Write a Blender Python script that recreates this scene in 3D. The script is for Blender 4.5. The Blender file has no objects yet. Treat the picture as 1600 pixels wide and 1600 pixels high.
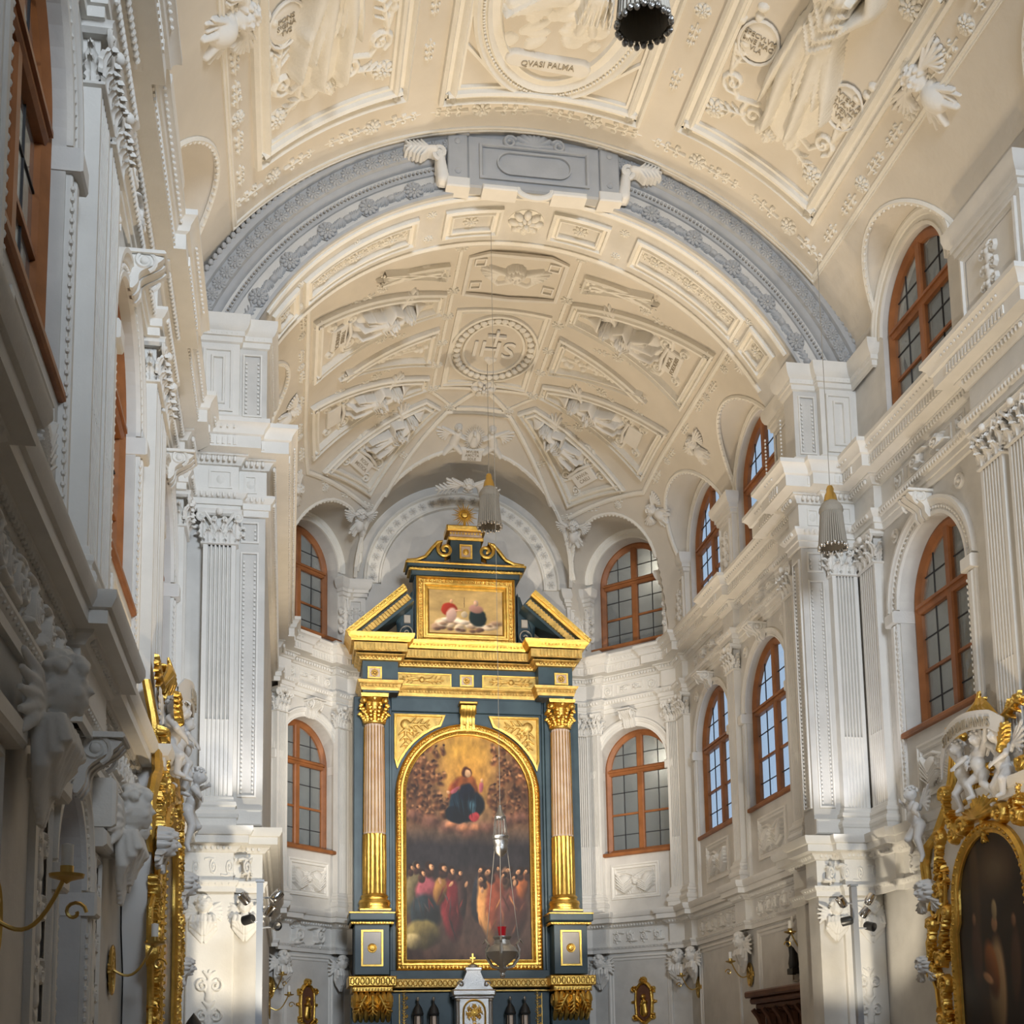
import bpy, math, random
import numpy as np
from mathutils import Matrix, Vector
random.seed(7); rng=np.random.default_rng(7)
PI=math.pi
S=bpy.context.scene
# ------------------------------------------------------------ camera
CAM=np.array([-4.1,0.0,1.6])
def cam_axes(yaw,pitch,roll):
    f=np.array([math.sin(yaw)*math.cos(pitch),math.cos(yaw)*math.cos(pitch),math.sin(pitch)])
    r=np.array([math.cos(yaw),-math.sin(yaw),0.0]); u=np.cross(r,f)
    return math.cos(roll)*r+math.sin(roll)*u, -math.sin(roll)*r+math.cos(roll)*u, f
r_,u_,f_=cam_axes(.1727,.1429,-.0169)
cd=bpy.data.cameras.new('camera'); cam=bpy.data.objects.new('camera',cd); S.collection.objects.link(cam)
cam.matrix_world=Matrix([[r_[i],u_[i],-f_[i],CAM[i]] for i in range(3)]+[[0,0,0,1]])
cd.sensor_width=36; cd.lens=2027/1600*36; cd.shift_y=(1372.6-800)/1600; cd.clip_start=.1; cd.clip_end=500
S.camera=cam
# ------------------------------------------------------------ sky, lamps, exposure
W=bpy.data.worlds.new('world'); S.world=W; W.use_nodes=True
W.node_tree.nodes['Background'].inputs[0].default_value=(.60,.77,1.0,1)
W.node_tree.nodes['Background'].inputs[1].default_value=.62
S.view_settings.view_transform='Standard'; S.view_settings.look='None'; S.view_settings.exposure=0.40; S.view_settings.gamma=1
WARM=(1,.80,.55); COOL=(.78,.88,1.0)
def lamp(name,kind,loc,target,power,color,size=.1,size_y=None,angle=60,blend=.5):
    l=bpy.data.lights.new(name,kind); l.energy=power; l.color=color
    if kind=='AREA':
        l.size=size
        if size_y: l.shape='RECTANGLE'; l.size_y=size_y
    elif kind=='SPOT':
        l.shadow_soft_size=size; l.spot_size=math.radians(angle); l.spot_blend=blend
    else: l.shadow_soft_size=size
    o=bpy.data.objects.new(name,l); S.collection.objects.link(o); o.location=loc
    if target is not None:
        o.rotation_euler=(Vector(target)-Vector(loc)).to_track_quat('-Z','Y').to_euler()
    return o
for sx,x0 in ((1,4.15),(-1,-4.1)):
    lamp('altar_spot','SPOT',(sx*3.95,18.7,4.15),(.3,30.5,8.6),2100,(1,.89,.74),.03,angle=46,blend=.45)
    lamp('choir_uplight','SPOT',(sx*2.2+.2,27.2,1.6),(sx*.3+.2,23.6,16.5),1450,WARM,.12,angle=62,blend=.9)
    lamp('arch_uplight','SPOT',(sx*3.4,20.75,1.4),(-sx*.6,20.6,16.0),700,WARM,.12,angle=60,blend=.9)
    lamp('nave_uplight','SPOT',(sx*3.2,19.0,1.4),(-sx*.4,15.6,16.5),1250,WARM,.12,angle=66,blend=.9)
    lamp('cornice_uplight','SPOT',(sx*2.6,13.5,1.0),(sx*5.4,14.8,12.2),700,WARM,.2,angle=58,blend=.9)
    lamp('pier_spot','SPOT',(sx*3.5,17.3,2.2),(sx*4.9,20.0,4.2),330 if sx<0 else 250,(1,.88,.68),.05,angle=62,blend=.6)
    lamp('pier_spot','SPOT',(sx*4.35,18.85,4.2),(sx*5.2,20.0,9.5),170,(.97,.96,1.0),.05,angle=50,blend=.5)
lamp('choir_wall_spot','SPOT',(-3.9,18.9,4.3),(5.2,26.2,8.6),650,(1,.91,.80),.1,angle=62,blend=.8)
lamp('nave_wall_spot','SPOT',(-3.0,9.5,1.5),(5.6,17.6,9.5),620,(1,.92,.82),.15,angle=52,blend=.9)  # unseen fill lamp, added to brighten the right nave wall
for c in ((6.8,17.7,9),(6.8,17.7,14),(6.8,12,9),(-6.9,13.4,9),(-6.9,18,9),(-6.9,8.6,9),(5.1,31.1,9.3),(5.1,31.1,14.4),(-4.5,31.1,9.3),(-4.5,31.1,14.4)):
    lamp('corridor_lamp','POINT',c,None,28,(1,.93,.82),.15)  # unseen points of light added behind the panes to lift them
wd=lamp('window_daylight','AREA',(1.5,-3,13.0),(-1.0,20,10.0),400,COOL,5,5); wd.data.spread=math.radians(62)  # unseen area fill added behind the camera, imitating cool daylight
# ------------------------------------------------------------ materials
def mat(name,col,rough=.7,metal=0,bump=0,scale=20,var=0,spec=.4,col2=None):
    m=bpy.data.materials.new(name); m.use_nodes=True; nt=m.node_tree; b=nt.nodes['Principled BSDF']
    b.inputs['Base Color'].default_value=(*col,1); b.inputs['Roughness'].default_value=rough
    b.inputs['Metallic'].default_value=metal; b.inputs['Specular IOR Level'].default_value=spec
    if bump or var or col2:
        tc=nt.nodes.new('ShaderNodeTexCoord'); n=nt.nodes.new('ShaderNodeTexNoise'); n.inputs['Scale'].default_value=scale; n.inputs['Detail'].default_value=5
        nt.links.new(tc.outputs['Object'],n.inputs['Vector'])
        if bump:
            bp=nt.nodes.new('ShaderNodeBump'); bp.inputs['Strength'].default_value=bump; bp.inputs['Distance'].default_value=.02
            nt.links.new(n.outputs['Fac'],bp.inputs['Height']); nt.links.new(bp.outputs['Normal'],b.inputs['Normal'])
        if var or col2:
            n2=nt.nodes.new('ShaderNodeTexNoise'); n2.inputs['Scale'].default_value=scale*.12; n2.inputs['Detail'].default_value=4
            nt.links.new(tc.outputs['Object'],n2.inputs['Vector'])
            r=nt.nodes.new('ShaderNodeValToRGB'); r.color_ramp.elements[0].position=.35; r.color_ramp.elements[1].position=.65
            c2=col2 or tuple(c*(1-var) for c in col)
            r.color_ramp.elements[0].color=(*c2,1); r.color_ramp.elements[1].color=(*col,1)
            nt.links.new(n2.outputs['Fac'],r.inputs['Fac']); nt.links.new(r.outputs['Color'],b.inputs['Base Color'])
    return m
PL=mat('stucco_white',(.79,.765,.715),.75,bump=.15,scale=30,var=.05,spec=.25)
GR=mat('stucco_ground',(.70,.65,.57),.8,bump=.30,scale=9,var=.08,spec=.2)
VW=mat('vault_stucco',(.83,.80,.73),.7,bump=.40,scale=26,var=.05,spec=.25)
WL=mat('wall_plaster',(.69,.665,.62),.8,bump=.12,scale=18,var=.12,spec=.2)
SG=mat('grey_stucco',(.455,.46,.465),.7,bump=.12,scale=30,var=.08,spec=.3)  # stucco with the arch front's shade put into its base colour
GO=mat('gilding',(.86,.55,.13),.28,1,bump=.35,scale=60,var=.25)
GP=mat('gilt_relief',(.78,.52,.16),.42,.85,bump=.5,scale=55,var=.35)
TE=mat('teal_marble',(.024,.047,.060),.4,scale=14,var=.0,col2=(.045,.078,.092),spec=.4)
BR=mat('brown_wood',(.36,.135,.045),.45,bump=.1,scale=25,var=.3,spec=.4)
DW=mat('dark_wood',(.17,.075,.042),.5,bump=.1,scale=25,var=.3,spec=.4)
PK=mat('pink_marble',(.50,.36,.27),.35,scale=30,col2=(.62,.50,.40),spec=.5)
SV=mat('silver',(.50,.485,.46),.32,1,bump=.4,scale=60)
CH=mat('chrome',(.75,.75,.76),.12,1)
BK=mat('black_metal',(.02,.02,.02),.4)
PM=mat('grey_post',(.42,.44,.47),.4,.6)
BRS=mat('brass',(.62,.43,.14),.3,1)
CD=mat('grey_cord',(.34,.31,.26),.7,spec=.2)
WAX=mat('white_wax',(.85,.83,.78),.5)
RG=mat('red_glass',(.5,.01,.02),.1,spec=.8)
LD=mat('lead',(.03,.03,.035),.6)
ST=mat('dark_statue',(.03,.028,.026),.3,spec=.6)
PW=mat('putto_white',(.72,.71,.69),.35,bump=.05,scale=20,spec=.5)
CR=mat('cream_marble',(.46,.41,.345),.3,scale=20,var=.15,spec=.5)
def glass_mat(name,tint,alpha,rough=.06):
    m=bpy.data.materials.new(name); m.use_nodes=True; nt=m.node_tree; nt.nodes.clear()
    o=nt.nodes.new('ShaderNodeOutputMaterial'); t=nt.nodes.new('ShaderNodeBsdfTransparent'); t.inputs[0].default_value=(*tint,1)
    g=nt.nodes.new('ShaderNodeBsdfPrincipled'); g.inputs['Base Color'].default_value=(.22,.24,.25,1); g.inputs['Roughness'].default_value=rough; g.inputs['Specular IOR Level'].default_value=1.0
    tc=nt.nodes.new('ShaderNodeTexCoord'); n=nt.nodes.new('ShaderNodeTexNoise'); n.inputs['Scale'].default_value=2.5
    bp=nt.nodes.new('ShaderNodeBump'); bp.inputs['Strength'].default_value=.25; bp.inputs['Distance'].default_value=.1
    nt.links.new(tc.outputs['Object'],n.inputs['Vector']); nt.links.new(n.outputs['Fac'],bp.inputs['Height']); nt.links.new(bp.outputs['Normal'],g.inputs['Normal'])
    x=nt.nodes.new('ShaderNodeMixShader'); x.inputs[0].default_value=alpha
    nt.links.new(t.outputs[0],x.inputs[1]); nt.links.new(g.outputs[0],x.inputs[2]); nt.links.new(x.outputs[0],o.inputs[0]); return m
GLS=glass_mat('sky_glass',(.85,.92,.97),.22)
GLD=glass_mat('corridor_glass',(.62,.66,.66),.55)
# ------------------------------------------------------------ geometry accumulator
class G:
    def __init__(s,M=None): s.V=[]; s.F=[]; s.n=0; s.M=M
    def add(s,v,f,M=None):
        v=np.asarray(v,float).reshape(-1,3)
        M=M or s.M
        if M is not None: v=M(v)
        s.V.append(v); n=s.n; s.F+= [tuple(i+n for i in q) for q in f]; s.n+=len(v)
    def box(s,a,b,c,d,e,f,ch=0):
        if ch:
            v=[(a,c,e),(b,c,e),(b,d,e),(a,d,e),(a,c,f-ch),(b,c,f-ch),(b,d,f-ch),(a,d,f-ch),(a+ch,c+ch,f),(b-ch,c+ch,f),(b-ch,d-ch,f),(a+ch,d-ch,f)]
            F=[(8,9,10,11)]+[(i,(i+1)%4,4+(i+1)%4,4+i) for i in range(4)]+[(4+i,4+(i+1)%4,8+(i+1)%4,8+i) for i in range(4)]
        else:
            v=[(a,c,e),(b,c,e),(b,d,e),(a,d,e),(a,c,f),(b,c,f),(b,d,f),(a,d,f)]
            F=[(4,5,6,7),(3,2,1,0)]+[(i,(i+1)%4,4+(i+1)%4,4+i) for i in range(4)]
        s.add(v,F)
    def prism(s,P,h0,h1,sub=None):
        n=len(P); v=[(x,y,h0) for x,y in P]+[(x,y,h1) for x,y in P]
        s.add(v,[tuple(range(n,2*n)),tuple(range(n-1,-1,-1))]+[(i,(i+1)%n,n+(i+1)%n,n+i) for i in range(n)])
    def ell(s,c,r,rot=0,n=8,m=5):
        v=[];f=[]; cr,sr=math.cos(rot),math.sin(rot)
        for j in range(m+1):
            t=PI*j/m-PI/2
            for i in range(n):
                p=2*PI*i/n; x=r[0]*math.cos(t)*math.cos(p); y=r[1]*math.cos(t)*math.sin(p)
                v.append((c[0]+cr*x-sr*y,c[1]+sr*x+cr*y,c[2]+r[2]*math.sin(t)))
        for j in range(m):
            for i in range(n): f.append((j*n+i,j*n+(i+1)%n,(j+1)*n+(i+1)%n,(j+1)*n+i))
        s.add(v,f)
    def tube(s,P,R,n=8,closed=False):
        P=np.asarray(P,float); N=len(P); R=[R]*N if np.isscalar(R) else R
        v=[];f=[]
        T=np.array([P[min(i+1,N-1)]-P[max(i-1,0)] for i in range(N)]) if not closed else np.array([P[(i+1)%N]-P[i-1] for i in range(N)])
        T/=np.linalg.norm(T,axis=1)[:,None]+1e-12
        a=np.array([0,0,1.]) if abs(T[0][2])<.9 else np.array([1.,0,0]); a=np.cross(T[0],np.cross(a,T[0])); a/=np.linalg.norm(a)
        for i in range(N):
            a=a-T[i]*(a@T[i]); a/=np.linalg.norm(a)+1e-12; b=np.cross(T[i],a)
            for k in range(n):
                t=2*PI*k/n; v.append(P[i]+R[i]*(math.cos(t)*a+math.sin(t)*b))
        L=N if closed else N-1
        for i in range(L):
            j=(i+1)%N
            for k in range(n): f.append((i*n+k,i*n+(k+1)%n,j*n+(k+1)%n,j*n+k))
        if not closed: f+= [tuple(range(n-1,-1,-1)),tuple((N-1)*n+k for k in range(n))]
        s.add(v,f)
    def lathe(s,P,c=(0,0,0),n=20,ax=2,a0=0,a1=2*PI):
        v=[];f=[]; full=abs(a1-a0-2*PI)<1e-6; m=n if full else n+1
        for r,z in P:
            for i in range(m):
                t=a0+(a1-a0)*i/n; x,y=r*math.cos(t),r*math.sin(t)
                v.append((c[0]+x,c[1]+y,c[2]+z) if ax==2 else (c[0]+x,c[1]+z,c[2]+y))
        for j in range(len(P)-1):
            for i in range(n): f.append((j*m+i,j*m+(i+1)%m,(j+1)*m+(i+1)%m,(j+1)*m+i))
        s.add(v,f)
    def sweep(s,path,prof,closed=False,sub=0,M=None):
        # path 2-D (u,v); prof list of (offset to the left, h)
        P=[np.array(p,float) for p in path]
        if sub:
            Q=[]; L=len(P) if closed else len(P)-1
            for i in range(L):
                a,b=P[i],P[(i+1)%len(P)]; k=max(1,int(np.linalg.norm(b-a)/sub))
                for j in range(k): Q.append(a+(b-a)*j/k)
            if not closed: Q.append(P[-1])
            P=Q
        N=len(P); v=[]; f=[]; m=len(prof)
        for i in range(N):
            a=P[i-1] if (closed or i>0) else None; b=P[(i+1)%N] if (closed or i<N-1) else None
            d1=(P[i]-a)/np.linalg.norm(P[i]-a) if a is not None else None
            d2=(b-P[i])/np.linalg.norm(b-P[i]) if b is not None else None
            if d1 is None: d1=d2
            if d2 is None: d2=d1
            n1=np.array([-d1[1],d1[0]]); n2=np.array([-d2[1],d2[0]]); mm=n1+n2; l=np.linalg.norm(mm)
            mm=n1 if l<1e-6 else mm/l; k=1/max(.25,mm@n1)
            for d,h in prof: q=P[i]+mm*k*d; v.append((q[0],q[1],h))
        for i in range(N if closed else N-1):
            j=(i+1)%N
            for k in range(m-1): f.append((i*m+k,i*m+k+1,j*m+k+1,j*m+k))
        if not closed: f+=[tuple(range(m)),tuple((N-1)*m+k for k in range(m-1,-1,-1))]
        s.add(v,f,M)
    def mesh(s,name,m,smooth=True,ang=38):
        me=bpy.data.meshes.new(name); me.from_pydata(np.vstack(s.V).tolist() if s.V else [],[],s.F); me.update()
        if m: me.materials.append(m)
        if smooth:
            me.shade_smooth(); me.set_sharp_from_angle(angle=math.radians(ang))
        return me
C=S.collection
def put(name,me,parent=None,M=None,label=None,cat=None,group=None,kind=None):
    o=bpy.data.objects.new(name,me); C.objects.link(o)
    if parent is not None: o.parent=parent
    if M is not None: o.matrix_local=M
    if label: o['label']=label
    if cat: o['category']=cat
    if group: o['group']=group
    if kind: o['kind']=kind
    return o
def obj(name,g,m,parent=None,M=None,label=None,cat=None,group=None,kind=None,smooth=True,ang=38):
    return put(name,g.mesh(name,m,smooth,ang),parent,M,label,cat,group,kind)
def thing(name,label,cat,loc=(0,0,0),group=None,M=None,kind=None):
    return put(name,None,None,M if M is not None else Matrix.Translation(loc),label,cat,group,kind)
def copy_tree(o,parent=None,M=None,**kw):
    c=o.copy(); C.objects.link(c); c.parent=parent
    if M is not None: c.matrix_local=M
    for k,v in kw.items(): c[k]=v
    for ch in list(o.children): copy_tree(ch,c)
    return c
# ------------------------------------------------------------ frames on walls and vaults
def frame(P,U,V,N,s=1,flip=1):
    return Matrix([[U[i]*s*flip,V[i]*s,N[i]*s,P[i]] for i in range(3)]+[[0,0,0,1]])
class Wall:
    def __init__(w,P0,d,n): w.P0=np.array(P0,float); w.d=np.array(d,float); w.n=np.array(n,float)
    def __call__(w,v):
        u,z,h=v[:,0:1],v[:,1],v[:,2:3]
        xy=w.P0+u*w.d+h*w.n; return np.c_[xy,z]
    def at(w,u,z,h=0,s=1,flip=1,rot=0):
        xy=w.P0+u*w.d+h*w.n; U=np.array([*w.d,0]); V=np.array([0,0,1.]); N=np.array([*w.n,0])
        if rot: U,V=math.cos(rot)*U+math.sin(rot)*V,-math.sin(rot)*U+math.cos(rot)*V
        return frame((*xy,z),U,V,N,s,flip)
    def pt(w,u,h): return w.P0+u*w.d+h*w.n
r2=math.sqrt(.5)
XR,XL=5.6,-5.85; YP=20.0; PX=4.5; YQ=21.5; CRX,CLX=5.25,-4.5; YC=29.45; YCR=29.30; YB=31.18; CX=.3
wNR=Wall((XR,0),(0,1),(-1,0)); wNL=Wall((XL,0),(0,1),(1,0))
wCR=Wall((CRX,0),(0,1),(-1,0)); wCL=Wall((CLX,0),(0,1),(1,0))
wDR=Wall((CRX,YCR),(-r2,r2),(-r2,-r2)); wDL=Wall((CLX,YC),(r2,r2),(r2,-r2)); wDR.uc=1.42; wDR.L=2.658; wDL.uc=1.21; wDL.L=2.446
wBK=Wall((0,YB),(1,0),(0,-1)); wAR=Wall((0,YP),(1,0),(0,-1))
RN,ZN,XN=6.5,10.85,-.1; RC,ZC,XC,YA=5.59,11.41,.2,26.5; RA,ZA,XA=5.22,11.21,-.03
def vnave(v):
    a=v[:,0]/RN; r=RN-v[:,2]; return np.c_[XN+r*np.sin(a),v[:,1],ZN+r*np.cos(a)]
def varch(v):
    a=v[:,0]/RA; r=RA-v[:,2]; return np.c_[XA+r*np.sin(a),v[:,1],ZA+r*np.cos(a)]
def vchoir(v):
    dy=np.maximum(v[:,1]-YA,0); s=np.hypot(v[:,0],dy); a=s/RC; r=(RC-v[:,2])*np.sin(a); s=np.maximum(s,1e-9)
    return np.c_[XC+r*v[:,0]/s,np.where(v[:,1]>YA,YA+r*dy/s,v[:,1]),ZC+(RC-v[:,2])*np.cos(a)]
def on(vm,u,v,h=0,s=1,rot=0,flip=1):
    e=.01; p,a,b=vm(np.array([(u,v,h),(u+e,v,h),(u,v+e,h)])); U=(a-p)/np.linalg.norm(a-p); V=b-p; V=V-U*(V@U); V/=np.linalg.norm(V)
    q=vm(np.array([(u,v,h+.01)]))[0]; N=(q-p)/np.linalg.norm(q-p)
    U2=math.cos(rot)*U+math.sin(rot)*V; V2=-math.sin(rot)*U+math.cos(rot)*V
    return frame(p,U2,V2,N,s,flip)
def affine(M,o,ax,sx=1,sy=1,sh=1):
    # local (u,v,h) -> surface coordinates, v along ax
    ax=np.array(ax,float); ax/=np.linalg.norm(ax); px=np.array([ax[1],-ax[0]])
    def f(v): q=np.array(o)+v[:,0:1]*sx*px+v[:,1:2]*sy*ax; return M(np.c_[q,v[:,2]*sh])
    return f
# ------------------------------------------------------------ carved relief (height field of capsules)
def relief(prims,res,eps=.004):
    xs=[];ys=[]
    for p in prims:
        if p[0]=='c': xs+=[p[1]-p[3],p[1]+p[3],p[4]-p[6],p[4]+p[6]]; ys+=[p[2]-p[3],p[2]+p[3],p[5]-p[6],p[5]+p[6]]
        else: m=max(p[3],p[4]); xs+=[p[1]-m,p[1]+m]; ys+=[p[2]-m,p[2]+m]
    x0,x1,y0,y1=min(xs)-res,max(xs)+res,min(ys)-res,max(ys)+res
    X=np.arange(x0,x1+res,res); Y=np.arange(y0,y1+res,res); H=np.zeros((len(Y),len(X)))
    for p in prims:
        if p[0]=='c':
            _,a,b,ra,c,d,rc,h0,h1=p[:9]; base=p[9] if len(p)>9 else 0; m=max(ra,rc); bx=(min(a,c)-m,max(a,c)+m,min(b,d)-m,max(b,d)+m)
        else:
            _,a,b,ra,rb,rot,h0=p[:7]; base=p[7] if len(p)>7 else 0; m=max(ra,rb); bx=(a-m,a+m,b-m,b+m)
        i0,i1=np.searchsorted(X,[bx[0],bx[1]]); j0,j1=np.searchsorted(Y,[bx[2],bx[3]])
        if i1<=i0 or j1<=j0: continue
        x,y=np.meshgrid(X[i0:i1],Y[j0:j1])
        if p[0]=='c':
            dx,dy=c-a,d-b; L=dx*dx+dy*dy+1e-12; t=np.clip(((x-a)*dx+(y-b)*dy)/L,0,1)
            q=np.hypot(x-a-t*dx,y-b-t*dy)/(ra+(rc-ra)*t+1e-9); hh=h0+(h1-h0)*t; bb=base
        else:
            cr,sr=math.cos(rot),math.sin(rot); u=(x-a)*cr+(y-b)*sr; w=-(x-a)*sr+(y-b)*cr; q=np.hypot(u/ra,w/rb); hh=h0; bb=base
        z=np.where(q<1,bb+hh*np.sqrt(np.clip(1-q*q,0,1)),0); H[j0:j1,i0:i1]=np.maximum(H[j0:j1,i0:i1],z)
    nx=len(X); K=H>eps; keep=K[:-1,:-1]|K[1:,:-1]|K[:-1,1:]|K[1:,1:]
    jj,ii=np.nonzero(keep); f=np.c_[jj*nx+ii,jj*nx+ii+1,(jj+1)*nx+ii+1,(jj+1)*nx+ii]
    used=np.unique(f); mp=np.full(H.size,-1); mp[used]=np.arange(len(used)); f=mp[f]
    XX,YY=np.meshgrid(X,Y); v=np.c_[XX.ravel(),YY.ravel(),np.where(H.ravel()>eps,H.ravel(),-.012)][used]
    return v,[tuple(q) for q in f.tolist()]
def spiral(cx,cy,r0,r1,a0,turns,w0,w1,h,n=14,base=0):
    out=[];p=None
    for i in range(n+1):
        t=i/n; r=r0+(r1-r0)*t; a=a0+2*PI*turns*t; q=(cx+r*math.cos(a),cy+r*math.sin(a),w0+(w1-w0)*t)
        if p: out.append(('c',p[0],p[1],p[2],q[0],q[1],q[2],h,h,base))
        p=q
    out.append(('e',cx,cy,w0*.8,w0*.8,0,h*1.2,base)); return out
def line(P,r,h,base=0):
    R=[r]*len(P) if np.isscalar(r) else r
    return [('c',P[i][0],P[i][1],R[i],P[i+1][0],P[i+1][1],R[i+1],h,h,base) for i in range(len(P)-1)]
def leaf(x,y,a,L,w,h,base=0,lobes=3):
    out=[]; c,s=math.cos(a),math.sin(a)
    out.append(('c',x,y,w*.35,x+c*L,y+s*L,w*.12,h,h*.6,base))
    for i in range(lobes):
        t=.2+.6*i/max(1,lobes-1); l=L*.42*(1-.45*t)
        for sg in (-1,1):
            b=a+sg*.85; px,py=x+c*L*t,y+s*L*t
            out.append(('c',px,py,w*.24,px+math.cos(b)*l,py+math.sin(b)*l,w*.10,h*.85,h*.6,base))
    return out
def wing(x,y,a,L,h,sg=1,n=6,base=0):
    out=[]
    for i in range(n):
        t=i/(n-1); b=a-sg*(.15+1.05*t); l=L*(1-.42*t)
        out.append(('c',x+math.cos(a)*L*.12*i*.5,y+math.sin(a)*L*.12*i*.5,L*.075,x+math.cos(b)*l,y+math.sin(b)*l,L*.05,h*(.9-.2*t),h*.55,base+h*.08*(i%2)))
    out.append(('c',x,y,L*.10,x+math.cos(a)*L*.75,y+math.sin(a)*L*.75,L*.05,h*1.1,h*.8,base)); return out
def face_prims(x,y,r,h,base=0):
    o=[('e',x,y,r*.82,r,0,h,base)]
    for sg in (-1,1):
        o+=[('e',x+sg*r*.30,y+r*.12,r*.15,r*.09,0,h*.18,base+h*.88),('e',x+sg*r*.34,y-r*.22,r*.22,r*.2,0,h*.16,base+h*.82)]
    o+=[('c',x,y+r*.12,r*.07,x,y-r*.16,r*.13,h*.2,h*.32,base+h*.92),('e',x,y-r*.42,r*.2,r*.07,0,h*.22,base+h*.82),('e',x,y-r*.68,r*.2,r*.16,0,h*.25,base+h*.68)]
    for i in range(9):
        a=PI*(-.08+1.16*i/8); o.append(('e',x+math.cos(a)*r*.86,y+.12*r+math.sin(a)*r*.92,r*.27,r*.25,0,h*.75,base+h*.1*(i%2)))
    for i in range(5):
        a=PI*(.2+.6*i/4); o.append(('e',x+math.cos(a)*r*.55,y+.15*r+math.sin(a)*r*.62,r*.22,r*.18,0,h*.35,base+h*.72))
    return o
def cherub_prims(s=1,wl=1.0,bib=False):
    o=wing(s*.13,-s*.02,.45,s*.62*wl,s*.12,1,7)+wing(-s*.13,-s*.02,PI-.45,s*.62*wl,s*.12,-1,7)
    o+=face_prims(0,0,s*.21,s*.22)
    o+=[('e',0,-s*.24,s*.2,s*.09,0,s*.1)]
    return o
def angel_prims(sg=1,seed=0,wings=True):
    R=random.Random(seed); o=[]
    if wings:
        o+=wing(-sg*.10,.78,-PI/2-sg*.32,.62,.07,-sg,7)+wing(sg*.12,.78,PI/2-sg*1.2,.42,.07,-sg,6)
    o+=[('c',0,.44,.14,sg*.08,.20,.25,.10,.09),('c',0,.50,.125,.02,.62,.11,.16,.17),('c',.02,.62,.11,.02,.76,.12,.17,.16)]
    for s_,P in ((1,((.06,.46),(.11,.24),(.15,.04))),(-1,((-.06,.46),(-.09,.24),(-.05,.02)))):
        o+=line([(sg*x,y) for x,y in P],[.095,.065,.042],.17); x,y=P[-1]; o.append(('c',sg*x,y,.04,sg*x+sg*s_*.03,y-.06,.04,.12,.08))
    for i in range(10):
        t=-1+2*i/9; e=.10+.16*abs(math.sin(i*1.7)); o+=line([(t*.08,.58),(t*.15+sg*.01,.40),(t*.22+sg*.05,.16+e*.5),(t*.25+sg*.08,e)],[.028,.034,.036,.018],.10,.045)
    for i in range(5): o+=line([(-.11,.66-.045*i),(0,.60-.05*i),(.12,.63-.04*i)],[.016,.02,.016],.05,.14)
    o+=[('c',sg*.12,.76,.055,sg*.25,.62,.048,.15,.16),('c',sg*.25,.62,.045,sg*.13,.52,.036,.16,.19),('c',-sg*.11,.76,.05,-sg*.21,.63,.045,.14,.15),('c',-sg*.21,.63,.042,-sg*.04,.60,.034,.16,.20)]
    for i in range(6): o.append(('e',-sg*.04+R.uniform(-.08,.08),.60+R.uniform(-.06,.08),.035,.03,0,.05,.18))
    o+=face_prims(sg*.02,.90,.098,.15,.04); return o
def shape_mesh(name,prims,res,m,M=None,sx=1): 
    g=G(M); v,f=relief(prims,res); v[:,0]*=sx; g.add(v,f); return g.mesh(name,m,ang=75)
_txt={}
def text_geo(body,size,depth=.01):
    k=(body,size)
    if k in _txt: return _txt[k]
    cu=bpy.data.curves.new('t','FONT'); cu.body=body; cu.size=size; cu.align_x='CENTER'; cu.align_y='CENTER'; cu.extrude=depth; cu.resolution_u=3; cu.offset=.004*size
    o=bpy.data.objects.new('t',cu); C.objects.link(o); dg=bpy.context.evaluated_depsgraph_get(); e=o.evaluated_get(dg); me=e.to_mesh()
    v=np.array([x.co[:] for x in me.vertices]); f=[tuple(p.vertices) for p in me.polygons]; e.to_mesh_clear(); bpy.data.objects.remove(o); bpy.data.curves.remove(cu)
    _txt[k]=(v,f); return v,f
def add_text(g,body,size,u=0,v=0,h=0,M=None,sx=1):
    V,F=text_geo(body,size); V=V.copy(); V[:,0]=V[:,0]*sx+u; V[:,1]+=v; V[:,2]+=h; g.add(V,F,M)
# ------------------------------------------------------------ small shared motifs
def rosette_mesh(name,m,n=8,r=1.0):
    g=G()
    for i in range(n):
        a=2*PI*i/n; g.ell((math.cos(a)*.60*r,math.sin(a)*.60*r,.10*r),(.36*r,.22*r,.22*r),a,7,5)
    for i in range(n):
        a=2*PI*(i+.5)/n; g.ell((math.cos(a)*.32*r,math.sin(a)*.32*r,.24*r),(.22*r,.13*r,.16*r),a,6,4)
    g.ell((0,0,.34*r),(.17*r,.17*r,.17*r)); g.lathe([(.98*r,-.02),(.95*r,.05*r),(.5*r,.06*r),(0,.06*r)],n=16)
    return g.mesh(name,m,ang=60)
ROS=rosette_mesh('rosette',VW); ROS_P=rosette_mesh('rosette',PL,6); ROS_G=rosette_mesh('rosette',SG,10,1.15); ROS_O=rosette_mesh('rosette',GO,6)
def spray_prims(L=1.0):
    o=[('c',0,0,.04,L,0,.025,.08,.06)]
    for i in range(3):
        x=L*(.3+.28*i); r=.17-.025*i
        for sg in (-1,1):
            o+=line([(x-.1,0),(x,sg*r*.55),(x-.02,sg*r),(x-.10,sg*r*.95)],.030,.07); o.append(('e',x-.09,sg*r*.85,.05,.045,0,.09))
    return o
SPR=shape_mesh('leaf_spray',spray_prims(),.014,VW)
def scroll_tile(L=1.0,Hh=.32,h=.09):
    o=[]
    for k in range(2):
        sg=1 if k==0 else -1; x0=L*(.25+.5*k)
        o+=spiral(x0,0,.02,Hh*.36,sg*PI*.5,1.5*sg,.030,.034,h,18)
        o+=line([(x0-L*.25,-sg*Hh*.36),(x0-L*.12,-sg*Hh*.40),(x0,-sg*Hh*.36)],.03,h)
        for a in (.6,1.4,2.3,3.6,4.4,5.3): o+=leaf(x0+math.cos(a)*Hh*.36,sg*math.sin(a)*Hh*.36,sg*a+.6*sg,Hh*.24,.06,h*.85,0,2)
    return o
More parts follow.
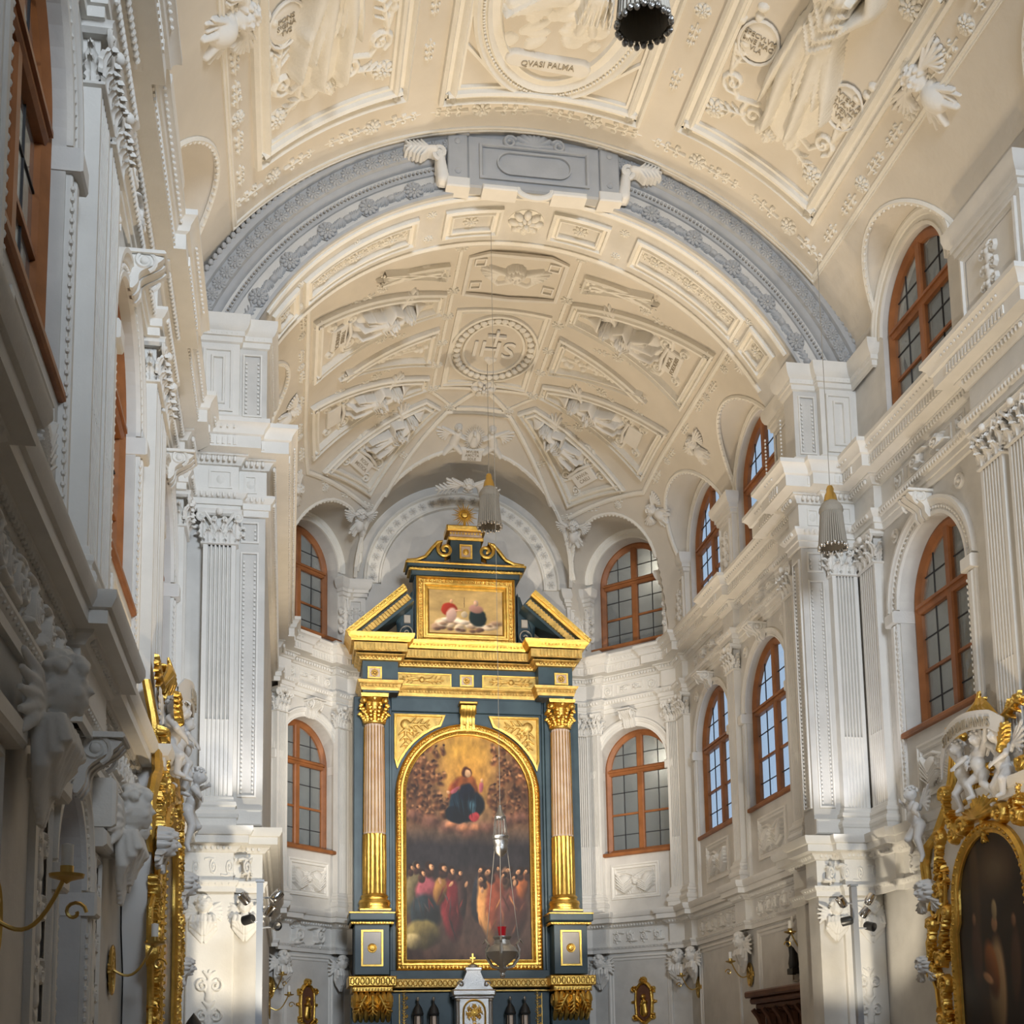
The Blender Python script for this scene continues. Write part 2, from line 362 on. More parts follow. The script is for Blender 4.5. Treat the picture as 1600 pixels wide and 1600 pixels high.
SCR=shape_mesh('scroll_frieze',scroll_tile(),.012,PL)
def place_ros(vm,u,v,r,me=ROS,name='rosette',parent=None,h=0,**kw): return put(name,me,parent,on(vm,u,v,h,r),**kw)
# ------------------------------------------------------------ room shell
def arch_top(uc,hw,spring,u): return spring+math.sqrt(max(0,hw*hw-(u-uc)**2))
def panel(g,w,u0,u1,z0,z1,holes=(),depth=.4,th=None):
    us={u0,u1}
    for uc,hw,sl,sp in holes:
        for i in range(25): us.add(uc-hw*math.cos(PI*i/24))
    us=sorted(x for x in us if u0-1e-6<=x<=u1+1e-6)
    for a,b in zip(us[:-1],us[1:]):
        m=(a+b)/2; hole=None
        for H in holes:
            if abs(m-H[0])<H[1]: hole=H
        if hole is None: g.add([(a,z0,0),(b,z0,0),(b,z1,0),(a,z1,0)],[(0,1,2,3)],w); continue
        uc,hw,sl,sp=hole; ta,tb=arch_top(uc,hw,sp,a),arch_top(uc,hw,sp,b)
        if sl>z0: g.add([(a,z0,0),(b,z0,0),(b,sl,0),(a,sl,0)],[(0,1,2,3)],w)
        g.add([(a,ta,0),(b,tb,0),(b,z1,0),(a,z1,0)],[(0,1,2,3)],w)
        g.add([(a,ta,0),(b,tb,0),(b,tb,-depth),(a,ta,-depth)],[(0,1,2,3)],w)
        g.add([(a,sl,0),(b,sl,0),(b,sl,-depth),(a,sl,-depth)],[(0,1,2,3)],w)
    for uc,hw,sl,sp in holes:
        for s in (-1,1):
            if u0-1e-6<=uc+s*hw<=u1+1e-6: g.add([(uc+s*hw,sl,0),(uc+s*hw,sp,0),(uc+s*hw,sp,-depth),(uc+s*hw,sl,-depth)],[(0,1,2,3)],w)
def arch_path(uc,hw,z0,sp,n=28): return [(uc+hw,z0)]+[(uc+hw*math.cos(PI*i/n),sp+hw*math.sin(PI*i/n)) for i in range(n+1)]+[(uc-hw,z0)]
nwin=[0]
def window(w,uc,hw,sl,sp,depth,gl,label,cat='window',mat_=None,wood_low=False,far=None):
    nwin[0]+=1; t=thing('window_%d'%nwin[0],label,cat,kind='structure'); mw=mat_ or BR
    d=-depth
    g=G(w); g.sweep(arch_path(uc,hw,sl,sp),[(0,d-.02),(0,d+.10),(.05,d+.12),(.10,d+.09),(.14,d+.06),(.14,d-.02)],closed=True); obj('window_frame',g,mw,t)
    g=G(w); g.box(uc-.085,uc+.085,sl+.1,sp+hw-.06,d-.02,d+.09,.025); obj('mullion',g,mw,t)
    g=G(w); g.box(uc-hw+.1,uc+hw-.1,sp-.11,sp+.06,d-.02,d+.11,.03); g.box(uc-hw+.1,uc+hw-.1,sp-.03,sp+.02,d,d+.14); obj('transom',g,mw,t)
    g=G(w); g.box(uc-hw-.06,uc+hw+.06,sl-.09,sl,d-.02,depth*.25,.02) if depth<.5 else g.box(uc-hw-.06,uc+hw+.06,sl-.09,sl,d-.02,.1,.02); obj('window_sill',g,mw,t)
    g=G(w); zm=sl+(sp-sl)*.48; g.box(uc-hw+.12,uc+hw-.12,zm-.025,zm+.025,d-.01,d+.05); obj('glazing_bar',g,mw,t)
    P=arch_path(uc,hw-.05,sl+.02,sp); g=G(w); g.add([(x,y,d+.01) for x,y in P],[tuple(range(len(P)))]); pn=obj('pane',g,gl,t,smooth=False)
    g=G(w)
    for s in (-1,1):
        for k in (.5,):
            u=uc+s*hw*k; g.box(u-.009,u+.009,sl+.1,arch_top(uc,hw,sp,u)-.08,d+.005,d+.025)
    for z in [sl+(sp-sl)*f for f in (.24,.74)]+[sp+hw*.42]:
        q=math.sqrt(max(0,hw*hw-max(0,z-sp)**2))-.1; g.box(uc-q,uc+q,z-.009,z+.009,d+.005,d+.025)
    obj('lead_strip',g,LD,pn)
    return t
ARCHI=[(0,-.0),(0,.05),(-.05,.055),(-.06,.03),(-.14,.03),(-.15,.06),(-.20,.07),(-.22,.09),(-.27,.09),(-.27,0)]
def archivolt(g,w,uc,hw,z0,sp,k=1,beads=False):
    p=[(uc+hw*math.cos(PI*i/32),sp+hw*math.sin(PI*i/32)) for i in range(33)]
    g.sweep(p,[(d*k,h*k) for d,h in ARCHI],M=w)
    for s in (-1,1):
        a,b=uc+s*hw,uc+s*(hw+.27*k); g.box(min(a,b)-.01,max(a,b)+.03,sp-.22,sp-.02,-.3,.13,.02); g.box(min(a,b)+.03,max(a,b)-.02,z0,sp-.22,0,.05,.01)
        g.box(min(a,b)+.09,max(a,b)-.08,z0+.02,sp-.24,.05,.075,.012)
        if beads:
            n=int((sp-.3-z0)/.09)
            for i in range(n): g.ell(((a+b)/2+s*-.105*k,z0+.06+i*.09,.055),(.022,.03,.02),0,5,3)
    if beads:
        for i in range(int(PI*(hw+.1)/.09)):
            t=(i+.5)*.09/(hw+.1); r=hw+.10*k; g.ell((uc+r*math.cos(t),sp+r*math.sin(t),.04),(.026,.026,.025),0,5,3)
def console(g,w,uc,zt,zb,wd=.3,out=.34):
    # scrolled keystone bracket, side profile extruded across its width
    Hh=zt-zb; P=[(zb,.05)]
    for i in range(13):
        t=i/12; P.append((zb+Hh*t*.86,.08+out*(t**1.6)*.85+.03*math.sin(t*9)))
    P+= [(zb+Hh*.9,out*.9),(zb+Hh*.9,0)]
    for k in range(5):
        a=uc-wd/2+wd*k/5; b=a+wd/5*.9; e=.0 if k%2==0 else -.02
        v=[(a,z,max(0,h+e)) for z,h in P]+[(b,z,max(0,h+e)) for z,h in P]; n=len(P)
        g.add(v,[tuple(range(n)),tuple(range(2*n-1,n-1,-1))]+[(i,i+1,n+i+1,n+i) for i in range(n-1)],w)
    g.box(uc-wd*.62,uc+wd*.62,zt-.09*Hh,zt,0,out+.06,.015)
    for s in (-1,1):
        q=[]
        for i in range(26):
            a=-1.2+i*.42; r=.02+out*.33*(1-i/26)*.9; q.append((uc+s*wd*.5,zb+Hh*.74+r*math.sin(a),out*.55+r*math.cos(a)))
        v=np.array(q); g.tube(v,.022,5)
        g.ell((uc+s*wd*.5,zb+Hh*.74,out*.55),(.03,.05,.05))
def roundel(g,u,z,r=.13):
    g.lathe([(r,0),(r,.03),(r*.82,.05),(r*.72,.02),(r*.35,.02),(r*.25,.06),(0,.07)],(u,z,0),14)
def trophy(g,w,uc,zc,W_,H_):
    # framed relief panel with draped cloths and a cherub face
    g.sweep([(uc-W_/2,zc-H_/2),(uc+W_/2,zc-H_/2),(uc+W_/2,zc+H_/2),(uc-W_/2,zc+H_/2)],[(0,0),(0,.04),(.04,.05),(.06,.02),(.10,.02),(.11,.04),(.13,.0)],closed=True,M=w)
    s=H_*.5; o=face_prims(0,0,s*.26,.13)
    for sg in (-1,1):
        o+=[('e',sg*W_*.24,.0,W_*.13,s*.42,sg*-.5,.10)]
        for k in range(5): o+=line([(sg*s*.2,s*.1-k*.05),(sg*W_*.22,-s*.22-k*.045),(sg*W_*.38,s*.45-k*.08)],.022,.06,.05)
        o+=line([(sg*.02,s*.3),(sg*W_*.2,s*.52),(sg*W_*.36,s*.5)],.03,.05)
        o+=leaf(sg*W_*.05,-s*.45,-PI/2+sg*1.0,s*.5,.07,.04)
    v,f=relief(o,.014); v[:,0]+=uc; v[:,1]+=zc; g.add(v,f,w)
# sweep of a wall profile along a plan line
def plan_sweep(g,path,prof):
    # path: world XY, interior on the left; prof (d,z)
    P=[np.array(p,float) for p in path]; g.sweep(P,prof)   # sweep gives (x,y,h=z)
def ressaut(w,runs,u0,u1,step):
    # runs: list of (a,b) raised spans along a wall from u0 to u1 (u0<u1)
    out=[(u0,0)]
    for a,b in runs: out+=[(a,0),(a,step),(b,step),(b,0)]
    out.append((u1,0))
    r=[]
    for u,h in out:
        if not r or (abs(u-r[-1][0])>1e-6 or abs(h-r[-1][1])>1e-6): r.append((u,h))
    return [tuple(w.pt(u,h)) for u,h in r]
def clean(P):
    o=[P[0]]
    for p in P[1:]:
        if math.hypot(p[0]-o[-1][0],p[1]-o[-1][1])>.02: o.append(p)
    return o
NR_P=[(10.5,1.25),(15.2,1.4)]; NL_P=[(1.3,1.25),(6.05,1.25),(10.85,1.3),(15.65,1.3)]
def spans(L,e=.08): return [(c-wd/2-e,c+wd/2+e) for c,wd in L]
ST_=.14
right=ressaut(wNR,spans(NR_P)+[(19.12,19.86)],-6,19.86,ST_)[:-1]
right+=[(5.46,19.86),(4.93,19.86),(4.93,20.0),(PX,20.0),(PX,20.42),(PX+.22,20.42),(PX+.22,21.5),(CRX,YQ)]
right+=ressaut(wCR,[(25.1,25.7)],YQ,28.7,.14)[1:-1]+[(CRX,28.7),(CRX-.14,28.7)]
c1=(CRX-.14,YCR-.058); right+=[c1]+[tuple(wDR.pt(.45,.14)),tuple(wDR.pt(.45,0)),tuple(wDR.pt(wDR.L-.45,0)),tuple(wDR.pt(wDR.L-.45,.14)),tuple(wDR.pt(wDR.L-.05,.14)),(3.37-.4,YB-.14),(3.37-.4,YB),(.2,YB)]
left=ressaut(wNL,spans(NL_P)+[(19.12,19.86)],-6,19.86,ST_)[:-1]
left+=[(-5.52,19.86),(-4.93,19.86),(-4.93,20.0),(-PX,20.0),(CLX,28.85),(CLX+.14,28.85),(CLX+.14,YC-.058),tuple(wDL.pt(.45,.14)),tuple(wDL.pt(.45,0)),tuple(wDL.pt(wDL.L-.45,0)),tuple(wDL.pt(wDL.L-.45,.14)),tuple(wDL.pt(wDL.L-.05,.14)),(-2.77+.4,YB-.14),(-2.77+.4,YB),(.2,YB)]
right=clean(right); left=clean(left)
CORN=[(.012,10.60),(.012,11.05),(.05,11.06),(.08,11.12),(.12,11.17),(.16,11.18),(.16,11.21),(.36,11.22),(.36,11.41),(.40,11.43),(.42,11.50),(.48,11.57),(.50,11.58),(.50,11.65),(0,11.74)]
ARCT=[(0,10.28),(.05,10.28),(.05,10.38),(.08,10.385),(.08,10.48),(.11,10.50),(.15,10.56),(.15,10.60),(0,10.62)]
LOWC=[(.012,4.42),(.012,4.86),(.05,4.87),(.08,4.91),(.12,4.94),(.13,4.97),(.24,4.98),(.24,5.09),(.27,5.10),(.31,5.17),(.31,5.23),(0,5.27)]
LOWA=[(0,4.26),(.05,4.26),(.05,4.34),(.09,4.40),(.09,4.43),(0,4.44)]
ATTB=[(0,11.72),(.08,11.74),(.08,11.86),(.03,11.92),(0,11.93)]
ATTI=[(0,13.14),(.04,13.16),(.05,13.24),(.08,13.25),(.08,13.33),(.12,13.36),(.15,13.42),(.17,13.5),(.17,13.58),(0,13.62)]
def along(path,d,step,fn,flip=1,lo=None,minlen=.12):
    P=[np.array(p,float) for p in path]
    for a,b in zip(P[:-1],P[1:]):
        L=np.linalg.norm(b-a)
        if L<minlen: continue
        t=(b-a)/L; n=np.array([-t[1],t[0]])*flip; k=max(1,int(round(L/step)))
        for i in range(k):
            q=a+t*L*(i+.5)/k+n*d
            if lo and q[1]<lo: continue
            fn(q,t,n)
def cornice(name,path,prof,side,beads=(),label=None,m=PL,lo=5):
    # interior lies left of the right-hand path and right of the left-hand path
    g=G(); P=[np.array(p,float) for p in path]; pf=[(d*side,z) for d,z in prof]; g.sweep(P,pf)
    for d,z,step,kind in beads:
        def fn(q,t,n):
            if kind=='egg': g.ell((q[0],q[1],z),(.032,.032,.045),0,6,4)
            elif kind=='bead': g.ell((q[0],q[1],z),(.02,.02,.022),0,5,3)
            elif kind=='slot':
                a=q-t*.022; b=q+t*.022; o=n*.02
                g.add([(*a,z-.06),(*b,z-.06),(*b,z+.06),(*a,z+.06),(*(a+o),z-.06),(*(b+o),z-.06),(*(b+o),z+.06),(*(a+o),z+.06)],[(4,5,6,7),(0,1,5,4),(1,2,6,5),(2,3,7,6),(3,0,4,7)])
            elif kind=='leaf': g.ell((q[0],q[1],z),(.05,.05,.07),0,6,4)
        along(path,d,step,fn,side,lo)
    return obj(name,g,m,None,None,label,'cornice',None,'structure',ang=30)
for nm,path,sd,wd in (('right',right,1,'right'),('left',left,-1,'left')):
    cornice('trim_1',path,CORN,sd,[(.13,11.13,.085,'egg'),(.36,11.315,.085,'slot'),(.45,11.51,.10,'bead')],'white upper cornice with egg moulding running along the %s wall'%wd)
    cornice('trim_2',path,ARCT,sd,[(.13,10.53,.08,'egg')],'white stepped architrave above the %s wall capitals'%wd)
    cornice('trim_3',path,LOWC,sd,[(.10,4.93,.08,'egg')],'white lower cornice below the %s gallery windows'%wd)
    cornice('trim_4',path,LOWA,sd,[(.07,4.38,.1,'bead')],'white moulding under the lower frieze on the %s wall'%wd)
    cornice('trim_5',path,ATTB,sd,[],'plain base moulding on top of the %s upper cornice'%wd)
# ---- wall surfaces
def w_obj(name,g,label): return obj(name,g,WL,None,None,label,'wall',None,'structure',ang=20)
GH=.98; 
nlw=[3.8,8.57,13.35,17.9]; nrw=[8.1,12.89,17.67]
g=G()
wRB=Wall((0,-6),(1,0),(0,1)); panel(g,wRB,-6.2,6.2,0,8.0); panel(g,wRB,-6.2,6.2,8.0,18.0,[(-3.2,1.5,8.6,12.5),(0,1.4,8.6,13.6),(3.2,1.5,8.6,12.5)],.6)
w_obj('wall_rear',g,'rear wall of the nave behind the viewer with three tall windows')
g=G(); panel(g,wNL,-6,YP+.3,0,5.0,[(10.8,.72,0,3.15)],.45); panel(g,wNL,-6,YP+.3,5.0,11.2,[(c,1.08,6.73,8.77) for c in nlw],.35)
panel(g,wNL,-6,YP+.3,11.2,16.4,[(c,1.08,11.9,13.5) for c in nlw],.35)
w_obj('wall_left',g,'white stuccoed nave wall with arched windows on the left')
g=G(); panel(g,wNR,-6,YP+.3,0,5.0); panel(g,wNR,-6,YP+.3,5.0,11.2,[(c,1.08,6.73,8.77) for c in nrw],.4); panel(g,wNR,-6,YP+.3,11.2,16.4,[(c,1.08,11.9,13.5) for c in nrw],.35)
w_obj('wall_right',g,'white stuccoed nave wall with arched windows on the right')
crw=[23.75,27.05]
g=G(); panel(g,wCR,YQ+.01,YCR,0,5.0); panel(g,wCR,YQ+.01,YCR,5.0,11.2,[(c,1.2,6.73,8.75) for c in crw],.25); panel(g,wCR,YQ+.01,YCR,11.2,16.6,[(c,1.15,11.95,13.55) for c in crw],.25)
w_obj('wall_choir_right',g,'white choir wall with four arched windows on the right')
g=G(); panel(g,wCL,YQ+.01,YC,0,5.0); panel(g,wCL,YQ+.01,YC,5.0,11.2); panel(g,wCL,YQ+.01,YC,11.2,16.6)
w_obj('wall_choir_left',g,'plain white choir wall on the left behind the arch pier')
for wq,nm,lb in ((wDR,'right','slanted apse wall to the right of the altar'),(wDL,'left','slanted apse wall to the left of the altar')):
    g=G(); panel(g,wq,0,wq.L,0,5.0); panel(g,wq,0,wq.L,5.0,11.2,[(wq.uc,GH,6.73,8.87)],.46); panel(g,wq,0,wq.L,11.2,16.9,[(wq.uc,GH,12.0,13.75)],.46)
    w_obj('wall_apse_'+nm,g,lb)
g=G(); panel(g,wBK,-2.77,3.37,0,16.9); w_obj('wall_apse_back',g,'flat apse wall behind the high altar')
g=G(); g.add([(-6,-6,0),(6,-6,0),(6,32,0),(-6,32,0)],[(0,1,2,3)]); obj('floor',g,mat('stone_floor',(.46,.40,.34),.5,scale=2,var=.2),None,None,'grey stone floor of the chapel','floor',None,'structure')
# ---- arch wall with piers
def arc(vc,R,a0,a1,n=48,z0=0): return [(vc[0]+R*math.sin(a0+(a1-a0)*i/n),vc[1]+R*math.cos(a0+(a1-a0)*i/n)) for i in range(n+1)]
aI=math.acos((13.6-ZA)/RA)
inn=arc((XA,ZA),RA,-aI,aI); 
g=G()
aO=math.acos((13.6-ZA)/7.2); outp=[(XA+7.2*math.sin(-aO+2*aO*i/48),ZA+7.2*math.cos(-aO+2*aO*i/48)) for i in range(49)]
for y in (YP,YQ):
    g.add([(x,y,z) for x,z in inn]+[(x,y,z) for x,z in outp],[(i,i+1,50+i,49+i) for i in range(48)])
g.add([(x,YP,z) for x,z in inn]+[(x,YQ,z) for x,z in inn],[(i,i+1,50+i,49+i) for i in range(48)])
for s in (-1,1):
    xi=s*PX; xo=6.2*s
    if s>0:
        YM=20.42; xj=PX+.22
        g.add([(xi,YP,0),(xo,YP,0),(xo,YP,13.59),(xi,YP,13.59),(xi,YM,0),(xi,YM,13.59),(xj,YM,0),(xj,YM,13.59),(xj,YQ,0),(xj,YQ,13.59),(xo,YQ,0),(xo,YQ,13.59)],[(0,1,2,3),(0,3,5,4),(4,5,7,6),(6,7,9,8),(8,9,11,10),(2,3,5,7,9,11)]); continue
    g.add([(xi,YP,0),(xo,YP,0),(xo,YP,13.59),(xi,YP,13.59),(xi,YQ,0),(xi,YQ,13.59),(xo,YQ,0),(xo,YQ,13.59)],[(0,1,2,3),(0,3,5,4),(4,5,7,6),(2,3,5,7)])
aw=w_obj('wall_arch',g,'chancel arch wall on two piers between nave and choir')
# front arch mouldings
def arc_ring(prof,R,y,a=aI,n=72,cx=XA,cz=ZA):
    # prof (dr, out)
    v=[];f=[];m=len(prof)
    for i in range(n+1):
        for dr,o in prof:
            a_=math.acos((13.60-cz)/(R+dr)); t=-a_+2*a_*i/n; v.append((cx+(R+dr)*math.sin(t),y-o,cz+(R+dr)*math.cos(t)))
    for i in range(n):
        for k in range(m-1): f.append((i*m+k,i*m+k+1,(i+1)*m+k+1,(i+1)*m+k))
    return v,f
g=G()
for R,pf in ((RA,[(0,0),(0,.06),(.05,.07),(.06,.02)]),(5.62,[(0,0),(.01,.03),(.06,.03),(.08,.0)]),(5.80,[(0,0),(.02,.05),(.06,.08),(.10,.10),(.12,.16),(.34,.16),(.36,.22),(.40,.24),(.46,.24),(.50,0)])):
    g.add(*arc_ring(pf,R,YP))
for i in range(180):
    t=(-1+2*(i+.5)/180)*math.acos((13.65-ZA)/5.72); g.ell((XA+5.72*math.sin(t),YP-.04,ZA+5.72*math.cos(t)),(.028,.03,.028),0,5,3)
for i in range(120):
    t=(-1+2*(i+.5)/120)*math.acos((13.65-ZA)/6.28)
    if abs(t)>.25: g.ell((XA+6.28*math.sin(t),YP-.24,ZA+6.28*math.cos(t)),(.05,.045,.06),0,6,4)
obj('arch_moulding',g,SG,aw,label='grey stucco moulding along the arch face')
def arF(t,R,s,rot=0,h=0.0):
    c,sn=math.cos(t),math.sin(t); return frame((XA+R*sn,YP-h,ZA+R*c),(c,0,-sn),(sn,0,c),(0,-1,0),s)
for i in range(60):
    t=(-1+2*(i+.5)/60)*math.acos((13.65-ZA)/6.02)
    if abs(t)>.24: put('arch_rosette',ROS_G,aw,arF(t,6.02,.105,h=.16))
GAR=shape_mesh('garland',leaf(0,0,0,.34,.14,.06)+leaf(0,0,PI,.34,.14,.06)+line([(-.4,-.03),(-.15,.05),(.15,-.05),(.4,.03)],.03,.05)+[('e',0,0,.08,.08,0,.1)],.014,SG)
for i in range(14):
    t=-aI+2*aI*(i+.5)/14
    if abs(t)>.22:
        put('garland_rosette',ROS_G,aw,arF(t,5.43,.15,h=.02))
        for s in (-1,1): put('garland',GAR,aw,arF(t+s*.075,5.43,.8,h=.0))
# soffit coffers
def loop(g,M,P,prof,sub=.15): g.sweep(P,prof,closed=True,sub=sub,M=M)
FR=[(0,0),(0,.07),(.05,.09),(.07,.04),(.12,.04),(.14,.08),(.17,.07),(.18,0)]
g=G(); 
for y in (YP+.12,YQ-.12): g.sweep([(-5.4,y),(5.4,y)],[(-.05,0),(-.05,.03),(0,.05),(.05,.03),(.05,0)],sub=.15,M=varch)
for s0,s1 in ((.45,1.5),(-1.5,-.45),(2.0,4.4),(-4.4,-2.0),(4.55,5.25),(-5.25,-4.55)):
    loop(g,varch,[(s0,YP+.38),(s1,YP+.38),(s1,YQ-.38),(s0,YQ-.38)],FR)
obj('soffit_panel',g,VW,aw)
for s in (0,): place_ros(varch,s,YP+.75,.34,name='soffit_rosette',parent=aw)
for s in (-4.9,-3.9,-3.2,-2.5,-1.0,1.0,2.5,3.2,3.9,4.9): place_ros(varch,s,YP+.75,.15,name='soffit_rosette',parent=aw)
for s in (-1.75,1.75,-4.48,4.48,-3.2,3.2):
    for y in (.42,1.08): place_ros(varch,s,YP+y,.10,name='soffit_rosette',parent=aw)
for s in (2.5,3.2,3.9):
    for sg in (-1,1):
        for k in (0,PI): put('soffit_spray',SPR,aw,on(varch,sg*s,YP+.75,0,.48,k))
# ---- vault surfaces as real groined shells
def shell(xs,ys,zf,keep):
    X,Y=np.meshgrid(xs,ys); Z=zf(X,Y); K=keep(X,Y,Z); nx=len(xs)
    k=K[:-1,:-1]&K[1:,:-1]&K[:-1,1:]&K[1:,1:]; jj,ii=np.nonzero(k)
    f=np.c_[jj*nx+ii,jj*nx+ii+1,(jj+1)*nx+ii+1,(jj+1)*nx+ii]; used=np.unique(f); mp=np.full(X.size,-1); mp[used]=np.arange(len(used))
    return np.c_[X.ravel(),Y.ravel(),Z.ravel()][used],[tuple(q) for q in mp[f].tolist()]
LR=1.36
def zn(X,Y):
    z=ZN+np.sqrt(np.clip(RN**2-(X-XN)**2,0,None))
    for cs,side in ((nlw,-1),(nrw,1)):
        for c in cs:
            l=13.5+np.sqrt(np.clip(LR**2-(Y-c)**2,0,None)); z=np.where((np.sign(X)==side)&(np.abs(Y-c)<LR),np.maximum(z,l),z)
    return z
g=G()
hx=np.arange(4.6,6.25,.04); xs=np.r_[-hx[::-1],np.linspace(-4.55,4.55,60),hx]; ys=np.arange(-6,20.01,.05)
def kn(X,Y,Z):
    b=ZN+np.sqrt(np.clip(RN**2-(X-XN)**2,0,None)); inside=(X<XR+.06)&(X>XL-.06); return inside|((Z>b+.001)&(X<XR+.36)&(X>XL-.36))
g.add(*shell(xs,ys,zn,kn)); 
ceil=obj('ceiling',g,GR,None,None,'cream stucco barrel vault over the nave','vault',None,'structure',ang=24)
NW=1.34
def zc(X,Y):
    dy=np.maximum(Y-YA,0); r=np.hypot(X-XC,dy); z=ZC+np.sqrt(np.clip(RC**2-r**2,.0,None)); z=np.maximum(z,11.6)
    for c in crw: l=13.55+np.sqrt(np.clip(NW**2-(Y-c)**2,0,None)); z=np.where(np.abs(Y-c)<NW,np.maximum(z,l),z)
    for w in (wDR,wDL):
        u=(X-w.P0[0])*w.d[0]+(Y-w.P0[1])*w.d[1]; h=(X-w.P0[0])*w.n[0]+(Y-w.P0[1])*w.n[1]
        l=13.75+np.sqrt(np.clip(1.2**2-(u-w.uc)**2,0,None)); z=np.where((np.abs(u-w.uc)<1.2)&(h<2),np.maximum(z,l),z)
    l=13.6+np.sqrt(np.clip(2.72**2-(X-XC)**2,0,None)); z=np.where((np.abs(X-XC)<2.72)&(Y>28.3),np.maximum(z,l),z)
    return z
def kc(X,Y,Z):
    hR=(X-wDR.P0[0])*wDR.n[0]+(Y-wDR.P0[1])*wDR.n[1]; hL=(X-wDL.P0[0])*wDL.n[0]+(Y-wDL.P0[1])*wDL.n[1]
    dy=np.maximum(Y-YA,0); b=ZC+np.sqrt(np.clip(RC**2-np.hypot(X-XC,dy)**2,.0,None))
    core=(X<CRX+.05)&(X>CLX-.05)&(hR>-.05)&(hL>-.05)&(Y<YB+.03)
    return core|((Z>np.maximum(b,11.6)+.001)&(X<CRX+.3)&(X>CLX-.5)&(hR>-.5)&(hL>-.5)&(Y<YB+.03))
g=G(); g.add(*shell(np.arange(-5.1,5.65,.045),np.arange(YQ,YB+.05,.045),zc,kc))
ceil2=obj('ceiling',g,GR,None,None,'cream stucco ribbed vault over the choir and apse','vault',None,'structure',ang=24)
# rims where lunettes cut the vaults
def rim(g,fn,m=None):
    P=[fn(PI*(.0+1.0*i/36)) for i in range(37)]; P=[p for p in P if p is not None]
    g.tube(P,.05,6)
    for a,b in zip(P[::1],P[1::1]): g.ell(((a[0]+b[0])/2,(a[1]+b[1])/2,(a[2]+b[2])/2-.04),(.035,.035,.035),0,5,3)
g=G()
for cs,side,wx in ((nlw[1:],-1,XL),(nrw,1,XR)):
    for c in cs:
        def fn(t,c=c,side=side,wx=wx):
            y=c+LR*math.cos(t); z=13.5+LR*math.sin(t); q=RN**2-(z-ZN)**2; x=XN+side*math.sqrt(max(q,0))
            return (max(min(x,wx),-99) if side>0 else max(x,wx),y,z)
        rim(g,fn)
        archivolt(g,(wNR if side>0 else wNL),c,1.08,11.9,13.5)
        console(g,(wNR if side>0 else wNL),c,15.0,14.45,.34,.4) if False else None
obj('lunette_rim',g,VW,ceil)
g=G()
for c in crw:
    for side,wx in ((1,CRX),(-1,CLX)):
        def fn(t,c=c,side=side,wx=wx):
            y=c+NW*math.cos(t); z=13.55+NW*math.sin(t); d=max(0,y-YA); q=RC**2-(z-ZC)**2-d*d; x=XC+side*math.sqrt(max(q,0)); return (min(x,wx) if side>0 else max(x,wx),y,z)
        rim(g,fn)
    archivolt(g,wCR,c,1.15,11.95,13.55,.6)
for w in (wDR,wDL):
    def fn(t,w=w):
        u=w.uc+1.2*math.cos(t); z=13.75+1.2*math.sin(t)
        for k in range(60):
            h=2.0-k*.035; p=w.pt(u,h); r=math.hypot(p[0]-XC,max(0,p[1]-YA)); zz=ZC+math.sqrt(max(0,RC**2-r*r))
            if zz<=z: break
        return (*w.pt(u,max(h,0)),z)
    rim(g,fn); archivolt(g,w,w.uc,GH,12.0,13.75,.9)
def fn(t):
    x=XC+2.72*math.cos(t); z=13.6+2.72*math.sin(t); q=RC**2-(z-ZC)**2-(x-XC)**2; return (x,min(YA+math.sqrt(max(q,0)),YB),z)
rim(g,fn)
g.sweep([(XC+2.5*math.cos(PI*i/40),13.6+2.5*math.sin(PI*i/40)) for i in range(41)],[(0,0),(0,.1),(.05,.12),(.08,.06),(.36,.06),(.38,.1),(.42,.1),(.44,0)],M=wBK)
obj('lunette_rim',g,VW,ceil2)
for i in range(27):
    t=PI*(i+.5)/27; put('lunette_rosette',ROS_P,ceil2,wBK.at(XC+2.28*math.cos(t),13.6+2.28*math.sin(t),.06,.115))
# ---- windows
window(wNL,nlw[1],1.08,6.73,8.77,.22,GLD,'nearest brown arched gallery window on the left wall, cut by the photo edge')
window(wNL,nlw[2],1.08,6.73,8.77,.22,GLD,'second brown arched gallery window on the left nave wall')
window(wNL,nlw[3],1.08,6.73,8.77,.22,GLD,'farthest gallery window of the left nave wall beside the arch pier')
for c in nlw[1:]: window(wNL,c,1.08,11.9,13.5,.25,GLD,'upper lunette window above the left nave cornice')
window(wNR,nrw[2],1.08,6.73,8.77,.36,GLD,'large brown arched gallery window on the right nave wall above the side altar')
window(wNR,nrw[1],1.08,6.73,8.77,.36,GLD,'gallery window of the right nave wall beyond the photo edge')
window(wNR,nrw[2],1.08,11.9,13.5,.2,GLD,'brown arched window above the right nave cornice next to the chancel arch')
window(wNR,nrw[1],1.08,11.9,13.5,.2,GLD,'upper window at the top right edge beside the winged cherub')
window(wCR,crw[0],1.2,6.73,8.75,.23,GLS,'blue lit gallery window in the choir next to the right pier',mat_=BR)
window(wCR,crw[1],1.2,6.73,8.75,.23,GLS,'blue lit gallery window in the choir nearer the apse')
window(wCR,crw[0],1.15,11.95,13.55,.23,GLS,'bright blue upper choir window next to the right pier')
window(wCR,crw[1],1.15,11.95,13.55,.23,GLS,'bright blue upper choir window nearer the apse')
window(wDR,wDR.uc,GH,6.73,8.87,.44,GLD,'lower brown arched window to the right of the high altar')
window(wDR,wDR.uc,GH,12.0,13.75,.44,GLD,'upper brown arched window to the right of the altar pediment')
window(wDL,wDL.uc,GH,6.73,8.87,.44,GLD,'lower brown arched window to the left of the high altar')
window(wDL,wDL.uc,GH,12.0,13.75,.44,GLD,'upper brown arched window to the left of the altar pediment')
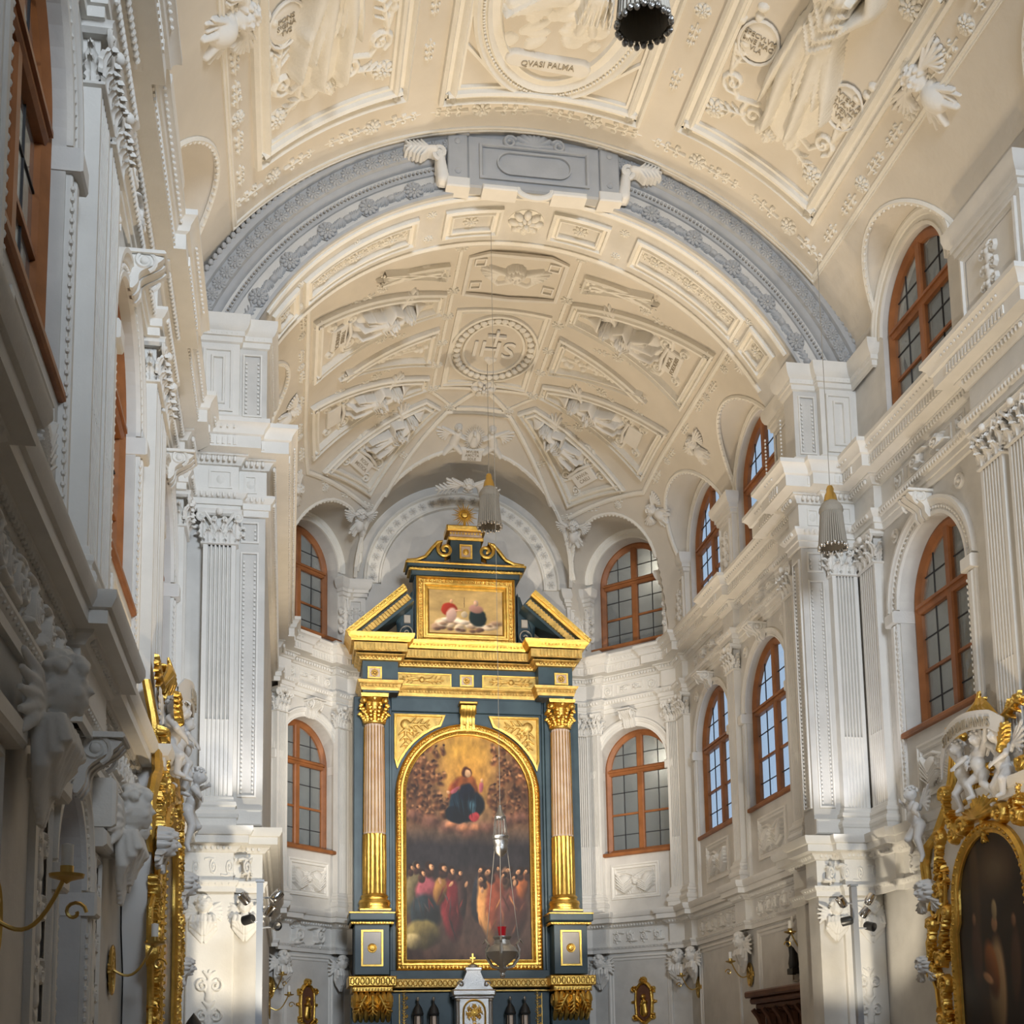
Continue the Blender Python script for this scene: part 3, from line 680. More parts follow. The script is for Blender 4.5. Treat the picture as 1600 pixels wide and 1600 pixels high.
# gallery corridor behind the non-sky windows
g=G()
for w,u0,u1 in ((wNL,-6,20),(wNR,-6,20),(wDR,.25,3.0),(wDL,-1.2,3.0)):
    g.add([(u0,4.5,-1.6),(u1,4.5,-1.6),(u1,16.5,-1.6),(u0,16.5,-1.6)],[(0,1,2,3)],w)
    g.add([(u0,11.0,-1.6),(u1,11.0,-1.6),(u1,11.0,-.5),(u0,11.0,-.5)],[(0,1,2,3)],w); g.add([(u0,4.5,-1.6),(u1,4.5,-1.6),(u1,4.5,-.5),(u0,4.5,-.5)],[(0,1,2,3)],w)
    for q in (u0,u1): g.add([(q,4.5,-1.6),(q,4.5,-.45),(q,16.5,-.45),(q,16.5,-1.6)],[(0,1,2,3)],w)
    g.add([(u0,16.5,-1.6),(u1,16.5,-1.6),(u1,16.5,-.4),(u0,16.5,-.4)],[(0,1,2,3)],w)
obj('wall_corridor',g,WL,None,None,'plain corridor walls seen through the gallery windows','wall',None,'structure')
# archivolts, keystones, aprons, roundels on the gallery level
g=G(wNL)
for c in nlw: archivolt(g,wNL,c,1.08,5.3,8.77,1,True)
w1=bpy.data.objects['wall_left']; obj('window_surround',g,PL,w1)
g=G(wNR)
for c in nrw[1:]: archivolt(g,wNR,c,1.08,5.3,8.77,1,True)
w2=bpy.data.objects['wall_right']; obj('window_surround',g,PL,w2)
g=G(wCR)
for c in crw: archivolt(g,wCR,c,1.2,5.3,8.75,.6)
w3=bpy.data.objects['wall_choir_right']; obj('window_surround',g,PL,w3)
w4=bpy.data.objects['wall_apse_right']; w5=bpy.data.objects['wall_apse_left']
for w,o in ((wDR,w4),(wDL,w5)):
    g=G(w); archivolt(g,w,w.uc,GH,5.3,8.87,.8); obj('window_surround',g,PL,o)
for w,o,cs,hw,sp,wd in ((wNL,w1,nlw[1:],1.08,8.77,.36),(wNR,w2,nrw[1:],1.08,8.77,.36),(wCR,w3,crw,1.2,8.75,.3),(wDR,w4,[wDR.uc],GH,8.87,.3),(wDL,w5,[wDL.uc],GH,8.87,.3)):
    for c in cs:
        g=G(w); console(g,w,c,10.24,sp+hw-.04,wd,.36); obj('keystone',g,PL,o)
        g=G(w)
        for s in (-1,1): roundel(g,c+s*(1.02 if w is not wDR and w is not wDL else .93),10.0,.12)
        obj('roundel',g,PL,o)
        g=G(w); trophy(g,w,c,6.0,1.5 if hw>1.05 else 1.35,.86); obj('relief_panel',g,PL,o)
# frieze panels between architrave and cornice, and leaf scrolls of the lower frieze
for w,o,lst in ((wNL,w1,[(8.4,3.2),(13.25,3.2),(17.9,2.1)]),(wNR,w2,[(12.9,2.9),(17.5,2.9)]),(wCR,w3,[(23.5,2.6),(27.15,2.6)]),(wDR,w4,[(wDR.uc,1.5)]),(wDL,w5,[(wDL.uc,1.4)])):
    for c,L in lst:
        g=G(w); l=L*.5; g.sweep([(c-l/2,10.72),(c+l/2,10.72),(c+l/2,10.98),(c-l/2,10.98)],[(0,0),(0,.03),(.03,.03),(.035,.01)],closed=True,M=w)
        for s in (-1,1): roundel(g,c+s*(l/2+.25),10.84,.10); g.sweep([(c+s*(l/2+.25)-.15,10.70),(c+s*(l/2+.25)+.15,10.70),(c+s*(l/2+.25)+.15,10.99),(c+s*(l/2+.25)-.15,10.99)],[(0,0),(0,.03),(.03,.03),(.035,.0)],closed=True,M=w)
        obj('frieze_panel',g,PL,o); put('frieze_scroll',SCR,o,w.at(c-l*.45,10.85,.01,l*.9)@Matrix.Diagonal((1,.6,1,1)))
        n=max(1,round(L/1.0))
        for i in range(n): put('frieze_scroll',SCR,o,w.at(c-L/2+L*i/n,4.64,.0,L/n)@Matrix.Diagonal((1,1.15,1.2,1)))
# ------------------------------------------------------------ pilasters (local u,v,h; feet at v=0)
def flute_shaft(g,w,v0,v1,dep,n=7,vc=None,edge=.06):
    # plan section with n round flutes, lower third filled
    def section(f):
        P=[(-w/2,0),(-w/2,dep),(-w/2+edge,dep)]; fw=(w-2*edge)/n
        for i in range(n):
            a=-w/2+edge+fw*i
            for k in range(0,6):
                t=k/5; P.append((a+fw*.20+fw*.66*t,dep-f*math.sin(PI*t)**.6))
            P.append((a+fw,dep))
        P+=[(w/2,dep),(w/2,0)]; return P
    vc=vc if vc is not None else v0+(v1-v0)*.33
    A=section(.004 if vc>v0 else .03); B=section(.065); m=len(A)
    for S1,a,b in ((section(.022),v0,vc),(B,vc,v1)):
        g.add([(x,a,h) for x,h in S1]+[(x,b,h) for x,h in S1],[(i,i+1,m+i+1,m+i) for i in range(m-1)])
    g.add([(x,vc,h) for x,h in A]+[(x,vc,h) for x,h in B],[(i,i+1,m+i+1,m+i) for i in range(m-1)])
def wrap(g,w,dep,prof,v0=0):
    # mouldings (out, v) running round the three free sides
    m=len(prof); v=[]
    for sx,hh in ((-1,0),(-1,1),(1,1),(1,0)):
        for o,z in prof: v.append((sx*(w/2+o),v0+z,(dep+o) if hh else 0))
    f=[(k*m+i,k*m+i+1,(k+1)*m+i+1,(k+1)*m+i) for k in range(3) for i in range(m-1)]
    g.add(v,f); g.add([(-w/2-prof[-1][0],v0+prof[-1][1],0),(-w/2-prof[-1][0],v0+prof[-1][1],dep+prof[-1][0]),(w/2+prof[-1][0],v0+prof[-1][1],dep+prof[-1][0]),(w/2+prof[-1][0],v0+prof[-1][1],0)],[(0,1,2,3)])
BASEP=[(.07,0),(.07,.1),(.09,.12),(.10,.17),(.08,.22),(.05,.24),(.05,.28),(.07,.31),(.06,.36),(.03,.38),(.02,.44),(0,.46)]
def capital(g,w,dep,Hc):
    # bell
    wrap(g,w-.05,dep-.02,[(0,0),(0,Hc*.85),(.06,Hc*.9)])
    wrap(g,w,dep,[(.0,0),(.035,.01),(.04,.03),(.0,.05)])
    def lf(u,v,h,Hl,ww,ang=0,out=.10):
        c,s=math.cos(ang),math.sin(ang); V=[];F=[]; NT,NS=13,9
        for j in range(NT):
            t=j/(NT-1); wd=ww*.5*(.75+.45*math.sin(PI*min(1,t*1.1)))*(1-.55*t**3)*(1+.22*math.sin(t*22))
            up=Hl*(t if t<.8 else .8+.14*math.sin((t-.8)/.2*PI)); q=out*(.15*t+max(0,t-.45)**1.5*2.3)
            for k in range(NS):
                e=-1+2*k/(NS-1); uu=e*wd; hh=q+.030*(1-e*e)+.012*math.cos(e*9)
                V.append((u+c*uu+s*hh,v+up-abs(e)*Hl*.07*t,h+hh*c-s*uu))
        for j in range(NT-1):
            for k in range(NS-1): F.append((j*NS+k,j*NS+k+1,(j+1)*NS+k+1,(j+1)*NS+k))
        g.add(V,F)
    n=3
    for i in range(n): lf(-w/2+w*(i+.5)/n,.03,dep,Hc*.38,w/n*.95)
    for i in range(n+1): lf(-w/2+w*(i+0)/n,.05+Hc*.1,dep-.01,Hc*.55,w/n*.85)
    for s in (-1,1):
        lf(s*w/2,.03,dep*.5,Hc*.38,.12,s*PI/2); lf(s*w/2,.1,dep*.5,Hc*.5,.12,s*PI/2)
        P=[]
        for i in range(20):
            a=-PI/2+i*.5; r=.075*(1-i/24); P.append((s*(w/2+.03)+s*r*math.cos(a),Hc*.80+r*math.sin(a),dep+.07+.0*i))
        g.tube(P,.022,5); g.ell((s*(w/2+.03),Hc*.8,dep+.07),(.035,.035,.04),0,6,4)
        g.tube([(s*w*.1,Hc*.35,dep+.02),(s*w*.22,Hc*.6,dep+.05),(s*(w/2-.02),Hc*.78+.07,dep+.08)],[.02,.025,.03],5)
        P=[(s*(.03+.045*(1-i/16)*math.cos(-PI/2+i*.5)+.04),Hc*.74+.045*(1-i/16)*math.sin(-PI/2+i*.5),dep+.06) for i in range(14)]; g.tube(P,.016,5)
    g.ell((0,Hc*.93,dep+.10),(.06,.06,.05)); 
    wrap(g,w,dep,[(.05,0),(.09,.03),(.09,.07),(.11,.09)],Hc-.09)
def caps_mesh(w,dep,Hc,m=PL):
    k=(w,dep,Hc,m.name)
    if k not in _capc: g=G(); capital(g,w,dep,Hc); _capc[k]=g.mesh('capital',m,ang=50)
    return _capc[k]
_capc={};_shc={};_bac={}
def pilaster(M,w,dep,Hs,label,group=None,n=6,m=PL,Hc=.55):
    # base .46, shaft to Hs, capital
    t=thing('fluted_pilaster',label,'pilaster',M=M,group=group)
    k=(w,dep,Hs,n,m.name)
    if k not in _shc:
        g=G(); flute_shaft(g,w,.46,Hs,dep,n,.46+(Hs-.46)*.30); _shc[k]=g.mesh('shaft',m,ang=25)
        g=G(); wrap(g,w,dep,BASEP); _bac[k]=g.mesh('base',m,ang=30)
    put('shaft',_shc[k],t); put('base',_bac[k],t); put('capital',caps_mesh(w,dep,Hc,m),t,Matrix.Translation((0,Hs,0)))
    return t
ZB=5.27; HS=9.74-ZB
NLN={15.65:'before the farthest left window',10.85:'between the first two left windows',6.05:'at the left photo edge',1.3:'beside the viewer on the left wall'}
for c,wd in NL_P:
    for s in (-1,1): pilaster(wNL.at(c+s*.36,ZB,0),.56,.16,HS,'%s pilaster of the fluted pair %s'%('farther' if s>0 else 'nearer',NLN[c]),'paired pilasters on the left nave wall')
for c,wd in NR_P:
    for s in (-1,1): pilaster(wNR.at(c+s*.36,ZB,0),.56,.16,HS,'fluted pilaster of the right nave pair %s, %s one'%('right of the large window' if c>12 else 'nearest the viewer','left' if s>0 else 'right'),'paired pilasters on the right nave wall')
pilaster(wNR.at(19.5,ZB,0),.56,.16,HS,'fluted pilaster on the right nave wall in the corner of the pier')
pilaster(wNL.at(19.5,ZB,0),.56,.16,HS,'fluted pilaster on the left nave wall in the corner of the pier')
pilaster(wAR.at(5.2,ZB,0),.46,.16,HS,'fluted pilaster on the front of the right arch pier')
pilaster(wAR.at(-5.2,ZB,0),.50,.16,HS,'fluted pilaster on the front of the left arch pier',m=PL)
wPR=Wall((PX,0),(0,1),(-1,0)); wPS=Wall((PX+.22,0),(0,1),(-1,0))
pilaster(wPS.at(20.95,ZB,0),.46,.10,HS,'fluted pilaster on the inner side of the right arch pier',n=6)
pilaster(wCR.at(25.4,ZB,0),.46,.16,HS,'fluted pilaster between the two blue choir windows',n=6)
pilaster(wCR.at(28.95,ZB,0),.46,.16,HS,'fluted choir pilaster at the corner of the slanted right apse wall',n=6)
pilaster(wDR.at(.2,ZB,0),.34,.15,HS,'narrow fluted pilaster on the right of the right slanted wall',n=5)
pilaster(wDR.at(wDR.L-.22,ZB,0),.34,.15,HS,'narrow fluted pilaster on the left of the right slanted wall',n=5)
pilaster(wDL.at(.2,ZB,0),.34,.15,HS,'narrow fluted pilaster on the left of the left slanted wall',n=5)
pilaster(wDL.at(wDL.L-.22,ZB,0),.34,.15,HS,'narrow fluted pilaster on the right of the left slanted wall',n=5)
pilaster(wBK.at(3.12,ZB,0),.44,.15,HS,'fluted pilaster beside the right flank of the high altar',n=6)
pilaster(wBK.at(-2.52,ZB,0),.44,.15,HS,'fluted pilaster beside the left flank of the high altar',n=6)
# beaded strip panels next to the pilasters of the piers
def strip_panel(g,w,u0,u1,z0,z1,bead=True):
    g.sweep([(u0,z0),(u1,z0),(u1,z1),(u0,z1)],[(0,0),(0,.03),(.025,.035),(.03,.01)],closed=True,M=w)
    if bead:
        n=int((z1-z0-.1)/.07)
        for i in range(n):
            for u in (u0+.055,u1-.055): g.box(u-.014,u+.014,z0+.06+i*.07,z0+.095+i*.07,0,.025)
g=G(wAR); strip_panel(g,wAR,4.60,4.88,5.75,9.7); strip_panel(g,wAR,-4.88,-4.60,5.75,9.7); g.box(4.5,4.93,5.3,5.55,0,.09,.02); g.box(-4.93,-4.5,5.3,5.55,0,.09,.02)
for s in (-1,1):
    a,b=sorted((s*4.6,s*4.88)); strip_panel(g,wAR,a,b,9.85,10.2)
    for a,b in ((4.64,4.84),(5.02,5.38)):
        a,b=sorted((s*a,s*b)); g.sweep([(a,10.68),(b,10.68),(b,10.98),(a,10.98)],[(0,.12 if b-a>.3 else 0),(0,.17 if b-a>.3 else .03),(.03,.17 if b-a>.3 else .03),(.035,.13 if b-a>.3 else .0)],closed=True,M=wAR); g.ell(((a+b)/2,10.83,.14 if b-a>.3 else .0),(.07,.08,.04))
    # attic block of the pier
    a,b=sorted((s*4.93,s*5.6)); g.box(a,b,11.72,13.2,0,.14)
    g.sweep([(a+.1,11.98),(b-.1,11.98),(b-.1,13.05),(a+.1,13.05)],[(0,.14),(0,.18),(.04,.18),(.05,.15),(.12,.15),(.13,.18),(.16,.18),(.17,.14)],closed=True,M=wAR)
    a,b=sorted((s*4.58,s*4.88)); strip_panel(g,wAR,a,b,11.98,13.05)
g.box(4.5,4.9,11.72,11.9,0,.06,.02); g.box(-4.9,-4.5,11.72,11.9,0,.06,.02)
obj('pier_panel',g,PL,aw)
g=G(wPR); strip_panel(g,wPR,20.06,20.36,5.75,10.1); strip_panel(g,wPS,20.55,21.4,11.98,13.05); obj('pier_panel',g,PL,aw)
# attic imposts
for nm,P,sd in (('right',[(XR,19.05),(XR-.05,19.05),(XR-.05,19.86),(4.93,19.86),(4.93,20.0),(PX,20.0),(PX,20.42),(PX+.22,20.42),(PX+.22,21.5),(CRX,21.5),(CRX,22.3)],1),('left',[(XL,19.05),(XL+.05,19.05),(XL+.05,19.86),(-4.93,19.86),(-4.93,20.0),(-PX,20.0),(CLX,22.35)],-1)):
    cornice('trim_6',P,ATTI,sd,[(.07,13.29,.08,'bead')],'white impost moulding on the %s attic pier below the arch'%nm)
def attic_pier(w,o,u0,u1,zi=13.62,lab=None):
    c=(u0+u1)/2; g=G(w); g.box(u0,u1,11.74,zi-.1,0,.12)
    g.sweep([(u0+.08,12.0),(u1-.08,12.0),(u1-.08,zi-.55),(u0+.08,zi-.55)],[(0,.12),(0,.16),(.04,.17),(.05,.13),(.1,.13)],closed=True,M=w)
    v,f=relief(sum([leaf(0,y,PI/2,.24,.22,.07)+spiral(.13,y+.1,.02,.08,0,1.3,.02,.022,.06,8)+spiral(-.13,y+.1,.02,.08,PI,-1.3,.02,.022,.06,8)+[('e',0,y+.1,.06,.06,0,.09)] for y in np.arange(0,zi-12.9,.24)],[]),.014); v[:,0]+=c; v[:,1]+=12.15; v[:,2]+=.12; g.add(v,f)
    pr=[(d,z) for d,z in ATTI]
    m=len(pr); vv=[]
    for uu,hh in ((u0,0),(u0,1),(u1,1),(u1,0)):
        for d,z in pr: vv.append((uu+(-d if uu==u0 else d),z,(.12+d) if hh else 0))
    g.add(vv,[(k*m+i,k*m+i+1,(k+1)*m+i+1,(k+1)*m+i) for k in range(3) for i in range(m-1)]); g.add([vv[m-1],vv[2*m-1],vv[3*m-1],vv[4*m-1]],[(0,1,2,3)])
    obj('attic_pier',g,PL,o)
for c in (1.3,6.05,10.85,15.63): attic_pier(wNL,w1,c-.8,c+.8)
for c in (10.5,15.28): attic_pier(wNR,w2,c-.8,c+.8)
for a,b in ((25.0,25.8),(28.35,29.25)): attic_pier(wCR,w3,a,b)
attic_pier(wDR,w4,0.0,.34); attic_pier(wDR,w4,2.46,2.65); attic_pier(wDL,w5,0,.16); attic_pier(wDL,w5,2.25,2.44)
w6=bpy.data.objects['wall_apse_back']
attic_pier(wBK,w6,2.86,3.34); attic_pier(wBK,w6,-2.74,-2.26)
# ---- spandrel cherubs between the lunettes
CHER=shape_mesh('winged_cherub',cherub_prims(1.0)+[('e',0,-.42,.2,.26,0,.22),('c',-.08,-.55,.08,-.2,-.8,.05,.14,.1),('c',.08,-.55,.08,.16,-.82,.05,.14,.1)]+wing(.12,-.30,-.9,.5,.10,1,5)+wing(-.12,-.30,PI+.9,.5,.10,-1,5),.016,PL)
CHB=shape_mesh('cherub_bracket',cherub_prims(.62,1.15)+[('c',0,-.14,.12,0,-.62,.055,.12,.06)]+wing(.03,-.2,-1.25,.48,.10,1,5)+wing(-.03,-.2,PI+1.25,.48,.10,-1,5),.012,PL)
def spandrel(w,o,u,z,s,label,tilt=0.0): put('winged_cherub',CHER,None,w.at(u,z,.06,s),label,'relief')
for w,u,lab in ((wNR,15.3,'white winged cherub in the right vault spandrel between the two upper windows'),(wNR,10.5,'white winged cherub in the right vault spandrel nearest the viewer'),(wNL,15.6,'white winged cherub at the left vault spandrel above the cornice'),(wNL,10.85,'white winged cherub in the left vault spandrel nearer the viewer')):
    s=(-1 if w is wNL else 1); M=on(vnave,s*5.25,u,.02,.9,s*PI/2); put('winged_cherub',CHER,None,M,lab,'relief')
for (u,v,rot,lab) in ((4.95,25.5,PI/2,'winged cherub between the two upper choir windows'),(4.9,28.6,PI/2-.35,'winged cherub at the right corner of the apse vault'),(3.05,30.55,PI-.45,'winged cherub right of the altar lunette'),(-3.05,30.55,PI+.45,'winged cherub left of the altar lunette'),(-4.9,28.6,-PI/2+.35,'winged cherub at the left corner of the apse vault'),(-4.9,25.3,-PI/2,'winged cherub low on the left side of the choir vault'),(4.95,22.1,PI/2,'winged cherub at the right end of the choir vault behind the arch')):
    put('winged_cherub',CHER,None,on(vchoir,u,v,.03,.62,rot),'white stucco '+lab,'relief')
# ---- lower storey: plain panels, frames, cherub brackets
g=G()
for w,a,b in ((wCR,22.1,24.8),(wCR,25.9,28.6),(wDR,.5,2.25),(wDL,.42,2.05)):
    g.sweep([(a,1.0),(b,1.0),(b,4.2),(a,4.2)],[(0,0),(0,.04),(.05,.05),(.07,.02),(.12,.02),(.14,.0)],closed=True,M=w)
obj('panel_moulding',g,PL,w3)
def fuse(name,g,m,voxel=.014,smooth=4):
    me=g.mesh(name+'_raw',None,False); o=bpy.data.objects.new('tmp',me); C.objects.link(o)
    r=o.modifiers.new('r','REMESH'); r.mode='VOXEL'; r.voxel_size=voxel; s=o.modifiers.new('s','SMOOTH'); s.iterations=smooth; s.factor=.5
    dg=bpy.context.evaluated_depsgraph_get(); me2=bpy.data.meshes.new_from_object(o.evaluated_get(dg)); bpy.data.objects.remove(o); me2.name=name
    me2.materials.clear(); me2.materials.append(m); me2.shade_smooth(); return me2
g=G()
g.ell((0,0,.17),(.125,.145,.135),0,16,12); g.ell((0,-.055,.245),(.075,.065,.06),0,12,8)
for sg in (-1,1):
    g.ell((sg*.055,-.03,.26),(.045,.042,.035),0,10,8); g.ell((sg*.05,.032,.285),(.030,.014,.014),0,8,6); g.ell((sg*.125,-.01,.15),(.02,.04,.03),0,8,6)
    g.ell((sg*.05,.055,.285),(.038,.012,.014),0,8,6)
g.tube([(0,.035,.285),(0,-.01,.315),(0,-.022,.318)],[.012,.017,.02],8); g.ell((0,-.062,.295),(.030,.010,.014),0,8,6); g.ell((0,-.078,.288),(.022,.010,.014),0,8,6); g.ell((0,-.11,.26),(.03,.022,.025),0,8,6)
g.tube([(0,-.1,.15),(0,-.25,.13)],[.07,.09],12)
R=random.Random(5)
for i in range(70):
    a=R.uniform(0,2*PI); e=R.uniform(-.1,1.5); x=.135*math.cos(a)*math.cos(e); z=.17+.145*math.sin(a)*math.cos(e); y=.03+.145*math.sin(e)
    if z>.24 and y<.075: continue
    g.ell((x,y,z),(.033,.030,.033),0,7,5)
for sg in (-1,1):
    for row,(n,L,zz) in enumerate(((5,.50,.10),(4,.36,.16),(3,.24,.20))):
        for k in range(n):
            t=k/(n-1); x0=sg*(.02+.16*t); x1=sg*(.03+.10*t)*(1.0-.2*row*.5); g.tube([(x0,-.17,zz),(x0*1.15,-.17-L*.5,zz+.03),(x1,-.17-L*(1-.25*t),zz)],[.035,.045,.022],7)
    for k in range(5):
        t=k/4; g.tube([(sg*.10,-.10,.10),(sg*(.22+.06*t),.02-.06*k,.10),(sg*(.34+.05*math.sin(t*3)),.10-.10*k,.06)],[.04,.038,.018],7)
CHB=fuse('cherub_bracket',g,PL,.011,2)
def bracket(w,u,label,s=1.0,h=.02,group=None): put('cherub_bracket',CHB,None,w.at(u,4.05,h,s),label,'cherub',group)
bracket(wCR,25.4,'cherub head with folded wings under the middle of the right choir frieze')
bracket(wCR,28.7,'cherub head with folded wings at the right corner of the apse')
bracket(wDR,.25,'cherub head under the frieze at the right end of the right slanted wall'); bracket(wDR,2.42,'cherub head under the frieze just right of the high altar')
bracket(wDL,.25,'cherub head under the frieze at the left end of the left slanted wall'); bracket(wDL,2.2,'cherub head under the frieze just left of the high altar')
bracket(wCR,22.3,'cherub head with long wings left of the wooden stall beside the pier')
bracket(wAR,4.74,'brightly lit cherub head on the right pier at its inner edge',.8); bracket(wAR,-4.74,'brightly lit cherub head on the left pier at its inner edge',.8)
bracket(wAR,5.35,'winged cherub head on the right pier near the side altar',.85); bracket(wAR,-5.35,'winged cherub head on the left pier near the side altar',.85)
g=G(wAR)
for s in (-1,1):
    a,b=sorted((s*4.9,s*5.6)); g.box(a,b,0,4.3,0,.10,.02)
    a,b=sorted((s*5.0,s*5.5)); strip_panel(g,wAR,a,b,1.0,3.4); v,f=relief(sum([leaf(0,y,PI/2,.42,.2,.05)+spiral(.1,y+.2,.02,.1,0,1.2,.02,.02,.05)+spiral(-.1,y+.2,.02,.1,PI,-1.2,.02,.02,.05) for y in np.arange(0,1.8,.45)],[]),.014); v[:,0]+=(a+b)/2; v[:,1]+=1.3; v[:,2]+=.10; g.add(v,f)
    n=1
    for i in range(int(1/.5)): pass
obj('pier_panel',g,PL,aw)
for s in (-1,1):
    for k in range(2): put('frieze_scroll',SCR,aw,wAR.at(s*5.08-.52+.5*k,4.64,.1 if k else .1,.52)@Matrix.Diagonal((1,2.0,1.5,1)))
# left nave lower storey with arched door
d=window(wNL,10.8,.72,.2,3.15,.40,GLD,'brown arched wooden door with dark panes at the lower left edge','door',mat_=BR); d.name='door_1'
g=G(wNL); archivolt(g,wNL,10.8,.72,0,3.15,.9,True); obj('window_surround',g,PL,w1)
g=G(wNL); console(g,wNL,10.8,4.32,3.82,.34,.38); obj('keystone',g,PL,w1)
for u,lab in ((8.5,'large cherub head with chest wings on the left wall at the photo edge'),(12.55,'cherub head with chest wings left of the gilded side altar'),(13.4,'small cherub bracket beside the gilded left side altar')): bracket(wNL,u,lab,1.35 if u<13 else 1.0,.06)
g=G(wNL)
for a,b in ((9.15,9.8),(11.9,12.35),(7.3,8.1)):
    g.sweep([(a,.5),(b,.5),(b,3.55),(a,3.55)],[(0,0),(0,.05),(.05,.06),(.07,.03),(.1,.03)],closed=True,M=wNL); g.box(a-.12,b+.12,3.58,3.75,0,.16,.03)
    v,f=relief(sum([leaf(0,y,PI/2,.4,.2,.05)+spiral(.12,y+.2,.02,.1,0,1.2,.02,.02,.05)+spiral(-.12,y+.2,.02,.1,PI,-1.2,.02,.02,.05) for y in np.arange(0,2.6,.45)],[]),.014); v[:,0]+=(a+b)/2; v[:,1]+=.75; g.add(v,f)
for u in (8.9,12.1,13.6): g.box(u-.10,u+.10,3.8,4.25,0,.2,.03)
obj('relief_panel',g,PL,w1)
for i in range(14): put('frieze_scroll',SCR,w1,wNL.at(4+i*.9,4.64,.0,.9)@Matrix.Diagonal((1,1.2,1.5,1)))
# ------------------------------------------------------------ nave vault ornament
FW=[(0,0),(0,.08),(.05,.13),(.08,.09),(.09,.05),(.16,.05),(.18,.10),(.23,.14),(.27,.11),(.28,.05),(.33,.05),(.34,0)]
def beads_on(g,vm,P,step,r,h=.05,closed=True,off=0):
    P=[np.array(p,float) for p in P]; L=len(P) if closed else len(P)-1
    for i in range(L):
        a,b=P[i],P[(i+1)%len(P)]; l=np.linalg.norm(b-a); k=max(1,int(l/step)); t=(b-a)/l; n=np.array([-t[1],t[0]])
        for j in range(k):
            q=a+(b-a)*(j+.5)/k+n*off; gg=G(); gg.ell((q[0],q[1],h),(r,r,r),0,5,3); g.add(gg.V[0],gg.F,vm)
def vpanel(name,vm,P,label,parent=None,prof=FW,bead=.075,cat='relief'):
    g=G(); g.sweep(P,prof,closed=True,sub=.12,M=vm)
    beads_on(g,vm,P,bead,.026,.06,off=.24 if prof is FW else .12)
    return obj(name,g,VW,parent)
t=thing('vault_medallion','oval stucco medallion with cloud figures and banner reading QVASI PALMA','medallion')
OV=[(1.42*math.cos(a),16.75+2.15*math.sin(a)) for a in np.linspace(0,2*PI,72,endpoint=False)]
g=G(); g.sweep(OV,[(0,0),(.0,.06),(.05,.1),(.1,.06),(.12,.05),(.2,.05),(.22,.09),(.27,.06),(.3,.03),(.42,.03),(.44,.06),(.47,0)],closed=True,M=vnave); beads_on(g,vnave,OV,.06,.028,.07,off=.16); obj('oval_frame',g,VW,t)
o=[]
R=random.Random(3)
for i in range(26): a=R.uniform(-.8,.8); b=R.uniform(-.62,.35); o.append(('e',a,b,R.uniform(.10,.22),R.uniform(.08,.15),R.random(),R.uniform(.03,.06)))
o+=[('c',-.75,.15,.16,-.1,.45,.26,.12,.2),('c',-.85,.05,.1,-.3,.1,.13,.1,.12)]+[('c',-.9+.09*i,.02+.03*i,.03,-.3+.06*i,.5+.02*i,.03,.05,.06,.12) for i in range(7)]
o+=[('c',.42,.5,.2,.38,.1,.2,.2,.16),('c',.38,.08,.1,.30,-.25,.08,.15,.13),('c',.45,.05,.09,.52,-.25,.07,.15,.12),('c',.42,.75,.16,.4,.95,.12,.2,.2)]+[('c',.3+.07*i,.55,.02,.22+.1*i,.05,.03,.04,.05,.16) for i in range(6)]
g=G(affine(vnave,(0,17.0),(0,-1))); v,f=relief([(p[0],)+tuple(p[1:]) for p in o],.022); v[:,1]*=1; v2=v.copy(); v2[:,0]=-v[:,0]; v2[:,1]=-v[:,1]*-1; g2=G(affine(vnave,(0,17.15),(0,-1),-1,1)); v3=v.copy(); v3[:,1]=v[:,1]*-1*-1; g2.add(v,f); obj('figure_relief',g2,VW,t)
BM=affine(vnave,(-.05,18.1),(0,-1),-1,1)
g=G(BM); v,f=relief([('c',-.55,.06,.16,.0,-.03,.15,.06,.06),('c',0,-.03,.15,.55,-.04,.17,.06,.06)],.015); g.add(np.c_[v[:,0],v[:,1],np.minimum(v[:,2]*2,.08)],f); obj('banner',g,PL,t)
g=G(BM); add_text(g,'QVASI PALMA',.165,0,0,.085,sx=.86); obj('banner_lettering',g,mat('dark_letter',(.40,.35,.27),.8),t)
vpanel('field_frame',vnave,[(-1.72,13.6),(1.72,13.6),(1.72,18.98),(-1.72,18.98)],'',t)
for s in (-1,1): 
    g=G(); g.sweep([(s*1.45,17.75),(s*.65,18.72),(s*1.45,18.72)][::s],[(0,0),(0,.05),(.05,.05),(.06,.0)],closed=True,sub=.1,M=vnave); obj('corner_panel',g,VW,t)
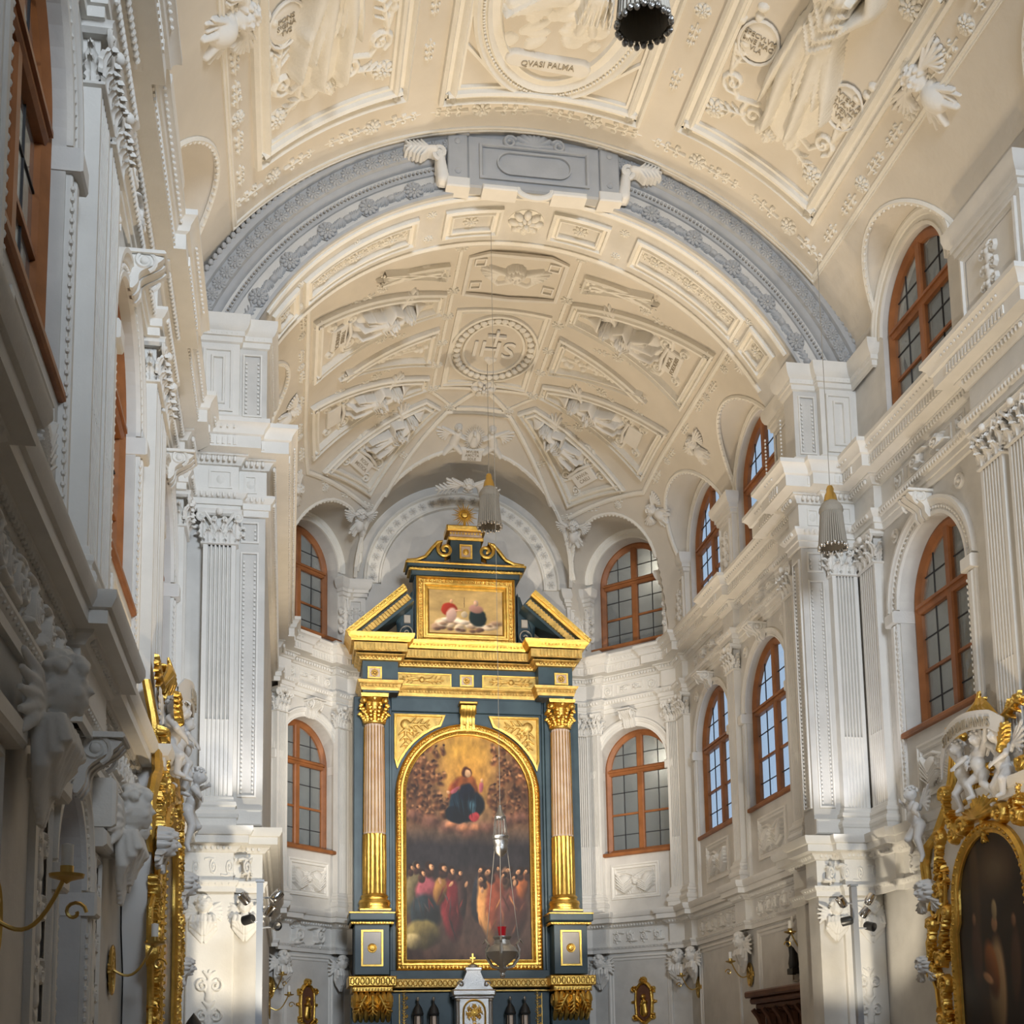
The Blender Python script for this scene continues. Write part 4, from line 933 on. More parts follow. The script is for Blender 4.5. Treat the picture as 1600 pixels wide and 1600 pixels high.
def saint(s,label,texts,seed):
    t=thing('saint_relief',label,'relief')
    a,b=sorted((s*2.28,s*5.12)); vpanel('panel_frame',vnave,[(a,13.9),(b,13.9),(b,18.72),(a,18.72)],'',t)
    c=s*3.7; M=affine(vnave,(c,17.6),(0,-1),-1,1); o=angel_prims(s,seed,False)
    o=[(p[0],)+tuple(p[1:]) for p in o]; g=G(M); v,f=relief(o,.012); v=v*np.array([2.15,4.4,2.2]); g.add(v,f); obj('figure',g,VW,t)
    R=random.Random(seed); o=[]
    for k in (-1,1):
        o+=spiral(k*.35,-.12,.03,.22,0,1.6*k,.035,.045,.07)+spiral(k*.85,.25,.03,.2,2,-1.5*k,.03,.04,.07)+line([(k*.35,.1),(k*.7,.0),(k*.95,.4),(k*1.05,.9)],.04,.06)
        o+=leaf(k*.5,-.2,PI/2-k*1.9,.45,.13,.08)+leaf(k*.95,.5,PI/2+k*.2,.6,.14,.07)
        for i in range(6): o.append(('e',k*1.0+R.uniform(-.12,.12),.8+i*.17,.09,.07,R.random()*3,.07))
    o+=face_prims(0,-.3,.13,.12); g=G(M); v,f=relief(o,.016); g.add(v,f); obj('scrollwork',g,VW,t)
    for (tu,tv,body) in texts:
        M2=affine(vnave,(c+tu*1.0,17.75-tv),(0,-1),-1,1); g=G(M2); v,f=relief([('e',0,0,.30,.36,0,.07)],.02); g.add(np.c_[v[:,:2],np.minimum(v[:,2],.05)],f)
        g.tube([(.31*math.cos(q),.38*math.sin(q),.04) for q in np.linspace(0,2*PI,20)],.025,5)
        obj('cartouche',g,PL,t); g=G(M2); add_text(g,body,.115,0,0,.055); obj('cartouche_lettering',g,bpy.data.materials['dark_letter'],t)
    return t
saint(1,'robed stucco figure in the right nave vault panel between two inscribed cartouches',[(-.75,1.25,'SPECVLVM\nSINE MAC\nVLA'),(.85,1.2,'PVTEVS A\nQVARVM\nVIVENTI\nVM')],5)
saint(-1,'robed stucco figure in the left nave vault panel under a cartouche',[(-.8,1.5,'FONS\nSIGNA\nTVS')],9)
# bands
g=G()
g.sweep([(-5.62,0),(-5.62,19.66),(5.62,19.66),(5.62,0)],[(-.05,0),(-.05,.03),(-.02,.03),(-.01,.01),(.02,.01),(.03,.03),(.05,.03),(.05,0)],sub=.2,M=vnave)
for s in (-1,1):
    g.sweep([(s*5.2,0),(s*5.2,13.9)],[(-.05,0),(-.05,.05),(.05,.05),(.05,0)],sub=.3,M=vnave)
    g.sweep([(s*2.02,0),(s*2.02,13.6)],[(-.05,0),(-.05,.05),(.05,.05),(.05,0)],sub=.3,M=vnave)
obj('band_moulding',g,VW,ceil)
RG_='rosettes on the nave vault bands'
def bandros(vm,u,v,r,axis,L=.62,gap=.24,group=RG_,label='white stucco rosette with leaf sprays on the nave vault band',par=None):
    put('ceiling_rosette',ROS,None,on(vm,u,v,0,r),label,'rosette',group)
    for k in (0,PI):
        M=on(vm,u+math.cos(axis+k)*gap,v+math.sin(axis+k)*gap,0,L,axis+k); put('leaf_spray',SPR,par or ceil,M)
ORD=['first','second','third','fourth','fifth','sixth','seventh']
for i in range(6): bandros(vnave,-4.75+1.9*i-.0,19.2,.17,0,label='white rosette on the band above the arch, %s from the left'%ORD[i])
for s in (-1,1):
    sd='right' if s>0 else 'left'
    for i,y in enumerate((17.4,15.8,14.2,12.6)): bandros(vnave,s*5.42,y,.15,PI/2,.5,label='white rosette low on the %s nave vault edge, %s from the arch'%(sd,ORD[i]))
    for i,y in enumerate((16.45,14.3)): bandros(vnave,s*2.0,y,.14,PI/2,.45,label='white rosette on the band %s of the oval medallion, %s from the arch'%(sd,ORD[i]),group='rosettes beside the oval medallion')
    for u,y,q in ((2.75,18.0,'inner corner near the arch'),(4.65,18.0,'outer corner near the arch'),(2.75,14.6,'inner corner away from the arch'),(4.65,14.6,'outer corner away from the arch')): place_ros(vnave,s*u,y,.2,name='ceiling_rosette',label='large round flower of the %s nave figure panel, %s'%(sd,q),cat='rosette',group='corner flowers of the nave figure panels')
# ------------------------------------------------------------ choir vault ornament
t=thing('vault_medallion','oval medallion lettered IHS ringed with round beads at the choir vault crown','medallion')
OV=[(.66*math.cos(a),25.85+.98*math.sin(a)) for a in np.linspace(0,2*PI,60,endpoint=False)]
g=G(); OUT=[(.98*math.cos(a),25.85+1.28*math.sin(a)) for a in np.linspace(0,2*PI,60,endpoint=False)]
g.sweep(OUT,[(0,0),(0,.06),(.05,.07),(.07,.0)],closed=True,M=vchoir); g.sweep(OV,[(-.02,0),(-.02,.05),(.03,.05),(.04,.0)],closed=True,M=vchoir)
for i in range(34):
    a=2*PI*i/34; gg=G(); gg.ell((.81*math.cos(a),25.85+1.11*math.sin(a),.04),(.085,.085,.07),0,8,5); g.add(gg.V[0],gg.F,vchoir)
g.sweep([(-1.0,24.35),(1.0,24.35),(1.0,27.3),(-1.0,27.3)],[(0,0),(0,.05),(.04,.06),(.06,.02),(.12,.02),(.14,.05),(.16,0)],closed=True,sub=.2,M=vchoir)
obj('oval_frame',g,VW,t)
g=G(affine(vchoir,(0,25.85),(0,-1),-1,1)); add_text(g,'IHS',.85,0,-.05,.03,sx=.8)
g.box(-.03,.03,.15,.72,.02,.07); g.box(-.2,.2,.48,.55,.02,.07); v,f=relief([('c',-.07,-.45,.08,0,-.62,.02,.06,.05),('c',.07,-.45,.08,0,-.62,.02,.06,.05)],.012); g.add(v,f)
obj('monogram',g,PL,t)
FP=[(0,0),(0,.09),(.04,.12),(.07,.05),(.12,.05),(.14,.11),(.18,.12),(.20,.05),(.22,0)]
def quad_panel(P,label,txt=None,seed=0,kind='angel'):
    t=thing('angel_relief' if kind=='angel' else 'garland_relief',label,'relief')
    A=sum((P[i][0]*P[(i+1)%len(P)][1]-P[(i+1)%len(P)][0]*P[i][1]) for i in range(len(P)))
    Q=P if A>0 else P[::-1]
    g=G(); g.sweep(Q,FP,closed=True,sub=.12,M=vchoir); beads_on(g,vchoir,Q,.075,.024,.07,off=.15); obj('panel_frame',g,VW,t)
    if kind=='angel':
        i_=np.array([(P[0][0]+P[3][0])/2,(P[0][1]+P[3][1])/2]); o_=np.array([(P[1][0]+P[2][0])/2,(P[1][1]+P[2][1])/2]); ax=i_-o_; L=np.linalg.norm(ax); ax/=L
        sg=1 if P[1][0]>0 else -1
        M=affine(vchoir,o_+ax*L*.34,ax,-1,1)
        g=G(M); v,f=relief(angel_prims(sg,seed),.010); v=v*np.array([1.3,1.30,1.9]); v[:,2]+=0; g.add(v,f); obj('angel',g,PL,t)
        o=[]
        for k in (-1,1):
            o+=spiral(k*.42,-.1,.03,.16,0,1.6*k,.03,.035,.07)+spiral(k*.55,.22,.02,.12,2,-1.4*k,.025,.03,.06)+line([(k*.12,-.05),(k*.35,-.25),(k*.6,-.2),(k*.68,.1)],.035,.06)+leaf(k*.5,.35,PI/2+k*.1,.35,.10,.06)
            o+=spiral(k*.45,-.55,.02,.12,0,1.4*k,.025,.03,.06)
        g=G(M); v,f=relief(o,.014); g.add(v,f); obj('scrollwork',g,VW,t)
        g=G(M); g.box(-.34,.34,-.56,-.18,0,.07,.02); g.tube([(-.4,-.16,.06),(0,-.12,.09),(.4,-.16,.06)],.04,6); obj('cartouche',g,PL,t)
        if txt: g=G(M); add_text(g,txt,.13,0,-.37,.075); obj('cartouche_lettering',g,bpy.data.materials['dark_letter'],t)
        o=[('c',0,1.48,.04,0,1.42,.05,.1,.1)]; g=G(M)
        g.lathe([(.02,.24),(.06,.16),(.14,.06),(.2,0),(.2,-.04),(.17,-.04)],(0,1.38,.02),14,ax=1) 
        obj('canopy',g,PL,t)
        if True:
            g=G(M); v,f=relief(leaf(0,1.62,PI/2,.17,.09,.06,0,2),.014); g.add(v,f); obj('crest',g,VW,t)
    else:
        c=np.mean(np.array(P),0); far=max(P,key=lambda p:math.hypot(p[0]-c[0],p[1]-c[1])); ax=np.array(far)-c; L=np.linalg.norm(ax)
        g=G(affine(vchoir,c-ax*.35,ax,1,1)); R=random.Random(seed); o=[]
        for i in range(16):
            s=i/15; o.append(('e',R.uniform(-1,1)*.22*(1-s),s*L*.95,.09*(1-.5*s),.07,R.random()*3,.09*(1-.3*s)))
        o+=line([(0,0),(.03,L*.95)],.04,.05); v,f=relief(o,.014); g.add(v,f); obj('fruit_garland',g,VW,t)
    return t
for s,nm in ((1,'right'),(-1,'left')):
    quad_panel([(s*1.3,23.7),(s*4.35,22.75),(s*4.35,24.95),(s*1.3,24.4)],'%s choir vault angel under a canopy with tablet, panel nearest the chancel arch'%nm,'ARCA\nFOEDERIS' if s>0 else 'TVRRIS\nDAVIDICA',2 if s>0 else 3)
    quad_panel([(s*1.3,26.9),(s*4.35,25.95),(s*4.35,28.1),(s*1.3,27.35)],'%s choir vault angel under a canopy with tablet, second panel from the arch'%nm,None,4 if s>0 else 5)
    quad_panel([(s*.92,28.05),(s*2.75,30.15),(s*4.05,28.75),(s*1.3,27.72)],'%s slanting apse vault angel above an inscribed tablet'%nm,'IANVA\nCAELI' if s>0 else 'ROSA\nMISTICA',6 if s>0 else 7)
    quad_panel([(s*1.3,24.95),(s*3.6,25.6),(s*1.3,26.4)],'triangular fruit garland panel beside the IHS medallion on the %s'%nm,None,8+s,'fruit')
    quad_panel([(s*1.35,22.75),(s*2.9,22.6),(s*1.35,23.25)],'small triangular garland panel next to the chancel arch on the %s'%nm,None,12+s,'fruit')
    g=G(); g.sweep([(s*4.5,21.6),(s*4.5,28.4),(s*2.85,30.4)][::1],[(-.05,0),(-.05,.04),(0,.06),(.05,.04),(.05,0)],sub=.15,M=vchoir)
    for x in (1.12,): g.sweep([(s*1.17,22.4),(s*1.17,27.5),(s*.55,28.15)],[(-.03,0),(-.03,.03),(.03,.03),(.03,0)],sub=.15,M=vchoir)
    obj('band_moulding',g,VW,ceil2)
    for i,y in enumerate((22.3,23.7,24.6,25.6,26.5,27.4)): put('ceiling_rosette',ROS,None,on(vchoir,s*1.17,y,0,.14),'round white rosette %s of the IHS medallion, %s counted from the arch'%(nm,ORD[i]),'rosette','rosettes in the %s rib line of the choir'%nm)
    for i,(u,v,ax) in enumerate(((2.7,23.0,.3),(2.6,24.85,-.25),(2.6,26.3,.3),(2.4,27.85,-.35))): bandros(vchoir,s*u,v,.14,s*ax,.42,.2,'rosettes between the choir vault panels','rosette with sprays between %s choir vault panels, %s from the arch'%(nm,ORD[i]),ceil2)
    for i,(u,v) in enumerate(((4.65,22.9),(4.65,24.0),(4.65,26.9),(4.0,29.3))): place_ros(vchoir,s*u,v,.11,name='ceiling_rosette',label='small boss on the %s outer band of the choir vault, %s from the arch'%(nm,ORD[i]),cat='rosette',group='outer band bosses of the choir vault')
    for (u,v,a) in ((4.65,23.4,PI/2),(4.65,26.3,PI/2),(3.55,29.7,PI/2+.8)): put('leaf_spray',SPR,ceil2,on(vchoir,s*u,v,0,.4,a if s>0 else PI-a))
    put('ceiling_rosette',ROS,None,on(vchoir,s*.7,28.05,0,.14),'round rosette at the apse rib corner on the %s'%nm,'rosette')
put('ceiling_rosette',ROS_P,None,on(vchoir,0,27.35,.05,.30),'large projecting boss from which the tassel hangs at the apse rib crossing','boss')
g=G()
for s in (-1,1): g.sweep([(s*.08,27.45),(s*.62,28.0)][::s],[(-.05,0),(-.05,.05),(.05,.05),(.05,0)],sub=.15,M=vchoir); g.sweep([(s*.0,27.45),(s*1.05,27.35)][::s],[(-.04,0),(-.04,.04),(.04,.04),(.04,0)],sub=.15,M=vchoir)
g.sweep([(-.55,28.08),(.55,28.08)],[(-.05,0),(-.05,.05),(.05,.05),(.05,0)],sub=.15,M=vchoir)
obj('rib_moulding',g,VW,ceil2)
for s in (-1,1):
    for y in (23.0,24.15,25.1,26.05,26.95):
        for k in (PI/2,-PI/2): put('leaf_spray',SPR,ceil2,on(vchoir,s*1.17,y,0,.24,k))
    for (u,v,a) in ((4.62,22.3,PI/2),(4.62,24.6,-PI/2),(4.62,25.2,PI/2),(4.62,27.4,PI/2),(4.62,27.9,-PI/2),(4.1,29.0,PI/2+.8),(3.0,30.25,PI/2+.9),(1.9,29.2,PI/2+.8),(3.2,23.1,0),(3.4,26.2,0)): put('leaf_spray',SPR,ceil2,on(vchoir,s*u,v,0,.42,a if s>0 else PI-a))
    for (u,v,a) in ((3.0,19.2,0),(5.42,18.4,PI/2),(2.0,17.6,PI/2),(2.0,15.4,-PI/2)): put('leaf_spray',SPR,ceil,on(vnave,s*u,v,0,.45,a if s>0 else PI-a))
# centre apse panel
t=thing('angel_relief','rayed oval figure held by two angels above the altar lunette, tablet reading MVLIER AMICTA SOLE','relief')
P=[(-.78,28.3),(.78,28.3),(1.95,29.9),(1.3,29.55),(.65,29.35),(0,29.28),(-.65,29.35),(-1.3,29.55),(-1.95,29.9)]
M=affine(vchoir,(0,28.95),(0,-1),-1,1)
g=G(); g.sweep([(-.75,28.2),(.75,28.2),(2.3,30.3)],[(-.06,0),(-.06,.04),(0,.07),(.06,.04),(.06,0)],sub=.12,M=vchoir); g.sweep([(.75,28.2),(-.75,28.2),(-2.3,30.3)],[(-.06,0),(-.06,.04),(0,.07),(.06,.04),(.06,0)],sub=.12,M=vchoir); obj('panel_frame',g,VW,t)
g=G(M)
for i in range(28):
    a=2*PI*i/28; g.add([(.17*math.cos(a-.06),.24*math.sin(a-.06),.05),(.17*math.cos(a+.06),.24*math.sin(a+.06),.05),(.29*math.cos(a),.40*math.sin(a),.03),(.17*math.cos(a),.24*math.sin(a),.09)],[(0,1,3),(1,2,3),(2,0,3)])
v,f=relief([('e',0,-.02,.17,.25,0,.05),('c',0,.02,.06,0,-.18,.10,.06,.06,.04),('e',0,.13,.045,.06,0,.1,.04)],.01); g.add(v,f); obj('rayed_oval',g,PL,t)
g=G(M); 
for s in (-1,1):
    o=[('c',s*.42,.1,.11,s*.5,-.18,.12,.13,.12),('c',s*.5,-.2,.09,s*.30,-.42,.07,.13,.1),('c',s*.52,-.2,.09,s*.72,-.45,.06,.12,.1),('c',s*.4,.08,.045,s*.24,-.02,.035,.13,.12)]+face_prims(s*.42,.27,.085,.14)+wing(s*.5,.1,PI/2-s*1.0,.5,.07,s,6); v,f=relief(o,.01); g.add(v,f)
obj('angel_pair',g,PL,t)
g=G(M); g.box(-.26,.26,-.64,-.32,0,.06,.015); obj('tablet',g,PL,t)
g=G(M); add_text(g,'MVLIER\nAMICTA\nSOLE',.10,0,-.48,.065); obj('tablet_lettering',g,bpy.data.materials['dark_letter'],t)
LUN=shape_mesh('winged_cherub',cherub_prims(.8,1.2)+leaf(.3,-.05,-.25,.7,.16,.06,0,4)+leaf(-.3,-.05,PI+.25,.7,.16,.06,0,4),.014,PL)
put('winged_cherub',LUN,None,on(vchoir,0,30.25,.05,.8,PI),'winged cherub with leaf scrolls just above the altar lunette','relief')
# cherub panel next to the arch
t=thing('cherub_relief','large winged cherub head in a strapwork panel right behind the chancel arch crown','relief')
M=affine(vchoir,(0,23.1),(0,-1),-1,1)
g=G(M); g.tube([(-.95,-.7,.03),(-.95,.5,.03),(-.6,.62,.05),(.6,.62,.05),(.95,.5,.03),(.95,-.7,.03),(0,-.85,.05)],.05,6,True)
for s in (-1,1):
    for z in (.3,-.45): g.sweep([(s*.62,z-.1),(s*.85,z-.1),(s*.85,z+.13),(s*.62,z+.13)][::s],[(0,0),(0,.04),(.03,.04),(.03,0)],closed=True)
obj('strapwork_frame',g,PL,t)
g=G(M); v,f=relief(cherub_prims(.95,1.0)+line([(-.5,-.15),(-.3,-.4),(0,-.3),(.3,-.4),(.5,-.15)],.05,.06),.012); g.add(v,f); obj('cherub',g,PL,t)
# cartouche on the arch crown
t=thing('arch_cartouche','grey oblong cartouche with rounded tablet at the crown of the chancel arch','cartouche')
wa=Wall((0,YP-.0),(1,0),(0,-1)); g=G(wa); g.box(-1.2,1.1,16.3,17.25,0,.2,.03); g.sweep([(-1.0,16.45),(.9,16.45),(.9,17.1),(-1.0,17.1)],[(0,.2),(0,.24),(.04,.25),(.06,.21)],closed=True)
g.sweep([(-.45+.0*1-.27*math.cos(a)*0,0) for a in [0]]+[] if False else [(-.05+(.4 if math.cos(a)>0 else -.4)+.25*math.cos(a),16.78+.22*math.sin(a)) for a in np.linspace(0,2*PI,40,endpoint=False)],[(0,.2),(0,.24),(.03,.24),(.04,.2)],closed=True)
obj('tablet',g,SG,t)
g=G(wa)
for s in (-1,1):
    x=-.05+s*1.32; g=G(wa); g.box(x-.17,x+.17,16.40,17.3,0,.22,.02); g.box(x-.2,x+.2,17.22,17.32,0,.27,.02); g.ell((x,17.1,.22),(.06,.06,.03)); g.ell((x,16.55,.22),(.06,.06,.03)); obj('end_block',g,SG,t)
g=G(wa)
for s in (-1,1):
    g=G(wa); x=-.05+s*1.62; g.tube([(x+s*.12*(1-i/24)*math.cos(-1.4+i*.42),16.82+.14*(1-i/24)*math.sin(-1.4+i*.42),.26) for i in range(22)],.04,6)
    v,f=relief(leaf(0,0,(0 if s>0 else PI),.5,.2,.12,.1,5),.012); v+=np.array([x+s*.1,16.85,.14]); g.add(v,f); v,f=relief([('c',0,.1,.08,-s*.05,-.3,.11,.12,.1,.1)],.015); v+=np.array([x,16.72,.08]); g.add(v,f); obj('volute',g,PL,t)
g=G(wa); v,f=relief([('c',0,0,.04,.30*math.cos(a),.34*math.sin(a),.06,.10,.08) for a in np.linspace(.1,PI-.1,9)]+spiral(.42,.05,.03,.12,0,1.4,.035,.04,.1)+spiral(-.42,.05,.03,.12,PI,-1.4,.035,.04,.1),.014); v+=np.array([-.05,17.12,.16]); g.add(v,f); obj('shell',g,SG,t)
g=G(wa)
for a,b in ((-.95,-.35),(.25,.85)): g.box(a,b,16.25,16.34,-.05,.26,.02)
g.lathe([(.3,0),(.32,.1),(.26,.12)],(-.05,16.34,.0),16) if False else g.tube([(-.05+.3*math.cos(a),16.34+.16*math.sin(a),.2) for a in np.linspace(PI,2*PI,14)],.05,6)
for s in (-1,1): g.box(-.05+s*1.32-.2,-.05+s*1.32+.2,16.24,16.42,-.05,.26,.02)
obj('lower_edge',g,PL,t)
# ------------------------------------------------------------ high altar
AX,AS,AY=.11,1.0417,30.05
class AltarMap:
    def __call__(s,v): return np.c_[AX+(v[:,0]+.06)*AS, AY-v[:,2], 1.6+(v[:,1]-1.6)*AS]
AM=AltarMap(); c0=-.06
alt=thing('high_altar','tall teal and gold high altar with columns and broken pediment in the apse','altar')
def aobj(n,g,m,parent=None,**k): return obj(n,g,m,parent or alt,**k)
def abox(a,b,c,d,e,f,ch=.01): g=G(AM); g.box(a+c0,b+c0,c,d,e,f,ch); return g
g=G(AM)
g.box(-2.6+c0,2.6+c0,0,9.98,-.55,-.05,.01); g.box(-1.2+c0,1.2+c0,11.2,13.0,-.45,-.02,.01)
aobj('back_panel',g,TE)
# entablature sweep helper: ressauts over the columns
def epath(x,o1=0,o2=.42,xr=1.62): return [(-x+c0,-.5),(-x+c0,o2),(-xr+c0,o2),(-xr+c0,o1),(xr+c0,o1),(xr+c0,o2),(x+c0,o2),(x+c0,-.5)]
def esweep(g,x,prof,o1=0,o2=.42,xr=1.62):
    # prof (out, z); plan (x,h)
    P=epath(x,o1,o2,xr); N=len(P); m=len(prof); v=[]
    nrm=[(-1,0),(-1,1),(1,1),(1,1),(-1,1),(-1,1),(1,1),(1,0)]
    for i,(px,h) in enumerate(P):
        for o,z in prof: v.append((px+nrm[i][0]*o,z,h+nrm[i][1]*o))
    # at re-entrant corners keep the offset on the right side
    g.add(v,[(i*m+k,i*m+k+1,(i+1)*m+k+1,(i+1)*m+k) for i in range(N-1) for k in range(m-1)],AM)
def erow(g,x,o,z,step,fn,o1=0,o2=.42,xr=1.62):
    for a,b,h in ((-x,-xr,o2+o),(-xr,xr,o1+o),(xr,x,o2+o)):
        n=max(1,int((b-a)/step))
        for i in range(n): fn(g,a+(b-a)*(i+.5)/n+c0,z,h)
def egg(r): return lambda g,x,z,h: g.ell((x,z,h),(r,r*1.2,r),0,6,4)
g=G(AM); esweep(g,2.42,[(0,9.98),(0,10.22),(0,10.24),(0,10.7),(0,10.95),(.1,10.95),(.1,11.2),(0,11.22)]); aobj('entablature_core',g,TE)
g=G(AM); esweep(g,2.42,[(0.01,10.02),(.03,10.02),(.04,10.08),(.06,10.10),(.06,10.16),(.10,10.19),(.12,10.24),(.0,10.25)]); erow(g,2.46,.07,10.13,.07,egg(.028)); aobj('architrave',g,GP)
g=G(AM); esweep(g,2.42,[(0.01,10.70),(.06,10.72),(.08,10.78),(.13,10.80),(.16,10.84),(0,10.86)]); erow(g,2.48,.10,10.77,.085,egg(.034)); aobj('frieze_moulding',g,GP)
g=G(AM); esweep(g,2.42,[(0.1,11.10),(.26,11.10),(.28,11.14),(.34,11.20),(.36,11.25),(.36,11.28),(0,11.29)]); erow(g,2.6,.30,11.18,.08,egg(.028)); aobj('cornice',g,GO)
g=G(AM); erow(g,2.58,.24,10.98,.075,lambda g,x,z,h: g.box(x-.022,x+.022,z-.07,z+.09,h-.2,h+.0)); esweep(g,2.42,[(.1,10.89),(.2,10.89),(.2,11.08),(.1,11.08)]); aobj('dentil_band',g,GP)
# frieze panels
g=G(AM); g2=G(AM)
for a,b in ((-1.72,-.36),(.36,1.72)):
    g.box(a+c0,b+c0,10.29,10.55,0,.03,.012); g2.sweep([(a+c0,10.27),(b+c0,10.27),(b+c0,10.57),(a+c0,10.57)],[(0,0),(0,.05),(.03,.05),(.03,.02)],closed=True)
    v,f=relief(line([(-.5,.0),(-.2,.05),(0,0),(.2,-.05),(.5,0)],.02,.03)+leaf(-.1,0,PI,.35,.1,.035)+leaf(.1,0,0,.35,.1,.035)+[('e',0,0,.07,.07,0,.05)],.01); v+=np.array([(a+b)/2+c0,10.42,.03]); g.add(v,f)
aobj('frieze_panel',g,GP); aobj('panel_border',g2,GO)
for x,h in ((0,0),(-2.15,.42),(2.15,.42)):
    g=G(AM); g.box(x-.12+c0,x+.12+c0,10.31,10.53,h,h+.02); rt=aobj('rosette_tile',g,PK)
    g2=G(AM); g2.sweep([(x-.16+c0,10.28),(x+.16+c0,10.28),(x+.16+c0,10.56),(x-.16+c0,10.56)],[(0,h),(0,h+.05),(.04,h+.05),(.04,h+.02)],closed=True)
    for k in range(8): g2.ell((x+c0+.06*math.cos(k*PI/4),10.42+.06*math.sin(k*PI/4),h+.03),(.03,.03,.02),0,6,4)
    g2.ell((x+c0,10.42,h+.05),(.035,.035,.03),0,6,4); obj('tile_border',g2,GO,rt)
# columns
for s,nm in ((-1,'left'),(1,'right')):
    x=c0+s*2.15; h=.42
    col=put('column',None,alt)
    g=G(lambda v: AM(np.c_[v[:,0]+x,v[:,2],v[:,1]+h-.20])); g.lathe([(.36,5.03),(.36,5.1),(.34,5.11),(.34,5.16),(.36,5.2),(.34,5.26),(.29,5.28),(.29,5.31),(.31,5.34),(.29,5.38),(.26,5.40)],(0,0,0),24); obj('column_base',g,GO,col)
    def flut(g,z0,z1,r0,r1,n=20,dep=.02):
        v=[];k=n*4
        for z,r in ((z0,r0),(z0+.03,r0),((z0+z1)/2,(r0+r1)/2+.004),(z1-.03,r1),(z1,r1)):
            for i in range(k):
                a=2*PI*i/k; q=r-dep*abs(math.sin(a*n/2))**.7*(0 if z in (z0,z1) else 1); v.append((q*math.cos(a),q*math.sin(a),z))
        g.add(v,[(j*k+i,j*k+(i+1)%k,(j+1)*k+(i+1)%k,(j+1)*k+i) for j in range(4) for i in range(k)])
    CM=lambda v,x=x: AM(np.c_[v[:,0]+x,v[:,2],v[:,1]+h-.20])
    g=G(CM); flut(g,5.38,6.74,.262,.262); obj('gilded_shaft',g,GO,col)
    g=G(CM); flut(g,6.74,9.25,.245,.215,20,.026); obj('fluted_shaft',g,PK,col); 
    g=G(CM)
    for i in range(20): a=2*PI*i/20; g.tube([(.222*math.cos(a),.222*math.sin(a),9.2),(.245*math.cos(a),.245*math.sin(a),6.78)],.009,4)
    obj('gilded_fillet',g,GO,col)
    g=G(CM); g.lathe([(.2,9.25),(.25,9.27),(.25,9.31),(.2,9.33),(.2,9.75),(.3,9.86),(.0,9.86)],n=20)
    for row,(z,hh,n,o) in enumerate(((9.32,.2,8,.0),(9.36,.34,8,.5))):
        for i in range(n):
            a=2*PI*(i+o)/n
            for j in range(5):
                t=j/4; r=.21+.10*t**1.8; g.ell((r*math.cos(a),r*math.sin(a),z+hh*t),(.055,.055,.045),0,6,4)
            g.ell((.33*math.cos(a),.33*math.sin(a),z+hh*.9),(.05,.05,.035),0,6,4)
    for i in range(4):
        a=PI/4+PI/2*i; g.ell((.34*math.cos(a),.34*math.sin(a),9.77),(.075,.075,.075),0,8,5); g.ell((.27*math.cos(i*PI/2),.27*math.sin(i*PI/2),9.82),(.05,.05,.05),0,6,4)
    for sg in (-1,1):
        for sh in (-1,1): g.add([(sg*.33,sh*.33,9.84),(sg*.26,0,9.84)],[])
    g.lathe([(.26,9.84),(.40,9.86),(.41,9.92),(0,9.92)],n=4,a0=PI/4,a1=PI/4+2*PI) if False else g.add([(-.3,-.3,9.85),(.3,-.3,9.85),(.3,.3,9.85),(-.3,.3,9.85),(-.31,-.31,9.93),(.31,-.31,9.93),(.31,.31,9.93),(-.31,.31,9.93)],[(0,1,2,3),(4,5,6,7),(0,1,5,4),(1,2,6,5),(2,3,7,6),(3,0,4,7)])
    obj('capital',g,GO,col)
    # pedestal
    X=s*2.22; g=abox(X-.38,X+.38,3.6,4.75,-.4,.50); g.box(X-.5+c0,X+.5+c0,4.78,4.96,-.4,.64,.02); g.box(X-.44+c0,X+.44+c0,4.7,4.78,-.4,.56,.02); g.box(s*2.15-.36+c0,s*2.15+.36+c0,4.96,5.04,-.3,.58,.01) ; pd=aobj('pedestal',g,TE)
    g=G(AM); g.box(X-.47+c0,X+.47+c0,4.70,4.76,-.4,.60,.015); g.box(X-.51+c0,X+.51+c0,4.93,4.97,-.4,.655,.01)
    for i in range(14): g.ell((X-.42+.065*i+c0,4.72,.6),(.025,.03,.02),0,6,3)
    g.sweep([(X-.24+c0,3.78),(X+.24+c0,3.78),(X+.24+c0,4.58),(X-.24+c0,4.58)],[(0,.5),(0,.54),(.04,.54),(.045,.51)],closed=True); g.lathe([(.11,0),(.10,.03),(.07,.02),(.05,.05),(0,.06)],(X+c0,4.18,.5),16); g.box(s*2.15-.35+c0,s*2.15+.35+c0,5.0,5.05,-.3,.6,.01)
    obj('pedestal_gilding',g,GO,pd)
    g=abox(X-.2,X+.2,3.82,4.54,.45,.51); obj('pedestal_inlay',g,CR,pd)
    # corbel under the pedestal
    g=G(AM); g.box(X-.52+c0,X+.52+c0,3.34,3.56,-.4,.70,.02); g.box(X-.44+c0,X+.44+c0,3.22,3.34,-.4,.62,.02); aobj('corbel_shelf',g,GO)
    g=G(AM)
    for i in range(9): 
        q=X-.44+.11*i+c0; g.tube([(q+.04*math.cos(a),3.45+.07*math.sin(a),.71) for a in np.linspace(0,2*PI,12)],.012,4)
    for i in range(13): g.ell((X-.4+.066*i+c0,3.27,.63),(.026,.04,.02),0,6,3)
    aobj('guilloche',g,GP)
    g=G(AM)
    for k in range(7):
        u=X-.36+.12*k+c0; P=[(u,3.2,.55)]+[(u,3.2-.65*t,.55+.10*math.sin(t*PI*1.0)-.35*t*t) for t in np.linspace(.1,1,8)]; g.tube(P,[.05,.07,.075,.075,.07,.065,.06,.05,.04],7)
